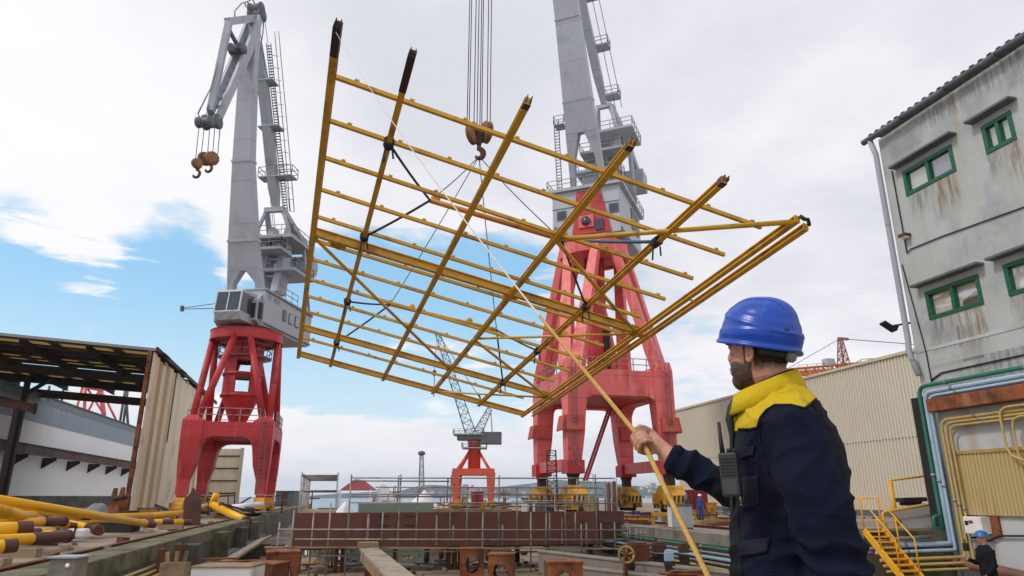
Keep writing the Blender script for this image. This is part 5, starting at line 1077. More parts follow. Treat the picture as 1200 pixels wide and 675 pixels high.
G2 = thing('scaffold_cage', 'open tube scaffold cage standing left of the red tent', 'scaffold', ay(372, 598, 39.5))
x0, x1 = ay(350, 600, 39.5).x, ay(393, 600, 39.5).x; zt_, zm_, zb2 = ay(370, 557, 39.5).z, ay(370, 575, 39.5).z, ay(370, 600, 39.5).z
for k in range(7):
    y = 39.5 + 2.2 * k
    for x in (x0, x1): tube_part(G2, V((x, y, -2)), V((x, y, zt_ + .15)), nm='standard')
    for z in ((zt_, zm_) if k % 2 == 0 else (zt_,)): tube_part(G2, V((x0, y, z)), V((x1, y, z)))
for x in (x0, x1):
    for z in (zt_, zm_, zb2 + .2): tube_part(G2, V((x, 39.5, z)), V((x, 52.7, z)))
tube_part(G2, V((x0, 39.5, zb2 + .2)), V((x0, 43.9, zt_)), nm='brace')
b = MB(); b.bb((x0, 39.3, zb2 - .1), (x1, 52, zb2 - .04)); b.build('platform_board', M['wood'], G2)
G3 = thing('scaffold_stair', 'tube scaffold between the hull section and the right crane bogies', 'scaffold', ay(690, 598, 44))
for u, v0 in ((650, 572), (676, 560), (690, 571), (695, 556), (708, 566), (722, 560)): p_ = ay(u, v0, 44); tube_part(G3, p_, V((p_.x, 44, -2 if p_.x < XR else 0)), nm='standard')
for v, u0, u1 in ((565, 676, 722), (572, 650, 708), (580, 600, 722), (587, 600, 722), (593, 600, 700)): tube_part(G3, ay(u0, v, 44.05), ay(u1, v, 44.05))
tube_part(G3, ay(678, 543, 44), ay(695, 557, 44), .015, 'guy_wire')
for k, u in enumerate((713, 719.5)): p = ay(u, 600, 41); b = MB(); b.tube([V((p.x, 41, -2)), ay(u, 566 + 1.5 * (1 - k), 41)], .13, 10); b.tube([ay(u, 567 + 1.5 * (1 - k), 41), ay(u, 563.5 + 1.5 * (1 - k), 41)], [.13, .05], 10); o = b.build('mooring_pile', M['primer']); prop(o, ['brown pile nearer the hull section, left of its twin', 'brown pile right of its twin beside the right crane'][k], 'pile', 'pair of brown piles')
# ------------------------------------------------------------------ beyond the hull section
o = thing('red_tent', 'dark red peaked canopy tent behind the scaffold cage', 'tent', ad(418, 590, 72))
q = [ad(u, v, D_) for u, v, D_ in ((397, 573.5, 70), (441, 570, 72), (434, 577, 66), (405, 578, 66))]; pk = [ad(416, 561.5, 69), ad(426, 562.5, 69.5)]
zc_ = sum(p.z for p in q) / 4; b = MB(); qq = [V((p.x, p.y, zc_)) for p in (ad(397, 575, 72), ad(443, 573, 72), ad(434, 577, 64), ad(399, 577, 64))]
b.add(qq + [pk[0], pk[1]], [(3, 2, 5, 4), (2, 1, 5), (1, 0, 4, 5), (0, 3, 4), (0, 1, 2, 3)]); b.build('canopy', M['tentred'], o)
for p in qq: b = MB(); b.tube([V((p.x, p.y, -2)), p], .06, 6); b.build('pole', M['white'], o)
def tarp(label, u0, u1, vt, vb, D_, dep, peaks, seed):
    a, c = ad(u0, vb, D_), ad(u1, vb, D_); wdt = (c - a).length; H = ad((u0 + u1) / 2, vt, D_).z + .6; b = MB(); n, m = 30, 14; vs = []
    for j in range(m + 1):
        for i in range(n + 1):
            x, y = i / n, j / m; h = 0
            for px_, ph, pw in peaks: h = max(h, ph * math.exp(-1.7 * (abs(x - px_) / pw) ** 1.5) * max(0, 1 - .8 * abs(y - .4)))
            h = max(h, .25) * min(1, 7 * min(x, 1 - x)) ** .6 * min(1, 6 * min(y, 1 - y)) ** .6
            h *= 1 + .12 * mnoise.fractal(V((x * 6, y * 6, seed)), 1, 2, 4)
            vs.append(a.lerp(c, x) * V((1, 1, 0)) + cf * (y * dep) + Z3 * (-.6 + H * h) if False else V((a.lerp(c, x).x, a.lerp(c, x).y, 0)) + cf * (y * dep) + Z3 * ((-.6 + H * h) if 0 < i < n and 0 < j < m else -2))
    b.add(vs, [(j * (n + 1) + i, j * (n + 1) + i + 1, (j + 1) * (n + 1) + i + 1, (j + 1) * (n + 1) + i) for j in range(m) for i in range(n)], True)
    o = b.build('tarpaulin', M['tarp']); prop(o, label, 'tarpaulin', 'white tarpaulins behind the hull section')
tarp('white peaked tarpaulin cover right behind the red tent', 424, 486, 564.5, 592, 66, 8, [(.3, 1., .42), (.75, .6, .5)], 1.)
tarp('low white tarpaulin mound left of the small distant crane', 466, 534, 575, 593, 62, 7, [(.38, 1., .6), (.8, .7, .4)], 5.)
tarp('small white cover seen through the scaffold cage', 386, 412, 588, 597, 60, 4, [(.5, 1., .8)], 9.)
a = ay(421, 590, 47); c = ay(508, 602, 47); b = MB(); b.bb((a.x, 47, -2), (c.x, 49, a.z)); o = b.build('green_barrier', M['greencont'], bevel=.03); prop(o, 'weathered pale green steel box lying behind the hull section', 'steel box')
a = ay(508, 592, 46.5); c = ay(600, 602, 46.5); b = MB(); b.bb((a.x + .05, 46.6, -2), (c.x, 49, a.z - .25)); o = b.build('timber_staging', M['wood']); prop(o, 'timber staging behind the hull section under the small crane', 'staging')
rnd = random.Random(5)
for k in range(22):
    u = rnd.uniform(506, 600); p = ay(u, rnd.uniform(590, 596), 46.6 + rnd.uniform(0, 2)); e = V((rnd.uniform(-1, 1), rnd.uniform(-.3, .3), rnd.uniform(-.15, .15))).normalized(); b = MB(); b.beam(p - e * .7, p + e * .7, .1, .08); o = b.build('timber_offcut', M[rnd.choice(['wood', 'wood', 'rust', 'greencont', 'hazard'])]); prop(o, 'loose timber offcut lying on the staging behind the hull section', 'offcut', 'loose offcuts on the staging')
for u0, u1, v0, v1, D_, m, nm, lab in ((552, 566, 577, 590, 112, 'tentred', 'red_container', 'small red container at the foot of the distant crane'), (640, 652, 580, 590, 120, 'bluebox', 'blue_skip', 'small blue skip far behind the scaffold near the right crane'), (536, 546, 583, 591, 105, 'hazard', 'yellow_skip', 'small yellow skip left of the distant crane'), (612, 630, 585, 594, 70, 'white', 'site_hut', 'small pale hut behind the scaffold rails'), (322, 345, 576, 590, 120, 'grey_dk', 'low_shed', 'low dark roofed shed far off between left crane and scaffold cage')):
    a, c = ad(u0, v1, D_), ad(u1, v0, D_); o = thing(nm, lab, 'shed' if 'shed' in nm or 'hut' in nm else 'container', a); w_ = (V((c.x, c.y, 0)) - V((a.x, a.y, 0))).length
    b = MB(); b.box(V(((a.x + c.x) / 2, (a.y + c.y) / 2, (c.z - 2) / 2)) + cf * 1.5, (w_, 3, c.z + 2), (cx, cf, Z3)); b.build('body', M[m], o, bevel=.04)
    b = MB(); b.box(V(((a.x + c.x) / 2, (a.y + c.y) / 2, c.z + .06)) + cf * 1.5, (w_ + .2, 3.2, .14), (cx, cf, Z3)); b.build('roof', M['grey_dk'] if m != 'tentred' else M['tentred'], o)
    b = MB(); b.box(V(((a.x + c.x) / 2, (a.y + c.y) / 2, c.z * .5)) - cf * .02, (w_ * .3, .06, c.z * .8), (cx, cf, Z3)); b.build('door', M['primer'], o)
# ------------------------------------------------------------------ right quay
def at0(u, v, z=0): return az(u, v, z)
D_ = 72; a, c = ad(796, 597, D_), ad(829, 574, D_); o = thing('red_container', 'dark red container standing against the beige warehouse behind two workers', 'container', V((a.x, a.y, 0))); w_ = (V((c.x, c.y, 0)) - V((a.x, a.y, 0))).length
b = MB(); b.box(V(((a.x + c.x) / 2, (a.y + c.y) / 2, c.z / 2)) + cf * 1.3, (w_, 2.4, c.z), (cx, cf, Z3)); b.build('body', M['tentred'], o, bevel=.04)
for s in (-1, 1): 
    b = MB(); b.box(V(((a.x + c.x) / 2, (a.y + c.y) / 2, c.z / 2)) + cx * s * w_ * .24 + cf * .08, (w_ * .44, .06, c.z * .88), (cx, cf, Z3)); d_ = b.build('door', pm('door_red%d' % s, srgb(150, 34, 42), .5, var=.1), o)
    b = MB(); b.tube([V(((a.x + c.x) / 2, (a.y + c.y) / 2, .3)) + cx * s * .25, V(((a.x + c.x) / 2, (a.y + c.y) / 2, c.z - .2)) + cx * s * .25], .04, 6); b.build('lock_rod', M['grey_dk'], d_)
p = ad(834, 597, 66); o = thing('yellow_bin', 'small yellow bin on wheels right of the dark red container', 'bin', V((p.x, p.y, 0))); b = MB(); b.loft([rect(V((p.x, p.y, .25)), cx, cf, .6, .6), rect(V((p.x, p.y, 1.0)), cx, cf, .85, .8)], smooth=False); b.build('tub', M['hazard'], o, bevel=.03); b = MB(); b.box((p.x, p.y, 1.04), (.9, .85, .08), (cx, cf, Z3)); b.build('lid', M['hazard'], o)
for s in (-1, 1): b = MB(); b.lathe(V((p.x, p.y, .13)) + cx * s * .3 - cf * .3, cx, [(.05, 0), (.13, 0), (.13, .06), (.05, .06)], 10); b.build('wheel', M['black'], o)
p = at0(798, 622); o = thing('white_cabinet', 'grey white steel cabinet on legs on the right quay behind the rope', 'cabinet', p)
b = MB(); b.box(p + Z3 * .66, (1.05, .8, 1.0), (cx, cf, Z3)); b.build('body', M['white'], o, bevel=.03); b = MB(); b.box(p + Z3 * 1.2, (1.15, .9, .07), (cx, cf, Z3)); b.build('lid', M['grey_dk'], o)
for s in (-1, 1): b = MB(); b.box(p + Z3 * .66 + cx * s * .26 - cf * .41, (.48, .03, .9), (cx, cf, Z3)); b.build('door', M['house'], o)
for i in (-1, 1):
    for j in (-1, 1): b = MB(); b.box(p + cx * i * .45 + cf * j * .32 + Z3 * .08, (.1, .1, .17), (cx, cf, Z3)); b.build('foot', M['black'], o)
p = at0(774, 617); o = thing('yellow_cart', 'yellow trestle cart on the right quay left of the white cabinet', 'cart', p)
b = MB(); b.box(p + Z3 * .66, (.85, .6, .18), (cx, cf, Z3)); b.build('tray', M['hazard'], o)
for i in (-1, 1):
    for j in (-1, 1): b = MB(); b.beam(p + cx * i * .36 + cf * j * .24 + Z3 * .6, p + cx * i * .42 + cf * j * .27, .06, .06); b.build('leg', M['hazard'], o)
b = MB(); b.rail([p + cx * .6, p + cx * 2.0], .75, .025, .7); b.build('hand_rail', M['hazard'], o)
for k, (u, v, w_, h_, m, nm, lab) in enumerate(((757, 607, .9, .35, 'burnt', 'steel_block', 'dark greasy steel block on the right quay near the cart'), (766, 609, .6, .22, 'grey_dk', 'tool_box', 'small grey tool box beside the dark block on the right quay'), (842, 612, 1.6, .12, 'rust_or', 'steel_plate', 'orange rusty plate stack on the quay beside the standing workers'), (833, 615, 1.4, .25, 'wood', 'pallet', 'timber pallet on the quay below the rusty plates'), (748, 615, 1.5, .2, 'rust', 'rusty_girder', 'rusty girder lying along the right quay edge'), (850, 616, 1.8, .15, 'rust', 'rusty_sheet', 'brown rusty sheet lying right of the timber pallet'))):
    p = at0(u, v); b = MB(); b.box(p + Z3 * h_ / 2, (w_, w_ * .6, h_), (cx, cf, Z3)); b.box(p + Z3 * (h_ + .04) + cx * .1, (w_ * .6, w_ * .4, .08), (cx, cf, Z3)); o = b.build(nm, M[m], bevel=.01); prop(o, lab, nm.replace('_', ' '))
for k in range(5):
    b = MB(); x = XR - .28 - .04 * (k % 2); z = -.42 - .19 * k; b.tube([V((x, 18.8, z)), V((x, 44, z))], .055 if k != 2 else .075, 8); o = thing('quay_pipe', ['uppermost pipe along the right slip wall', 'second pipe from the top along the right slip wall', 'thick pale middle pipe along the right slip wall', 'fourth pipe from the top along the right slip wall', 'lowest pipe along the right slip wall'][k], 'pipe', V((x, 22.3, z)), 'pipes along the right slip wall'); b.build('run', M[['greenpipe', 'steel', 'bluepipe', 'steel', 'yellowpipe'][k]], o)
    b = MB()
    for y in range(24, 44, 4): b.tube([V((x, y, z)), V((x, y + .1, z))], .09, 8)
    b.build('flange', M['steel'], o)
for k, y in enumerate(range(24, 44, 4)): b = MB(); b.beam(V((XR - .3, y + .4, -.3)), V((XR - .3, y + .4, -1.35)), .06, .3); o = b.build('pipe_bracket', M['rust']); prop(o, 'rusty bracket holding the pipes on the right slip wall', 'bracket', 'brackets on the right slip wall')
o = thing('slip_handrail', 'light tube handrail beside the end of the hull section at the right slip wall', 'handrail', ay(747, 640, 33)); 
for u in (738, 745, 751, 757): b = MB(); b.tube([ay(u, 617, 33), ay(u, 641, 33)], .025, 6); b.build('post', M['steel'], o)
for v in (617, 625): b = MB(); b.tube([ay(730, v, 33), ay(757, v + 1.5, 33)], .025, 6); b.build('rail', M['steel'], o)
# trolley, spool, boxes on the slip beside the right wall
p = ad(734, 650, 29); o = thing('hand_cart', 'yellowish spoked wheel leaning beside the red trolley in the slip', 'cart wheel', p); b = MB(); b.tube([p + cx * (.3 * math.cos(k * .393)) + Z3 * (.3 * math.sin(k * .393)) for k in range(17)], .05, 6)
for k in range(5): b.tube([p, p + cx * (.29 * math.cos(k * 1.257 + .3)) + Z3 * (.29 * math.sin(k * 1.257 + .3))], .03, 5)
b.build('spoked_rim', M['yellowpipe'], o); k_ = MB(); k_.beam(p + cf * .12 - Z3 * .05, V((p.x, p.y + .3, -2)), .12, .2); k_.build('stand', M['rust'], o); b = MB(); b.lathe(p - cf * .1, cf, [(.02, 0), (.09, 0), (.09, .2), (.02, .2)], 10); b.build('hub', M['rust'], o)
for u, v, D_, w_, h_, m, lab in ((747, 648, 30, .9, .7, 'rust', 'rusty red trolley body beside the spoked wheel'), (772, 642, 31, .6, .35, 'primer', 'dull red box on the ledge below the wall pipes'), (801, 643, 29, .4, .3, 'primer', 'small dull red box farther right on the ledge below the wall pipes'), (784, 652, 28, .35, .35, 'bluepipe', 'small pale blue drum on the ledge below the wall pipes')):
    p = ad(u, v, D_); o = thing('machine_box', lab, 'box', p); b = MB(); b.box(p, (w_, w_ * .7, h_), (cx, cf, Z3)); b.box(p + Z3 * (h_ / 2 + .03), (w_ * .8, w_ * .5, .06), (cx, cf, Z3)); b.build('housing', M[m], o, bevel=.03)
    b = MB(); b.box(p - Z3 * (h_ / 2 + .12), (w_ * 1.1, w_ * .6, .1), (cx, cf, Z3)); b.box(V((p.x, p.y, (p.z - h_ / 2 - 2.1) / 2)), (w_ * .9, w_ * .5, max(.1, p.z - h_ / 2 + 1.9)), (cx, cf, Z3)); b.build('plinth', M['burnt'], o)
def lowwall(label, p, q, th, zb_, m):
    p, q = V(p), V(q); b = MB(); z = p.z; h = z - zb_; b.beam(V((p.x, p.y, z - h / 2)), V((q.x, q.y, z - h / 2)), th, h); b.beam(V((p.x, p.y, z + .04)), V((q.x, q.y, z + .04)), th + .1, .08); o = b.build('low_wall', m, bevel=.02); prop(o, label, 'low wall', 'low concrete walls in the slip')
lowwall('long low stained concrete wall running to the right below the wall pipes', az(636, 647, -1.0), az(905, 678, -1.0), .55, -2.1, M['concrete'])
lowwall('nearer low concrete kerb in the slip at the bottom, left of the worker', az(668, 665, -1.35), az(905, 690, -1.35), .5, -2.1, M['concrete'])
b = MB(); b.bb((13.2, 20, -2.05), (XR - .1, 44, -1.5)); prop(b.build('slip_ledge', M['concrete_dk']), 'dark concrete ledge along the foot of the right slip wall', 'ledge')
b = MB(); e = cx; p = az(800, 672, -.9); b.box(p, (1.6, .5, .06), (cx, cf, Z3)); b.box(p + Z3 * .07 + cx * .2, (1.2, .3, .05), (cx, cf, Z3)); b.bb((p.x - .5, p.y - .1, -2), (p.x + .5, p.y + .1, -.93)); o = b.build('plate_stack', M['rust_or']); prop(o, 'stack of rusty flat plates at the bottom beside the rope', 'plate stack')
# ------------------------------------------------------------------ left quay: yellow pipes and scrap
def ypipe(label, a, c, r, bands, hollow=True):
    r *= .88 if r < .2 else .76
    a, c = V(a), V(c); o = thing('yellow_pipe', label, 'pipe', (a + c) / 2, 'yellow painted pipes on the left quay'); b = MB(); b.pipe(a, c, r); b.build('tube', M['yellow_new'], o)
    L_ = (c - a).length; d = (c - a) / L_
    for s, e, k in bands: q = MB(); q.tube([a + d * (L_ * s), a + d * (L_ * e)], r * k, 16, cap=(k > 1.1)); q.build('brown_band' if k < 1.1 else 'flange', M['primer'], o)
    return o
def lp(u0, v0, z0, u1, v1, z1): return az(u0, v0, z0), az(u1, v1, z1)
a, c = ad(-14, 583.5, 24), az(180, 615, .3); ypipe('longest yellow pipe sloping across the pile down to a brown end', a, c, .21, ((.93, 1.0, 1.03),))
a, c = ad(232, 599, 46), ad(88, 612, 38); ypipe('long yellow pipe pointing right toward the red crane with a brown end', a, c, .22, ((0, .13, 1.03),))
a, c = ad(-14, 594, 21), ad(56, 612, 29); ypipe('yellow pipe under the longest one, sloping down to the right', a, c, .22, ())
a, c = ad(-30, 613, 23), ad(76, 611, 27); ypipe('level yellow pipe with a dark brown shoulder, second layer of the pile', a, c, .2, ((.72, .97, 1.04), (.97, 1.0, 1.2)))
a, c = ad(-20, 621.5, 20.5), ad(36, 619, 21.5); ypipe('short thick yellow pipe with a brown end left of the brown shoulder pipe', a, c, .27, ((.66, 1.0, 1.03),))
a, c = ad(76, 612.5, 31), ad(117, 621, 28.5); ypipe('stubby yellow pipe ending in a flared brown flange', a, c, .2, ((.68, .93, 1.04), (.93, 1.0, 1.45)))
a, c = ad(-6, 634, 20), ad(80, 628.5, 23); ypipe('low yellow pipe with a long brown end at the front of the pile', a, c, .22, ((.45, .98, 1.03), (.98, 1.0, 1.2)))
a, c = ad(-14, 642, 18), ad(19, 639, 18.5); ypipe('lowest brown ended yellow pipe at the left edge of the photo', a, c, .22, ((.5, 1.0, 1.03),))
a, c = ad(52, 627, 25), ad(81, 628, 24); ypipe('short yellow and brown pipe piece half hidden in the pile', a, c, .21, ((.4, 1.0, 1.04),))
a, c = ad(146, 611.5, 38), ad(224, 612, 40); ypipe('striped yellow and brown pipe lying left of the crane', a, c, .17, ((.3, .42, 1.03), (.55, .72, 1.03), (.88, 1.0, 1.03)))
a, c = ad(202, 606, 46), ad(241, 592, 60); ypipe('short yellow pipe between the crane leg and the striped pipe', a, c, .25, ((0, .1, 1.03),))
a, c = ad(-10, 603, 22), ad(40, 604, 26); ypipe('yellow pipe lying level behind the second layer of the pile', a, c, .16, ())
a, c = ad(20, 603, 40), ad(128, 606, 44); ypipe('brown spotted pipe behind the pile near the white shed', a, c, .16, ((.0, .7, 1.04),))
a, c = ad(-20, 590, 26), ad(104, 606, 34); ypipe('slim yellow pipe running beside the longest one on the pile', a, c, .17, ((.9, 1.0, 1.04),))
a, c = ad(-10, 628, 23), ad(66, 623, 26); ypipe('slim yellow pipe with brown middle band in the lower pile', a, c, .18, ((.5, .7, 1.04), (.93, 1.0, 1.04)))
a, c = ad(60, 608, 33), ad(190, 603, 44); ypipe('slim yellow pipe crossing behind the longest one', a, c, .17, ((.94, 1.0, 1.04),))
a, c = ad(-12, 606, 25), ad(92, 617, 30); ypipe('slim yellow pipe just above the stubby flanged pipe', a, c, .15, ((.85, 1.0, 1.05),))
o = thing('bent_pipe', 'bent yellow pipe with an upright end lying under the red crane', 'pipe', ad(250, 595, 54)); b = MB(); b.tube([ad(254, 578, 55), ad(251, 586, 55), ad(249, 591, 55), ad(254, 594, 54), ad(270, 602, 51), ad(288, 610, 48.5)], .27, 14); b.build('tube', M['yellow_new'], o); b = MB(); b.tube([ad(287, 609.6, 48.6), ad(290, 611, 48.3)], .285, 14); b.build('brown_band', M['primer'], o)
for k, (u, v) in enumerate(((60, 622), (20, 648), (112, 612), (200, 618), (276, 606), (40, 632))): p = az(u, v, .12); b = MB(); b.beam(p - cx * .6 + cf * .1, p + cx * .6, .25, .24); o = b.build('timber_bearer', M['wood']); prop(o, 'timber bearer under the yellow pipes on the left quay', 'timber', 'timber bearers under the yellow pipes')
p = ad(226, 606, 42); b = MB(); q = [V((ad(215, 607, 42).x, ad(215, 607, 42).y, 0)), V((ad(235, 607, 42).x, ad(235, 607, 42).y, 0)), ad(235, 586, 42), ad(230, 577, 42), ad(226, 571, 42), ad(223, 578, 42), ad(216, 585, 42)]; b.prism(q, cf * .12); o = b.build('lug_plate', M['primer']); prop(o, 'upright brown lug plate standing before the left leg of the red crane', 'plate')
o = thing('grey_tarp_bundle', 'crumpled grey tarpaulin bundle behind the yellow pipes', 'bundle', ad(112, 602, 40)); b = MB(); b.ell(ad(112, 598, 40) - Z3 * .3, .62, .5, .62, 14, 10)
for v_ in b.v: v_ += V((1, 1, 1)) * .16 * mnoise.noise(v_ * 3.1)
b.build('cloth', pm('bundle_grey', srgb(120, 122, 128), .8, var=.2), o)
p = ad(91, 625, 27); b = MB(); b.box(p, (.75, .4, .34), (cx, cf, Z3)); o = b.build('white_parcel', M['tarp'], bevel=.08); prop(o, 'white wrapped parcel on the deck in front of the stubby flanged pipe', 'parcel'); b = MB(); b.box(p, (.06, .42, .36), (cx, cf, Z3)); b.build('strap', M['black'], o)
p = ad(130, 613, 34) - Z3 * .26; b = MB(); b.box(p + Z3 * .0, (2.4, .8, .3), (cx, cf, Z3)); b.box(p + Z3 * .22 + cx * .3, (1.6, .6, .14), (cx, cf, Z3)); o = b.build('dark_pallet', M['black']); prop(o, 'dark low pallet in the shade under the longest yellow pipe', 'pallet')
for k, (u, v0, v1) in enumerate(((133, 592, 572), (142, 590, 571))):
    D_ = 56 + k; o = thing('lifting_clamp', ['rusty orange lifting clamp by the shed corner, left of its twin', 'rusty orange lifting clamp nearest the shed corner post'][k], 'clamp', ad(u, v0, D_), 'rusty lifting clamps'); b = MB(); q = [V((ad(u - 6, v0, D_).x, ad(u - 6, v0, D_).y, 0)), V((ad(u + 6, v0, D_).x, ad(u + 6, v0, D_).y, 0)), ad(u + 5, v0 - 9, D_), ad(u + 2, v0 - 12, D_), ad(u + 3, v1, D_), ad(u, v1, D_), ad(u - 3, v0 - 10, D_)]; b.prism(q, cf * .3); b.build('jaw', M['rust_or'], o); b = MB(); b.lathe(ad(u + 1, v0 - 7, D_ - .3), cf, [(.02, 0), (.16, 0), (.16, .7), (.02, .7)], 10); b.build('pin', M['burnt'], o)
p = az(284, 601, .37); b = MB(); b.lathe(p + Z3 * 0, (cx + cf * .4).normalized(), [(.1, 0), (.36, 0), (.36, .9), (.1, .9)], 16); o = b.build('black_drum', M['black']); prop(o, 'black drum lying beside the bent yellow pipe', 'drum')
p = ad(284, 597, 57); b = MB()
for k in range(4): b.box(V((p.x - .9 + .2 * k, p.y + 1.0 * (k - 1.5), .1 + .1 * (k % 2))), (3.0, .3, .2 + .2 * (k % 2)), (cx, cf, Z3))
b.box(V((p.x, p.y, .42)), (3.4, 4.2, .08), (cx, cf, Z3)); o = b.build('roll_pallet', M['wood']); prop(o, 'low timber pallet under the white sheeting rolls', 'pallet')
for k, (u, v) in enumerate(((272, 597), (285, 594), (296, 593))): p = ad(u, v, 56 + k); b = MB(); b.tube([p - cx * .9, p + cx * .8 + cf * .3 + Z3 * .15], .2, 10); o = b.build('white_roll', M['tarp']); prop(o, ['white sheeting roll left of the black drum', 'white sheeting roll just above the black drum', 'white sheeting roll nearest the right leg of the red crane'][k], 'roll', 'white sheeting rolls')
rnd = random.Random(3)
for k in range(34):
    u = rnd.uniform(190, 345); D_ = rnd.uniform(52, 90); p = ad(u, 600, D_); p = V((p.x, p.y, rnd.uniform(.1, 1.0)))
    if p.x > XL - 1: continue
    e = V((rnd.uniform(-1, 1), rnd.uniform(-1, 1), rnd.uniform(-.2, .4))).normalized(); b = MB(); L_ = rnd.uniform(.6, 2.0); (b.ibeam(p - e * L_, p + e * L_, .22, .26, .03) if k % 2 else b.beam(p - e * L_, p + e * L_, .16, .12)); o = b.build('scrap_beam', M[rnd.choice(['rust', 'rust_or', 'primer', 'burnt', 'grey_dk'])]); prop(o, 'rusty steel offcut lying in the scrap around the left crane feet', 'steel offcut', 'steel offcuts round the left crane')
for k, (u, v) in enumerate(((262, 585), (255, 580), (318, 584))): p = ad(u, v, 70); b = MB(); b.tube([V((p.x - 1, p.y, 0)), V((p.x - .9, p.y, 1.6)), V((p.x + 1., p.y, 1.7)), V((p.x + 1.1, p.y, 0))], .07, 6); b.tube([V((p.x - 1, p.y, .9)), V((p.x + 1, p.y, .8))], .05, 5); o = b.build('rusty_trestle', M['rust']); prop(o, ['rusty pipe trestle right of the beige ribbed panel', 'rusty pipe trestle in front of the beige ribbed panel', 'rusty pipe trestle right of the crane foot'][k], 'trestle', 'rusty pipe trestles')
p = ad(80, 664, 13); o = thing('bollard_box', 'grey steel box post with a round hole standing by the left slip wall', 'post', V((p.x, p.y, 0))); ztp = ad(80, 653, 13).z; b = MB(); b.box(V((p.x, p.y, (ztp - 2) / 2)), (.46, .4, ztp + 2), (cx, cf, Z3)); b.build('box', M['concrete'], o, bevel=.02); b = MB(); b.box(V((p.x, p.y, ztp + .012)), (.52, .46, .03), (cx, cf, Z3)); b.build('cap', M['grey'], o); b = MB(); b.lathe(V((p.x, p.y, ztp - .12)) + cx * .11 - cf * .215, cf, [(.0, 0), (.04, 0), (.04, .04), (.0, .04)], 12); b.build('hole', M['white'], o)
p = ad(268, 670, 22); o = thing('pale_crate', 'large pale crate at the lower left in the slip', 'crate', p); b = MB(); zq = ad(268, 663, 22).z; b.box(V((p.x, p.y, (zq - 2) / 2)), (1.75, 1.2, zq + 2), (cx, cf, Z3)); b.build('body', M['white'], o, bevel=.02); b = MB(); b.box(V((p.x, p.y, zq + .02)), (1.8, 1.25, .04), (cx, cf, Z3)); b.build('lid', M['wood'], o); b = MB(); b.box(V((p.x + .3, p.y - .55, zq - .16)), (.5, .1, .12), (cx, cf, Z3)); b.build('hand_slot', M['burnt'], o)
for k in range(4): b = MB(); x = XL + .3 + .14 * k; b.tube([V((x, 14, -.45 - .1 * k)), V((x, 26.5, -.45 - .1 * k))], .05, 8); o = b.build('rack_pipe', M['yellowpipe'] if k < 3 else M['rust']); prop(o, ['tan pipe on the left slip wall, topmost of four', 'tan pipe on the left slip wall, second of four', 'tan pipe on the left slip wall, third of four', 'rusty pipe on the left slip wall, lowest of four'][k], 'pipe', 'tan pipes along the left slip wall')
for k, y in enumerate((24.6, 27.0)): b = MB(); b.beam(V((XL + .5, y, .05)), V((XL + .5, y, -2)), .16, .5); o = b.build('rack_post', M['rust']); prop(o, ['rusty rack post holding the tan pipes, nearer one', 'rusty rack post holding the tan pipes, farther one'][k], 'post', 'rack posts on the left slip wall')
p = ad(205, 668, 18); o = thing('timber_fork', 'tan timber block with three prongs below the tan pipes', 'timber block', p); b = MB(); b.box(p, (.6, .35, .34), (cx, cf, Z3)); b.build('block', M['wood'], o)
b = MB(); b.box(V((p.x, p.y, (p.z - 2.15) / 2)), (.5, .3, p.z + 1.8), (cx, cf, Z3)); b.build('base', M['rust'], o)
for k in range(3): b = MB(); b.beam(p + cx * (.2 * (k - 1)) + Z3 * .15, p + cx * (.24 * (k - 1)) + Z3 * .42, .08, .1); b.build('prong', M['wood'], o)
for k, (u, v, D_) in enumerate(((275, 658, 26), (250, 655, 28), (345, 662, 30))): p = ad(u, v, D_); e = (cx * .9 + cf * .4).normalized(); b = MB(); b.beam(p - e * .9, p + e * .9, .3, .06); b.beam(V((p.x, p.y, p.z - .05)), V((p.x, p.y, -2.05)), .15, .15); o = b.build('rusty_shelf', M['rust_or']); prop(o, ['orange rusty shelf plate behind the pale crate', 'orange rusty shelf plate by the left slip wall', 'rusty shelf plate right of the square frame block'][k], 'plate', 'rusty shelf plates at the lower left')
for k, y in enumerate((36, 42.5, 49)): b = MB(); b.bb((XL + .6, y, -2.05), (XL + 1.8, y + .3, -1.32)); o = b.build('beam_bearer', M['concrete_dk']); prop(o, ['concrete bearer under the stored beams, nearest one', 'concrete bearer under the stored beams, middle one', 'concrete bearer under the stored beams, farthest one'][k], 'bearer', 'bearers under the stored beams')
for k in range(3): b = MB(); x = XL + .8 + .35 * k; b.beam(V((x, 34 - 2 * k, -1.25 + .12 * k)), V((x, 52, -1.2 + .12 * k)), .2, .12); o = b.build('stored_beam', M['grey'] if k < 2 else M['wood']); prop(o, ['pale steel beam stored along the left slip wall, nearest the wall', 'pale steel beam stored along the left slip wall, middle one', 'timber beam stored along the left slip wall, outermost'][k], 'beam', 'beams stored along the left slip wall')
# rusty caged ladder by the right crane
o = thing('ladder_tower', 'rusty caged ladder tower beside the left rear leg of the right crane', 'ladder', ad(647, 598, 64)); b = MB(); b.lattice(ad(648, 600, 64), ad(646, 528, 64), .9, .8, 12, .03, up=cf); b.build('cage', M['burnt'], o)
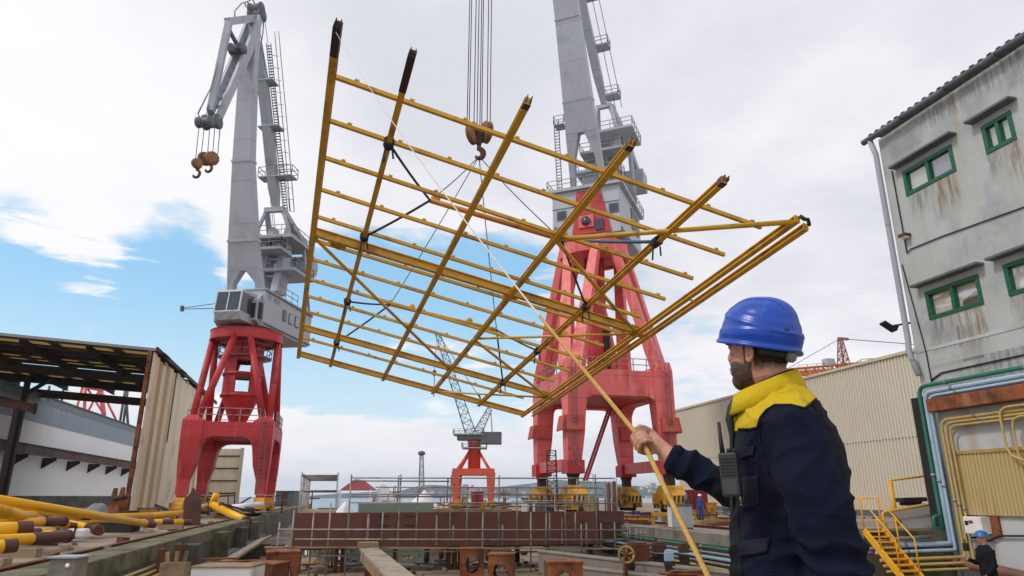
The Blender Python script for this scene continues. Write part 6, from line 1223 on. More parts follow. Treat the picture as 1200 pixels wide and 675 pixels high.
# smaller yard stock behind the hull section and on the quays
rnd = random.Random(8)
for k in range(46):
    if k < 26: u = rnd.uniform(350, 715); D_ = rnd.uniform(50, 88); p = ad(u, 600, D_); z = -2.0; hh = rnd.uniform(1.2, 2.9)
    elif k < 38: u = rnd.uniform(742, 900); p = az(u, rnd.uniform(601, 612), 0); z = 0; hh = rnd.uniform(.15, .6)
    else: u = rnd.uniform(110, 330); p = az(u, rnd.uniform(598, 606), 0); z = 0; hh = rnd.uniform(.3, 1.0)
    if k >= 38 and p.x > XL - 1.2: continue
    if 38 > k >= 26 and p.x < XR + 1: continue
    if k < 26 and p.x > XR - 1.3: z = 0; hh *= .55; p.x += 2.0
    w_ = rnd.uniform(.5, 2.4); m = rnd.choice(['greencont', 'wood', 'rust', 'grey_dk', 'white', 'hazard', 'primer', 'bluebox', 'rust_or'] if k % 3 else ['rust', 'grey_dk', 'wood'])
    o = thing('stock_crate', ['steel stock crate among the clutter beyond the hull section', 'low stock crate lying on the right quay', 'stock crate among the scrap on the left quay'][0 if k < 26 else 1 if k < 38 else 2], 'crate', V((p.x, p.y, z)), ['stock crates beyond the hull section', 'stock crates on the right quay', 'stock crates on the left quay'][0 if k < 26 else 1 if k < 38 else 2])
    a_ = rnd.uniform(-.5, .5); e_ = Matrix.Rotation(a_, 3, 'Z') @ XA; n_ = Matrix.Rotation(a_, 3, 'Z') @ YA
    b = MB(); b.box(V((p.x, p.y, z + hh * .5)), (w_, w_ * .6, hh), (e_, n_, Z3)); b.build('body', M[m], o, bevel=.03)
    b = MB()
    for i in (-1, 0, 1): b.box(V((p.x, p.y, z + hh * .5)) + e_ * i * w_ * .42, (.07, w_ * .64, hh * .98), (e_, n_, Z3))
    b.box(V((p.x, p.y, z + hh + .03)), (w_ * 1.04, w_ * .66, .06), (e_, n_, Z3)); b.build('batten', M[rnd.choice(['rust', 'wood', 'grey_dk'])], o)
for k in range(16):
    u = rnd.uniform(355, 640); D_ = rnd.uniform(48, 75); p = ad(u, 600, D_); h_ = ad(u, rnd.uniform(568, 586), D_).z; b = MB(); b.tube([V((p.x, p.y, -2)), V((p.x, p.y, h_))], .05, 6); b.tube([V((p.x - .5, p.y, h_ - .6)), V((p.x + .6, p.y, h_ - .6))], .04, 5); o = b.build('steel_pole', M[rnd.choice(['steel', 'rust', 'grey_dk'])]); prop(o, 'upright steel pole among the clutter beyond the hull section', 'pole', 'steel poles beyond the hull section')
# debris
rnd = random.Random(21); b = MB()
for k in range(900):
    if k < 620: x, y, z = rnd.uniform(XL + .9, 13), rnd.uniform(18, 60), -1.98
    elif k < 760: x, y, z = rnd.uniform(-18, XL - 1), rnd.uniform(16, 75), .01
    else: x, y, z = rnd.uniform(XR + 1, 40), rnd.uniform(21, 70), .01
    s = rnd.uniform(.03, .14) * (1.5 if rnd.random() < .15 else 1); e = V((rnd.uniform(-1, 1), rnd.uniform(-1, 1), rnd.uniform(-.15, .15))).normalized()
    b.mi = rnd.choice([0, 0, 1, 2, 2, 3]); p = V((x, y, z + s * .4))
    if rnd.random() < .45: b.beam(p - e * s * rnd.uniform(1, 5), p + e * s * 3, s * .7, s * .6)
    else: b.box(p, (s * 2, s * 1.3, s), (e, e.cross(Z3).normalized(), Z3))
prop(b.build('debris', [M['wood'], M['rust'], M['concrete'], M['burnt']]), kind='stuff')
# hills' haze
hzm = bpy.data.materials.new('haze_air'); hzm.use_nodes = True; h_ = NT(hzm.node_tree); h_.n.clear(); ho = h_.new('ShaderNodeOutputMaterial'); hv = h_.new('ShaderNodeVolumePrincipled'); hv.inputs['Color'].default_value = (.7, .83, 1., 1); hv.inputs['Density'].default_value = .00012; hv.inputs['Anisotropy'].default_value = .2; h_.l.new(hv.outputs[0], ho.inputs['Volume'])
b = MB(); b.bb((-6400, -60, -4.5), (6900, 7400, 160)); o = b.build('haze', hzm); prop(o, kind='stuff')
# ------------------------------------------------------------------ people
from mathutils.bvhtree import BVHTree
def remesh(mb, name, vox, smooth=6, sf=.5):
    me = bpy.data.meshes.new(name); me.from_pydata([tuple(v) for v in mb.v], [], mb.f)
    b = bmesh.new(); b.from_mesh(me); bmesh.ops.recalc_face_normals(b, faces=b.faces); b.to_mesh(me); b.free()
    o = bpy.data.objects.new(name + '_tmp', me); COL.objects.link(o)
    m = o.modifiers.new('r', 'REMESH'); m.mode = 'VOXEL'; m.voxel_size = vox; m.use_smooth_shade = True
    if smooth: s = o.modifiers.new('s', 'SMOOTH'); s.iterations = smooth; s.factor = sf
    ts = bpy.data.scenes.new('remesh_tmp'); COL.objects.unlink(o); ts.collection.objects.link(o); vl = ts.view_layers[0]; vl.update()
    r = bpy.data.meshes.new_from_object(o.evaluated_get(vl.depsgraph))
    bpy.data.scenes.remove(ts); bpy.data.objects.remove(o); bpy.data.meshes.remove(me); return r
def put(me, name, mats, parent, classify=None):
    loc = ORG[parent.name]
    for v in me.vertices: v.co -= loc
    me.materials.clear()
    for m in mats: me.materials.append(m)
    if classify:
        for p in me.polygons: p.material_index = classify(p.center + loc, p.normal)
    for p in me.polygons: p.use_smooth = True
    o = bpy.data.objects.new(name, me); COL.objects.link(o); setp(o, parent, loc); return o
def shell(me, test, off, name, m, parent, rough=.0):        # clothing-like layer grown from part of a body surface
    loc = ORG[parent.name]; sel = [p for p in me.polygons if test(p.center + loc)]; idx = {}; b = MB()
    for p in sel:
        for i in p.vertices:
            if i not in idx: v = me.vertices[i]; idx[i] = len(b.v); b.v.append(v.co + loc + v.normal * (off + rough * (mnoise.noise(v.co * 160)))) 
        b.f.append([idx[i] for i in p.vertices]); b.s.append(True); b.m.append(0)
    o = b.build(name, m, parent, recalc=False); s = o.modifiers.new('t', 'SOLIDIFY'); s.thickness = abs(off) * .9; s.offset = -1; return o
skin = pm('skin', srgb(196, 142, 116), .5, var=.1, scale=14, dirt=srgb(150, 92, 74), damt=.3, dscale=12, bump=.25, bscale=120); 
skin.node_tree.nodes['Principled BSDF'].inputs['Subsurface Weight'].default_value = .12; skin.node_tree.nodes['Principled BSDF'].inputs['Subsurface Radius'].default_value = (.01, .004, .002)
navy = pm('navy_cloth', srgb(20, 22, 33), .85, var=.12, scale=6, bump=.35, bscale=90, spec=.25)
fleece = pm('navy_fleece', srgb(23, 28, 47), .95, var=.16, scale=10, bump=.6, bscale=160, spec=.15)
ycloth = pm('yellow_cloth', srgb(200, 170, 18), .78, var=.07, scale=5, dirt=srgb(150, 128, 30), damt=.3, dscale=6, bump=.3, bscale=70, spec=.3)
stub = pm('beard_hair', srgb(70, 54, 48), .85, var=.35, scale=90, dirt=srgb(128, 92, 76), damt=.3, dscale=70, bump=.9, bscale=300)
hairm = pm('dark_hair', srgb(58, 44, 38), .8, var=.3, scale=60, bump=.8, bscale=260)
bluehat = pm('blue_helmet', srgb(8, 66, 168), .3, var=.07, scale=9, dirt=srgb(70, 108, 176), damt=.22, dscale=14, bump=.03, bscale=30)
hatdark = pm('helmet_sticker', srgb(30, 30, 34), .5)
f_ = (-cx * .97 + cf * .22).normalized(); l_ = Z3.cross(f_)
PR = thing('person', 'worker in blue helmet and navy jacket with yellow shoulders pulling a rope', 'person', ad(925, 560, 2.42) * V((1, 1, 0)) + V((0, 0, .5)))
NS = 28
def ringfb(a, c, lat, e=2.3, bulge=0):       # superellipse through a front and a back point
    m = (a + c) / 2; h = (a - c) / 2; out = []
    for k in range(NS):
        t = 2 * math.pi * k / NS; ct, st = math.cos(t), math.sin(t)
        out.append(m + h * math.copysign(abs(ct) ** (2 / e), ct) + l_ * lat * math.copysign(abs(st) ** (2 / e), st))
    return out
D0 = 2.42
def q_(u, v, D=D0): return ad(u, v, D)
tors = [(455, 890, 934, 448, .08), (466, 876, 950, 462, .125), (480, 866, 962, 474, .175), (500, 858, 973, 494, .205), (530, 855, 985, 522, .205), (565, 855, 993, 560, .195), (610, 857, 996, 606, .19), (660, 861, 998, 656, .19), (720, 868, 1000, 720, .225), (790, 868, 1000, 790, .23), (860, 872, 1002, 860, .23)]
jk = MB()
jk.loft([ringfb(q_(uf, vf), q_(ub, vb), lat) for vf, uf, ub, vb, lat in tors])
SHN, ELN, WRN = q_(931, 504, 2.215), q_(978, 655, 2.17), q_(985, 790, 2.12)
jk.tube([q_(915, 482, 2.34), SHN, q_(946, 560, 2.175), q_(963, 610, 2.16), ELN, q_(984, 720, 2.13), WRN], [.08, .096, .102, .097, .096, .088, .07], 20)
SHF, ELF, WRF, HAND = q_(918, 508, 2.62), q_(850, 571, 2.62), q_(784, 534, 2.68), q_(753, 517, 2.70)
cuff = WRF.lerp(ELF, .06)
jk.tube([q_(925, 490, 2.5), SHF, SHF.lerp(ELF, .5) - Z3 * .01, ELF, ELF.lerp(WRF, .45) - Z3 * .004, cuff], [.08, .095, .088, .079, .063, .05], 20)
jm = remesh(jk, 'jacket', .0068, 10)
# folds: broad soft ones everywhere, cross folds near both elbows, on the belly
axn = (ELN - SHN).normalized()
jn = [(v.co.copy(), v.normal.copy()) for v in jm.vertices]
for v, (p, n) in zip(jm.vertices, jn):
    d = .016 * mnoise.noise(p * 5.0 + V((3, 1, 7))) + .008 * mnoise.noise(V(((p @ f_) * 14, (p @ l_) * 14, p.z * 9)))
    s_ = (p - SHN) @ axn / (ELN - SHN).length; rad = ((p - SHN) - axn * ((p - SHN) @ axn)).length
    rdg = (1 - abs(mnoise.noise(V(((p @ f_) * 6 + p.z * 5, (p @ l_) * 5, p.z * 7 - (p @ f_) * 4)))) * 2.2); d += .009 * max(0, rdg) ** 3 - .003
    kf = max(0, min(1, (.17 - rad) / .05)) * max(0, min(1, s_ * 6))
    if kf > 0:
        w_ = max(0, min(1, (s_ - .6) / .35)); ph = s_ * 19 + 3.4 * mnoise.noise(p * 7) + 8 * (p @ f_)
        d += kf * ((.0015 + .014 * w_) * (1 - abs(math.sin(ph)) ** .8) - .004 * w_)
    s2 = (p - ELF) @ (cuff - ELF).normalized() / (cuff - ELF).length
    k2 = max(0, min(1, ((p - SHF) @ f_ - .12) / .06))
    if k2 > 0: d += k2 * (.010 * (1 - abs(math.sin(s2 * 9 + 2.5 * mnoise.noise(p * 9)))) - .003)
    lo = max(0, min(1, (q_(900, 560).z - p.z) / .2)); d += lo * .012 * mnoise.noise(V(((p @ f_) * 9, (p @ l_) * 5, p.z * 20)))
    v.co = p + n * d
seamL = .150; cen0 = q_(924, 520); zy_ = q_(880, 501).z
lat0 = cen0 @ l_
def lat(p): return p @ l_ - lat0
bv0 = BVHTree.FromPolygons([v.co for v in jm.vertices], [tuple(p.vertices) for p in jm.polygons])
def surf0(u, v): return bv0.ray_cast(CAM, ray(u, v).normalized())[0]
yl = []
for u, v in ((858, 500), (868, 503), (880, 503), (888, 501), (891, 490), (898, 481), (908, 475), (927, 475), (943, 479), (956, 468)):
    h = surf0(u, v)
    if h: yl.append(((h - cen0) @ f_, h.z))
yl.sort()
def yokez(f):
    if f <= yl[0][0]: return yl[0][1]
    for (a, za), (c, zc_) in zip(yl[:-1], yl[1:]):
        if f <= c: return za + (zc_ - za) * (f - a) / max(1e-5, c - a)
    return yl[-1][1]
def jcls(p, n):
    L_ = lat(p); ff_ = (p - cen0) @ f_
    if L_ > .0 and p.z > yokez(ff_) and (p - SHN).length < .5: return 2
    sl = (L_ > seamL + .02 * max(0, (p.z - zy_) / .1) and (p - SHN).length < .5) or L_ < -.165 or ff_ > .26
    if L_ > .04 and ((p - SHN) - axn * ((p - SHN) @ axn)).length < .118 and p.z < zy_ + .06 and L_ > .105: sl = True
    if sl: return 1
    if L_ <= 0 and p.z > zy_ + .10 * max(0, -ff_) * 1.6: return 2
    return 0
J_ = put(jm, 'jacket', [navy, fleece, ycloth], PR, jcls)
bv = BVHTree.FromPolygons([v.co + ORG[PR.name] for v in jm.vertices], [tuple(p.vertices) for p in jm.polygons])
def surf(u, v, off=.004):
    d = ray(u, v).normalized(); h = bv.ray_cast(CAM, d)
    return None if h[0] is None else h[0] + h[1] * off
def strip(name, pts, r, m, n=4):
    out = []
    for (a, c), (e, g) in zip(pts[:-1], pts[1:]):
        for k in range(n): p = surf(a + (e - a) * k / n, c + (g - c) * k / n, r * .3); out += [p] if p else []
    p = surf(*pts[-1], r * .3); out += [p] if p else []
    if len(out) > 2: b = MB(); b.tube(out, r, 6); return b.build(name, m, J_)
def patch(name, quad, m, off=.005, n=8):
    b = MB(); vs = []; ok = True
    for j in range(n + 1):
        for i in range(n + 1):
            s, t_ = i / n, j / n
            u = (quad[0][0] * (1 - s) + quad[1][0] * s) * (1 - t_) + (quad[3][0] * (1 - s) + quad[2][0] * s) * t_
            v = (quad[0][1] * (1 - s) + quad[1][1] * s) * (1 - t_) + (quad[3][1] * (1 - s) + quad[2][1] * s) * t_
            p = surf(u, v, off); ok = ok and p is not None; vs.append(p)
    if not ok: return None
    b.add(vs, [(j * (n + 1) + i, j * (n + 1) + i + 1, (j + 1) * (n + 1) + i + 1, (j + 1) * (n + 1) + i) for j in range(n) for i in range(n)], True)
    o = b.build(name, m, J_, recalc=False); s = o.modifiers.new('t', 'SOLIDIFY'); s.thickness = .006; s.offset = 0; return o
navy2 = pm('navy_cloth_panel', srgb(25, 28, 42), .85, var=.12, scale=8, bump=.3, bscale=90, spec=.25)
patch('pocket_flap', [(866, 634), (903, 630), (899, 648), (869, 652)], navy2, .006)
patch('chest_flap', [(868, 524), (886, 522), (884, 534), (869, 537)], navy2, .006)
patch('chest_pocket', [(868, 560), (889, 557), (890, 592), (871, 597)], navy2, .004)
strip('seam', [(892, 491), (889, 504), (893, 530), (901, 560), (916, 586), (930, 606)], .0028, navy2)
strip('seam', [(864, 594), (866, 625), (868, 660), (870, 674)], .004, navy2)
strip('seam', [(866, 503), (880, 503), (888, 501), (891, 490), (898, 481), (908, 475), (927, 475), (943, 479), (956, 468)], .0045, navy)
strip('badge', [(869, 592), (873, 586), (871, 578), (868, 583), (870, 590)], .003, ycloth)
# collar
b = MB(); C1 = [ringfb(q_(858, 488), q_(944, 462), .112, 2.1), ringfb(q_(861, 474), q_(938, 448), .098, 2.1), ringfb(q_(864, 464), q_(931, 435), .088, 2.1)]
b.loft(C1, cap=False); co_ = b.build('collar', ycloth, J_); s = co_.modifiers.new('t', 'SOLIDIFY'); s.thickness = .012; s.offset = 1
b = MB(); b.tube([p for p in C1[2]] + [C1[2][0]], .0075, 6); b.build('collar_edge', navy, co_)
b = MB(); b.tube([q_(863, 466), q_(857, 478), q_(855, 492), q_(858, 510), q_(858, 530), q_(858, 590), q_(863, 660)], [.009, .014, .015, .010, .008, .008, .008], 8); b.build('zip_placket', M['black'], J_)
b = MB(); b.tube([cuff - (WRF - cuff).normalized() * .03, cuff, cuff + (WRF - cuff).normalized() * .012], [.05, .0525, .049], 18); b.build('cuff', fleece, J_)
# body: head, neck, torso core, forearm and hand as one surface
ph = R(47); fh = (-cx * math.cos(ph) + cf * math.sin(ph)); fh = (fh + Z3 * .10).normalized(); lh = Z3.cross(fh).normalized(); uh = fh.cross(lh)
HC = q_(890, 407, 2.42)         # centre of the cranium
def hd(f, l, u): return HC + fh * f + lh * l + uh * u
hx3 = (fh, lh, uh)
bd = MB()
bd.ell(hd(0, 0, .02), .102, .08, .105, 24, 18, hx3); bd.ell(hd(.035, 0, -.065), .066, .066, .088, 20, 14, hx3); bd.ell(hd(.062, 0, -.118), .036, .042, .036, 16, 12, hx3)
bd.ell(hd(.088, 0, -.035), .02, .045, .05, 14, 10, hx3); bd.ell(hd(.093, 0, .0), .016, .05, .014, 14, 10, hx3)
bd.loft([[hd(.09, -.010, .0), hd(.09, .010, .0), hd(.104, 0, .0)], [hd(.095, -.014, -.025), hd(.095, .014, -.025), hd(.116, 0, -.028)], [hd(.092, -.019, -.05), hd(.092, .019, -.05), hd(.124, 0, -.046)], [hd(.09, -.016, -.058), hd(.09, .016, -.058), hd(.108, 0, -.06)]])
for s in (-1, 1): bd.ell(hd(.085, .03 * s, -.04), .022, .022, .022, 12, 8, hx3)
bd.ell(hd(.1, 0, -.078), .014, .024, .008, 12, 8, hx3); bd.ell(hd(.098, 0, -.091), .014, .021, .009, 12, 8, hx3)
for s in (-1, 1):
    pts = [hd(-.004 - .017 * math.sin(k * .52) * (1 if k < 7 else .6), s * (.083 + .012 * (math.sin(k * .52) + .4) * .5), -.03 + .032 * math.cos(k * .52)) for k in range(13)]
    bd.tube(pts, .0065, 8); bd.ell(hd(-.006, s * .079, -.03), .016, .008, .026, 12, 8, hx3)
NB = q_(917, 470, 2.44)
bd.tube([hd(-.025, 0, -.03), hd(-.03, 0, -.09), NB, NB - Z3 * .1], [.066, .062, .068, .085], 20)
bd.loft([ringfb(q_(uf + 8, vf + 4), q_(ub - 8, vb + 4), lat_ - .025) for vf, uf, ub, vb, lat_ in tors[1:5]])
fw_ = (HAND - WRF).normalized()
# hand: axes along the rope (ra), towards the wrist (e1), towards the viewer (e2)
ROPE_UP = fp(0, .1, -.15); RP = HAND
ra = ((q_(826, 672, 2.25) - HAND).normalized() * .7 + (HAND - ROPE_UP).normalized() * .6).normalized(); e1 = (WRF - HAND); e1 = (e1 - ra * (e1 @ ra)).normalized(); e2 = e1.cross(ra).normalized(); e2 = e2 if e2 @ cf < 0 else -e2
def hn(a, r_, n_): return HAND + ra * a + e1 * r_ + e2 * n_
for i, (a, L_) in enumerate(((-.031, .95), (-.010, 1.0), (.011, .97), (.031, .88))):
    k_ = L_; rr = .0108 * (.95 if i < 3 else .85)
    pts = [hn(a * .9, .052, -.014), hn(a, .030, -.030), hn(a, .004, -.034 * k_), hn(a + .001, -.020 * k_, -.026), hn(a + .002, -.031 * k_, -.006), hn(a + .003, -.028 * k_, .016), hn(a + .003, -.010, .028), hn(a + .003, .012, .027)]
    bd.tube(pts, [rr * 1.15, rr * 1.2, rr * 1.08, rr * 1.12, rr * 1.02, rr * 1.02, rr * .96, rr * .8], 10)
    bd.ell(pts[-1], rr * .8, rr * .8, rr * .8, 8, 6)
bd.ell(hn(.0, .052, -.006), .042, .036, .019, 16, 12, (ra, e1, e2)); bd.ell(hn(-.012, .05, .014), .03, .03, .017, 14, 10, (ra, e1, e2)); bd.ell(hn(.022, .056, .010), .022, .03, .015, 14, 10, (ra, e1, e2))
bd.tube([hn(-.02, .062, .012), hn(-.040, .04, .022), hn(-.046, .012, .03), hn(-.040, -.012, .034), hn(-.036, -.024, .03)], [.017, .0155, .0135, .0125, .009], 10); bd.ell(hn(-.036, -.024, .03), .009, .009, .009, 8, 6)
bd.tube([hn(0, .05, .002), WRF.lerp(hn(0, .07, 0), .35), WRF.lerp(cuff, .4), cuff.lerp(ELF, .2), ELF, SHF], [.032, .03, .035, .04, .05, .055], 16)
bm_ = remesh(bd, 'body', .0042, 3, .4)
def hl(p): q = p - HC; return q @ fh, q @ lh, q @ uh
def sst(x, a, c): t_ = max(0, min(1, (x - a) / (c - a))); return t_ * t_ * (3 - 2 * t_)
bw = []
for v, n_ in zip(bm_.vertices, [v.normal.copy() for v in bm_.vertices]):
    p = v.co.copy(); w_ = 0.
    if (p - HC).length < .23:
        f, l, u = hl(p); jag = .010 * mnoise.noise(p * 55) + .005 * mnoise.noise(p * 140)
        w_ = sst(-u, .060 + max(0, .045 - f) * .25, .086 + max(0, .045 - f) * .25) if f > .02 else 0
        w_ = max(w_, sst(-u + jag, .045, .075) * sst(f, -.012 + jag * .5, .014)) * sst(u, -.172, -.150)
        side = sst(.018 - abs(f - .014), .0, .012) * sst(-u, -.02, .01) * (abs(l) < .0815)
        w_ = max(w_ * (abs(l) < .0825 or u < -.072), side * .9)
        if f > .085 and -.098 < u < -.07 and abs(l) < .024: w_ *= .25
        nape = sst(-f + jag, -.01, .02) * sst(u + jag, -.105, -.055) * (abs(l) < .0815 or f < -.03) * .8
        w_ = max(w_, nape)
        v.co = p + n_ * (.0035 * w_ * (1 + .8 * mnoise.noise(p * 170)))
    bw.append(w_)
at_ = bm_.color_attributes.new('hair_weight', 'FLOAT_COLOR', 'POINT')
for i, w_ in enumerate(bw): at_.data[i].color = (w_, w_, w_, 1)
nt_ = NT(skin.node_tree); bs_ = skin.node_tree.nodes['Principled BSDF']; src = bs_.inputs['Base Color'].links[0].from_socket
an_ = nt_.new('ShaderNodeAttribute', attribute_name='hair_weight'); tcx = nt_.new('ShaderNodeTexCoord'); nz = nt_.noise(tcx.outputs['Object'], 260, 3, .7)
fac = nt_.math('MULTIPLY', nt_.ramp(nt_.math('ADD', an_.outputs['Fac'], nt_.math('MULTIPLY', nt_.math('SUBTRACT', nz, .5), .4)), .15, .75), .92)
nt_.l.new(nt_.mix(fac, src, srgb(54, 41, 36)), bs_.inputs['Base Color'])
BO = put(bm_, 'body', [skin], PR)
def hl(p): q = p - HC; return q @ fh, q @ lh, q @ uh
def beard(p):
    f, l, u = hl(p)
    if (p - HC).length > .21: return False
    jag = .006 * mnoise.noise(p * 90)
    return abs(l) < .0805 and f > -.004 + jag and u < -.074 + jag + max(0, .03 - f) * 1.2 and u > -.165 and not (f > .1 and -.1 < u < -.07 and abs(l) < .02) and (f > .02 or u < -.035)
def hairt(p):
    f, l, u = hl(p)
    if (p - HC).length > .2: return False
    jag = .008 * mnoise.noise(p * 60)
    if abs(l) > .0815 and -.07 < u < .01 and f > -.035: return False
    return (f < .004 + jag - max(0, -u) * .75 and u > -.062 + jag) or (u > .0 and f < .05)
shell(bm_, hairt, .005, 'hair', hairm, BO, .004)
for s in (-1, 1): b = MB(); b.ell(hd(.091, .03 * s, -.022), .010, .010, .010, 12, 10, hx3); b.build('eye', pm('eye', srgb(40, 34, 32), .2), BO)
# helmet
th_ = R(-3); HF = (fh + uh * .0).normalized(); 
hc = hd(-.004, 0, .028); hu = (uh - fh * .11).normalized(); hf = lh.cross(hu).normalized(); hf = hf if hf @ fh > 0 else -hf
b = MB(); rings = []; N_ = 128
for j in range(37):
    t_ = j / 36; el = t_ * math.pi / 2; ring = []
    for k in range(N_):
        a = 2 * math.pi * k / N_; ca, sa_ = math.cos(a), math.sin(a)
        A = .142 if ca > 0 else .140; Bx = .117
        r = (abs(math.cos(el)) ** .72); h = .144 * math.sin(el) ** .92
        rx, ry = A * r, Bx * r
        az_ = abs(math.atan2(sa_, ca))                       # 0 front, pi back
        crest = .011 * max(0, 1 - abs(abs(sa_) * ry / .055 - 1.0) * 2.2) * (t_ > .2) * math.sin(min(1, t_ * 1.6) * math.pi) 
        yl_ = abs(sa_) * ry; top_ = sst(h, .055, .085)
        crest = .0075 * sst(.058 - yl_ - .02 * (ca < 0) * -ca, -.004, .004) * top_ + .004 * sst(.024 - yl_, -.003, .003) * top_
        sw = h - (.052 + .030 * math.cos(az_ * 1.15))
        lip_ = .0045 * sst(-h, -.026, -.022) + .0045 * math.exp(-(sw / .006) ** 2)
        ledge = lip_ + .004 * (1 / (1 + math.exp(-(t_ - (.42 + .16 * math.cos(az_ * 1.0 + .6))) * -90)))
        p = hc + hf * (ca * (rx + ledge)) + lh * (sa_ * (ry + ledge)) + hu * (h + crest)
        ring.append(p)
    rings.append(ring)
def brim(k, out, dz):
    a = 2 * math.pi * k / N_; ca, sa_ = math.cos(a), math.sin(a); pk = max(0, ca) ** 3
    A = (.142 if ca > 0 else .140) + .004 + out + .010 * pk; Bx = .115 + .004 + out
    return hc + hf * ca * A + lh * sa_ * Bx + hu * (-.002 + dz - .016 * (1 - ca) * .5 + .006 * pk - .008 * math.sin(min(1, abs(sa_)) * math.pi / 2))
low = [[brim(k, -.012, -.020) for k in range(N_)], [brim(k, .007, -.024) for k in range(N_)], [brim(k, .009, -.014) for k in range(N_)], [brim(k, .001, -.008) for k in range(N_)], [brim(k, .000, -.002) for k in range(N_)]]
b.loft(low + rings[:-1] + [[hc + hu * .144] * N_], cap=False); hel = b.build('helmet', bluehat, PR); 
s = hel.modifiers.new('ss', 'SUBSURF'); s.levels = 1; s.render_levels = 1
b = MB(); b.loft([[hc + hf * math.cos(2 * math.pi * k / 32) * A + lh * math.sin(2 * math.pi * k / 32) * Bx + hu * z for k in range(32)] for A, Bx, z in ((.126, .103, .02), (.124, .101, -.03), (.114, .095, -.03), (.116, .095, .02))], cap=False); b.build('sweatband', M['black'], hel)
kb = hc - hf * .124 - hu * .052 + lh * .012; b = MB(); b.lathe(kb + hf * .01, -hf, [(.01, 0), (.024, 0), (.025, .016), (.018, .024), (.004, .026)], 18); b.build('adjuster_knob', pm('knob_grey', srgb(120, 118, 116), .5), hel); b = MB(); b.loft([[hc + hf * math.cos(a) * .124 + lh * math.sin(a) * .103 + hu * z for a in [math.pi * (.62 + .76 * k / 12) for k in range(13)]] for z in (-.035, -.064)], cap=False, closed=False); o = b.build('nape_strap', M['black'], hel, recalc=False); sd__ = o.modifiers.new('t', 'SOLIDIFY'); sd__.thickness = .004
av = math.radians(150); 
for s in (-1, 1):
    vs = []
    for j in (0, 1, 2):
        for k in (-1, 0, 1):
            a = s * (av + k * .065); el = .05 + .075 * j; r = math.cos(el) ** .72; vs.append(hc + hf * math.cos(a) * (.140 * r + .0078) + lh * math.sin(a) * (.115 * r + .0078) + hu * (.150 * math.sin(el) ** .92))
    b = MB(); b.add(vs, [(0, 1, 4, 3), (1, 2, 5, 4), (3, 4, 7, 6), (4, 5, 8, 7)]); o = b.build('vent_slot', hatdark, hel, recalc=False); m_ = o.modifiers.new('t', 'SOLIDIFY'); m_.thickness = .003; m_.offset = 0
# legs (below the picture) so the figure stands on the platform
b = MB()
for s in (-1, 1):
    hp_ = q_(935, 830) + l_ * .1 * s; ft = V((hp_.x, hp_.y, .58)); b.tube([hp_ + Z3 * .06, hp_.lerp(ft, .5) + f_ * .02, ft], [.115, .085, .075], 16)
b.build('trousers', navy, PR)
for s in (-1, 1):
    hp_ = q_(935, 830) + l_ * .1 * s; b = MB(); b.loft([rect(V((hp_.x, hp_.y, .5)) + f_ * .06, f_, l_, .29, .1), rect(V((hp_.x, hp_.y, .55)) + f_ * .06, f_, l_, .29, .1), rect(V((hp_.x, hp_.y, .62)), f_, l_, .13, .1)]); b.build('boot', M['black'], PR)
hn_ = MB(); hn_.ell(WRN - Z3 * .07, .045, .03, .075, 12, 8); hn_.tube([WRN, WRN - Z3 * .06], [.035, .035], 10)
for k in range(4): hn_.tube([WRN - Z3 * .12 + f_ * (.03 - .02 * k), WRN - Z3 * .17 + f_ * (.032 - .02 * k), WRN - Z3 * .2 + f_ * (.022 - .018 * k) - l_ * .02], [.0105, .01, .008], 8)
hn_.tube([WRN - Z3 * .05 + f_ * .04, WRN - Z3 * .1 + f_ * .065, WRN - Z3 * .14 + f_ * .055], [.014, .012, .009], 8)
hm = remesh(hn_, 'hand', .005, 3); put(hm, 'hand', [skin], PR)
# two way radio on the chest
rc = surf(858, 555, .02) or q_(858, 555, 2.3); ru = (Z3 + cx * -.03).normalized(); rn = (f_ * .5 - cf * .85).normalized(); rs = rn.cross(ru).normalized(); rn = ru.cross(rs).normalized(); rn = rn if rn @ cf < 0 else -rn
rc = q_(856, 556, 2.24); RD = thing('two_way_radio', 'black two way radio with antenna clipped to the chest of the worker', 'radio', rc); ex = (rs, rn, ru); rbm = pm('radio_black', srgb(44, 46, 50), .55, var=.1)
b = MB(); b.box(rc, (.058, .034, .135), ex); b.build('body', rbm, RD, bevel=.006)
b = MB()
for k in range(6): b.box(rc + rn * .0175 + ru * (.048 - .010 * k), (.044, .004, .003), ex)
b.build('speaker_grille', M['black'], RD)
b = MB(); b.box(rc + rn * .0172 - ru * .038, (.044, .002, .045), ex); b.build('label_plate', pm('radio_plate', srgb(58, 60, 64), .5), RD, bevel=.001)
sgn = 1 if rs @ cx < 0 else -1
b = MB(); b.tube([rc + rs * .017 * sgn + ru * .066, rc + rs * .018 * sgn + ru * .1, rc + rs * .018 * sgn + ru * .165], [.0085, .007, .005], 10); b.build('antenna', M['black'], RD)
for d, h in ((-.004, .014), (-.02, .011)): b = MB(); b.lathe(rc + rs * d * sgn + ru * .066, ru, [(.001, 0), (.008, 0), (.0075, h), (.001, h)], 12); b.build('knob', M['black'], RD)
b = MB(); b.box(rc - rn * .03, (.025, .03, .07), ex); b.build('belt_clip', M['black'], RD)
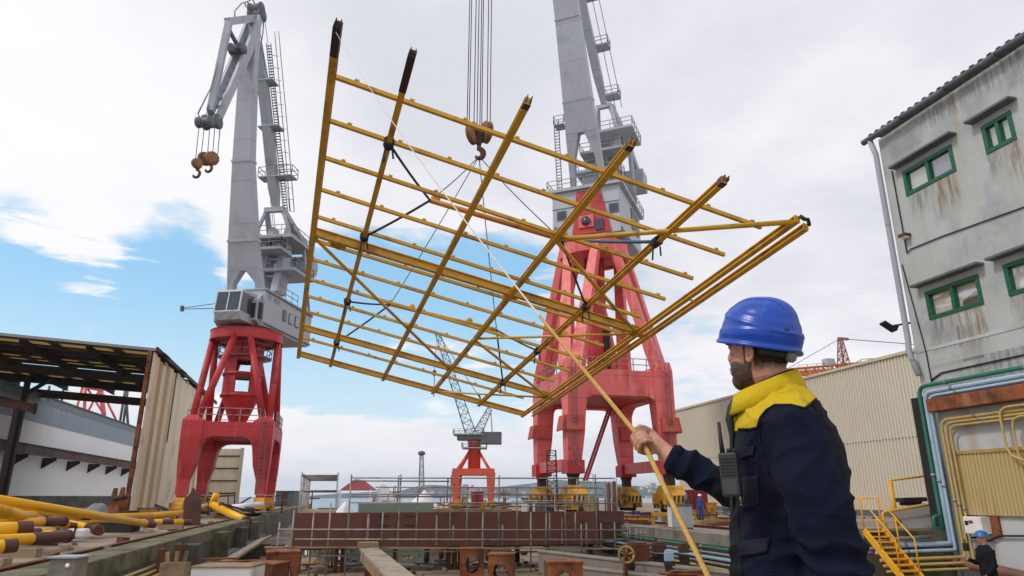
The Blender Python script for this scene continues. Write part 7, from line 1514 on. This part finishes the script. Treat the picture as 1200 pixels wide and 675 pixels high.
# tag line held by the worker
TL = thing('tag_line', 'long tan rope from the hanging frame corner through the hand of the worker', 'rope', HAND); pts = []
ropem = pm('tan_rope', srgb(206, 164, 86), .8, var=.16, scale=40, dirt=srgb(150, 110, 60), damt=.3, dscale=20, bump=.6, bscale=120)
up = ROPE_UP - HAND; L_ = up.length
for k in range(41): t_ = k / 40; pts.append(HAND + up * t_ - Z3 * (1.5 * math.sin(math.pi * t_ ** .8) * .12) + e2 * .0)
lo = q_(834, 684, 2.2); pts0 = [lo + V((.02, 0, -.6)), lo, lo.lerp(HAND, .33) - Z3 * .003, lo.lerp(HAND, .66) - Z3 * .003]
near = [pts[0].lerp(pts[3], k / 6) for k in range(7)]
b = MB(); b.tube(pts0 + near, [.0092] * 7 + [.0085] * 4, 10); b.build('rope', ropem, TL)
b = MB(); b.tube([near[-2]] + pts[3:], .0055, 8); b.build('thin_cord', pm('white_cord', srgb(214, 206, 190), .8, var=.1, scale=30), TL)
# ------------------------------------------------------------------ the other three workers
def worker(label, P, fac, hat, cloth, hgt=1.76, pose='stand', vox=.016):
    o = thing('person', label, 'person', P); lt_ = Z3.cross(fac); s = hgt / 1.76
    def w(f, l, z): return P + fac * f * s + lt_ * l * s + Z3 * z * s
    b = MB(); b.ell(w(.02, 0, 1.63), .098 * s, .078 * s, .12 * s, 14, 10, (fac, lt_, Z3)); b.ell(w(.115, 0, 1.61), .02, .014, .025, 8, 6); b.tube([w(0, 0, 1.55), w(-.01, 0, 1.42)], [.055 * s, .065 * s], 10)
    for k in (-1, 1): b.ell(w(.0, .08 * k, 1.62), .018, .012, .03, 8, 6)
    b.loft([[w(a * math.cos(t), l * math.sin(t), z) for t in [k * math.pi / 8 for k in range(16)]] for a, l, z in ((.1, .16, .92), (.1, .15, 1.15), (.1, .17, 1.32), (.06, .12, 1.45))])
    hands = []; arms = []
    for k in (-1, 1):
        sh = w(0, .2 * k, 1.4); el_ = w(-.02, .25 * k, 1.12); hd_ = w(.06, .25 * k, .86)
        if pose == 'hold' and k < 0: el_ = w(.05, .24 * k, 1.12); hd_ = w(.34, .12 * k, 1.2)
        if pose == 'hold' and k > 0: el_ = w(.0, .26 * k, 1.1); hd_ = w(.16, .2 * k, .9)
        arms.append((sh, el_, hd_)); d = (hd_ - el_).normalized(); b.tube([sh, el_, hd_], [.05, .042, .03], 10); b.ell(hd_ + d * .04, .03, .02, .03, 8, 6)
        sd2 = d.cross(lt_).normalized()
        for g in range(4): b.tube([hd_ + d * .06 + sd2 * (.024 - .016 * g), hd_ + d * .1 + sd2 * (.025 - .016 * g), hd_ + d * .125 + sd2 * (.02 - .014 * g) - lt_ * k * .015], [.0095, .009, .007], 6)
        b.tube([hd_ + d * .02 + sd2 * .03, hd_ + d * .07 + sd2 * .045], [.011, .009], 6)
    legs = [[w(0, .09 * k, .95), w(.03, .1 * k, .5), w(-.02, .11 * k, .1)] for k in (-1, 1)]
    for lg in legs: b.tube(lg, [.08, .055, .045], 10)
    put(remesh(b, 'body', .009, 2), 'body', [skin], o)
    b = MB(); b.loft([[w(a * math.cos(t), l * math.sin(t), z) for t in [k * math.pi / 8 for k in range(16)]] for a, l, z in ((.14, .19, .8), (.15, .2, .95), (.14, .185, 1.15), (.145, .215, 1.32), (.12, .2, 1.42), (.075, .09, 1.5))])
    for sh, el_, hd_ in arms: b.tube([sh, el_, hd_.lerp(el_, .06)], [.088, .066, .05], 12)
    for lg in legs: b.tube(lg, [.11, .085, .075], 12)
    jm_ = remesh(b, 'work_suit', vox, 4)
    for v, n_ in zip(jm_.vertices, [v.normal.copy() for v in jm_.vertices]): v.co += n_ * .012 * mnoise.fractal(v.co * 9, .9, 2, 3)
    put(jm_, 'work_suit', [cloth], o)
    for k in (-1, 1): b = MB(); b.loft([rect(w(.05, .11 * k, 0), fac, lt_, .28, .1), rect(w(.05, .11 * k, .06), fac, lt_, .28, .1), rect(w(-.01, .11 * k, .13), fac, lt_, .13, .11)]); b.build('boot', M['black'], o)
    b = MB(); c = w(.01, 0, 1.66); b.lathe(c, Z3, [(.148, -.005), (.15, .004), (.13, .008), (.124, .05), (.1, .095), (.055, .122), (.001, .13)], 24); b.ell(w(.12, 0, 1.668), .06, .09, .008, 12, 6, (fac, lt_, Z3)); b.build('helmet', hat, o)
    return o
w2p = ad(1153, 640, 15.6); w2f = (-cx * .96 + cf * .1).normalized()
worker('man in a blue helmet and navy work suit beside the white wall', V((w2p.x, w2p.y, -.9)), w2f, pm('blue_helmet_pale', srgb(40, 98, 160), .35), navy, 1.78, 'hold', .018)
p = ad(1132, 641, 15.55); o = thing('handset', 'small dark handset held up by the man in the blue helmet', 'handset', p); b = MB(); b.box(p, (.1, .09, .16), (cx, cf, Z3)); b.build('body', M['black'], o, bevel=.01); b = MB(); b.tube([p + Z3 * .08, p + Z3 * .16], .012, 6); b.build('antenna', M['black'], o)
cov = pm('blue_coverall', srgb(44, 58, 120), .8, var=.12, scale=4); grey_c = pm('grey_workwear', srgb(66, 72, 88), .8, var=.12, scale=4)
p = ad(822, 608, 51); worker('distant man in blue coveralls and white helmet standing in the open', V((p.x, p.y, 0)), (cx * -.6 - cf * .8).normalized(), M['white'], cov, 1.76, 'stand', .025)
p = ad(806, 607, 52); worker('distant man in grey workwear and blue helmet behind the white cabinet', V((p.x, p.y, 0)), (cx * .8 - cf * .6).normalized(), bluehat, grey_c, 1.76, 'stand', .025)
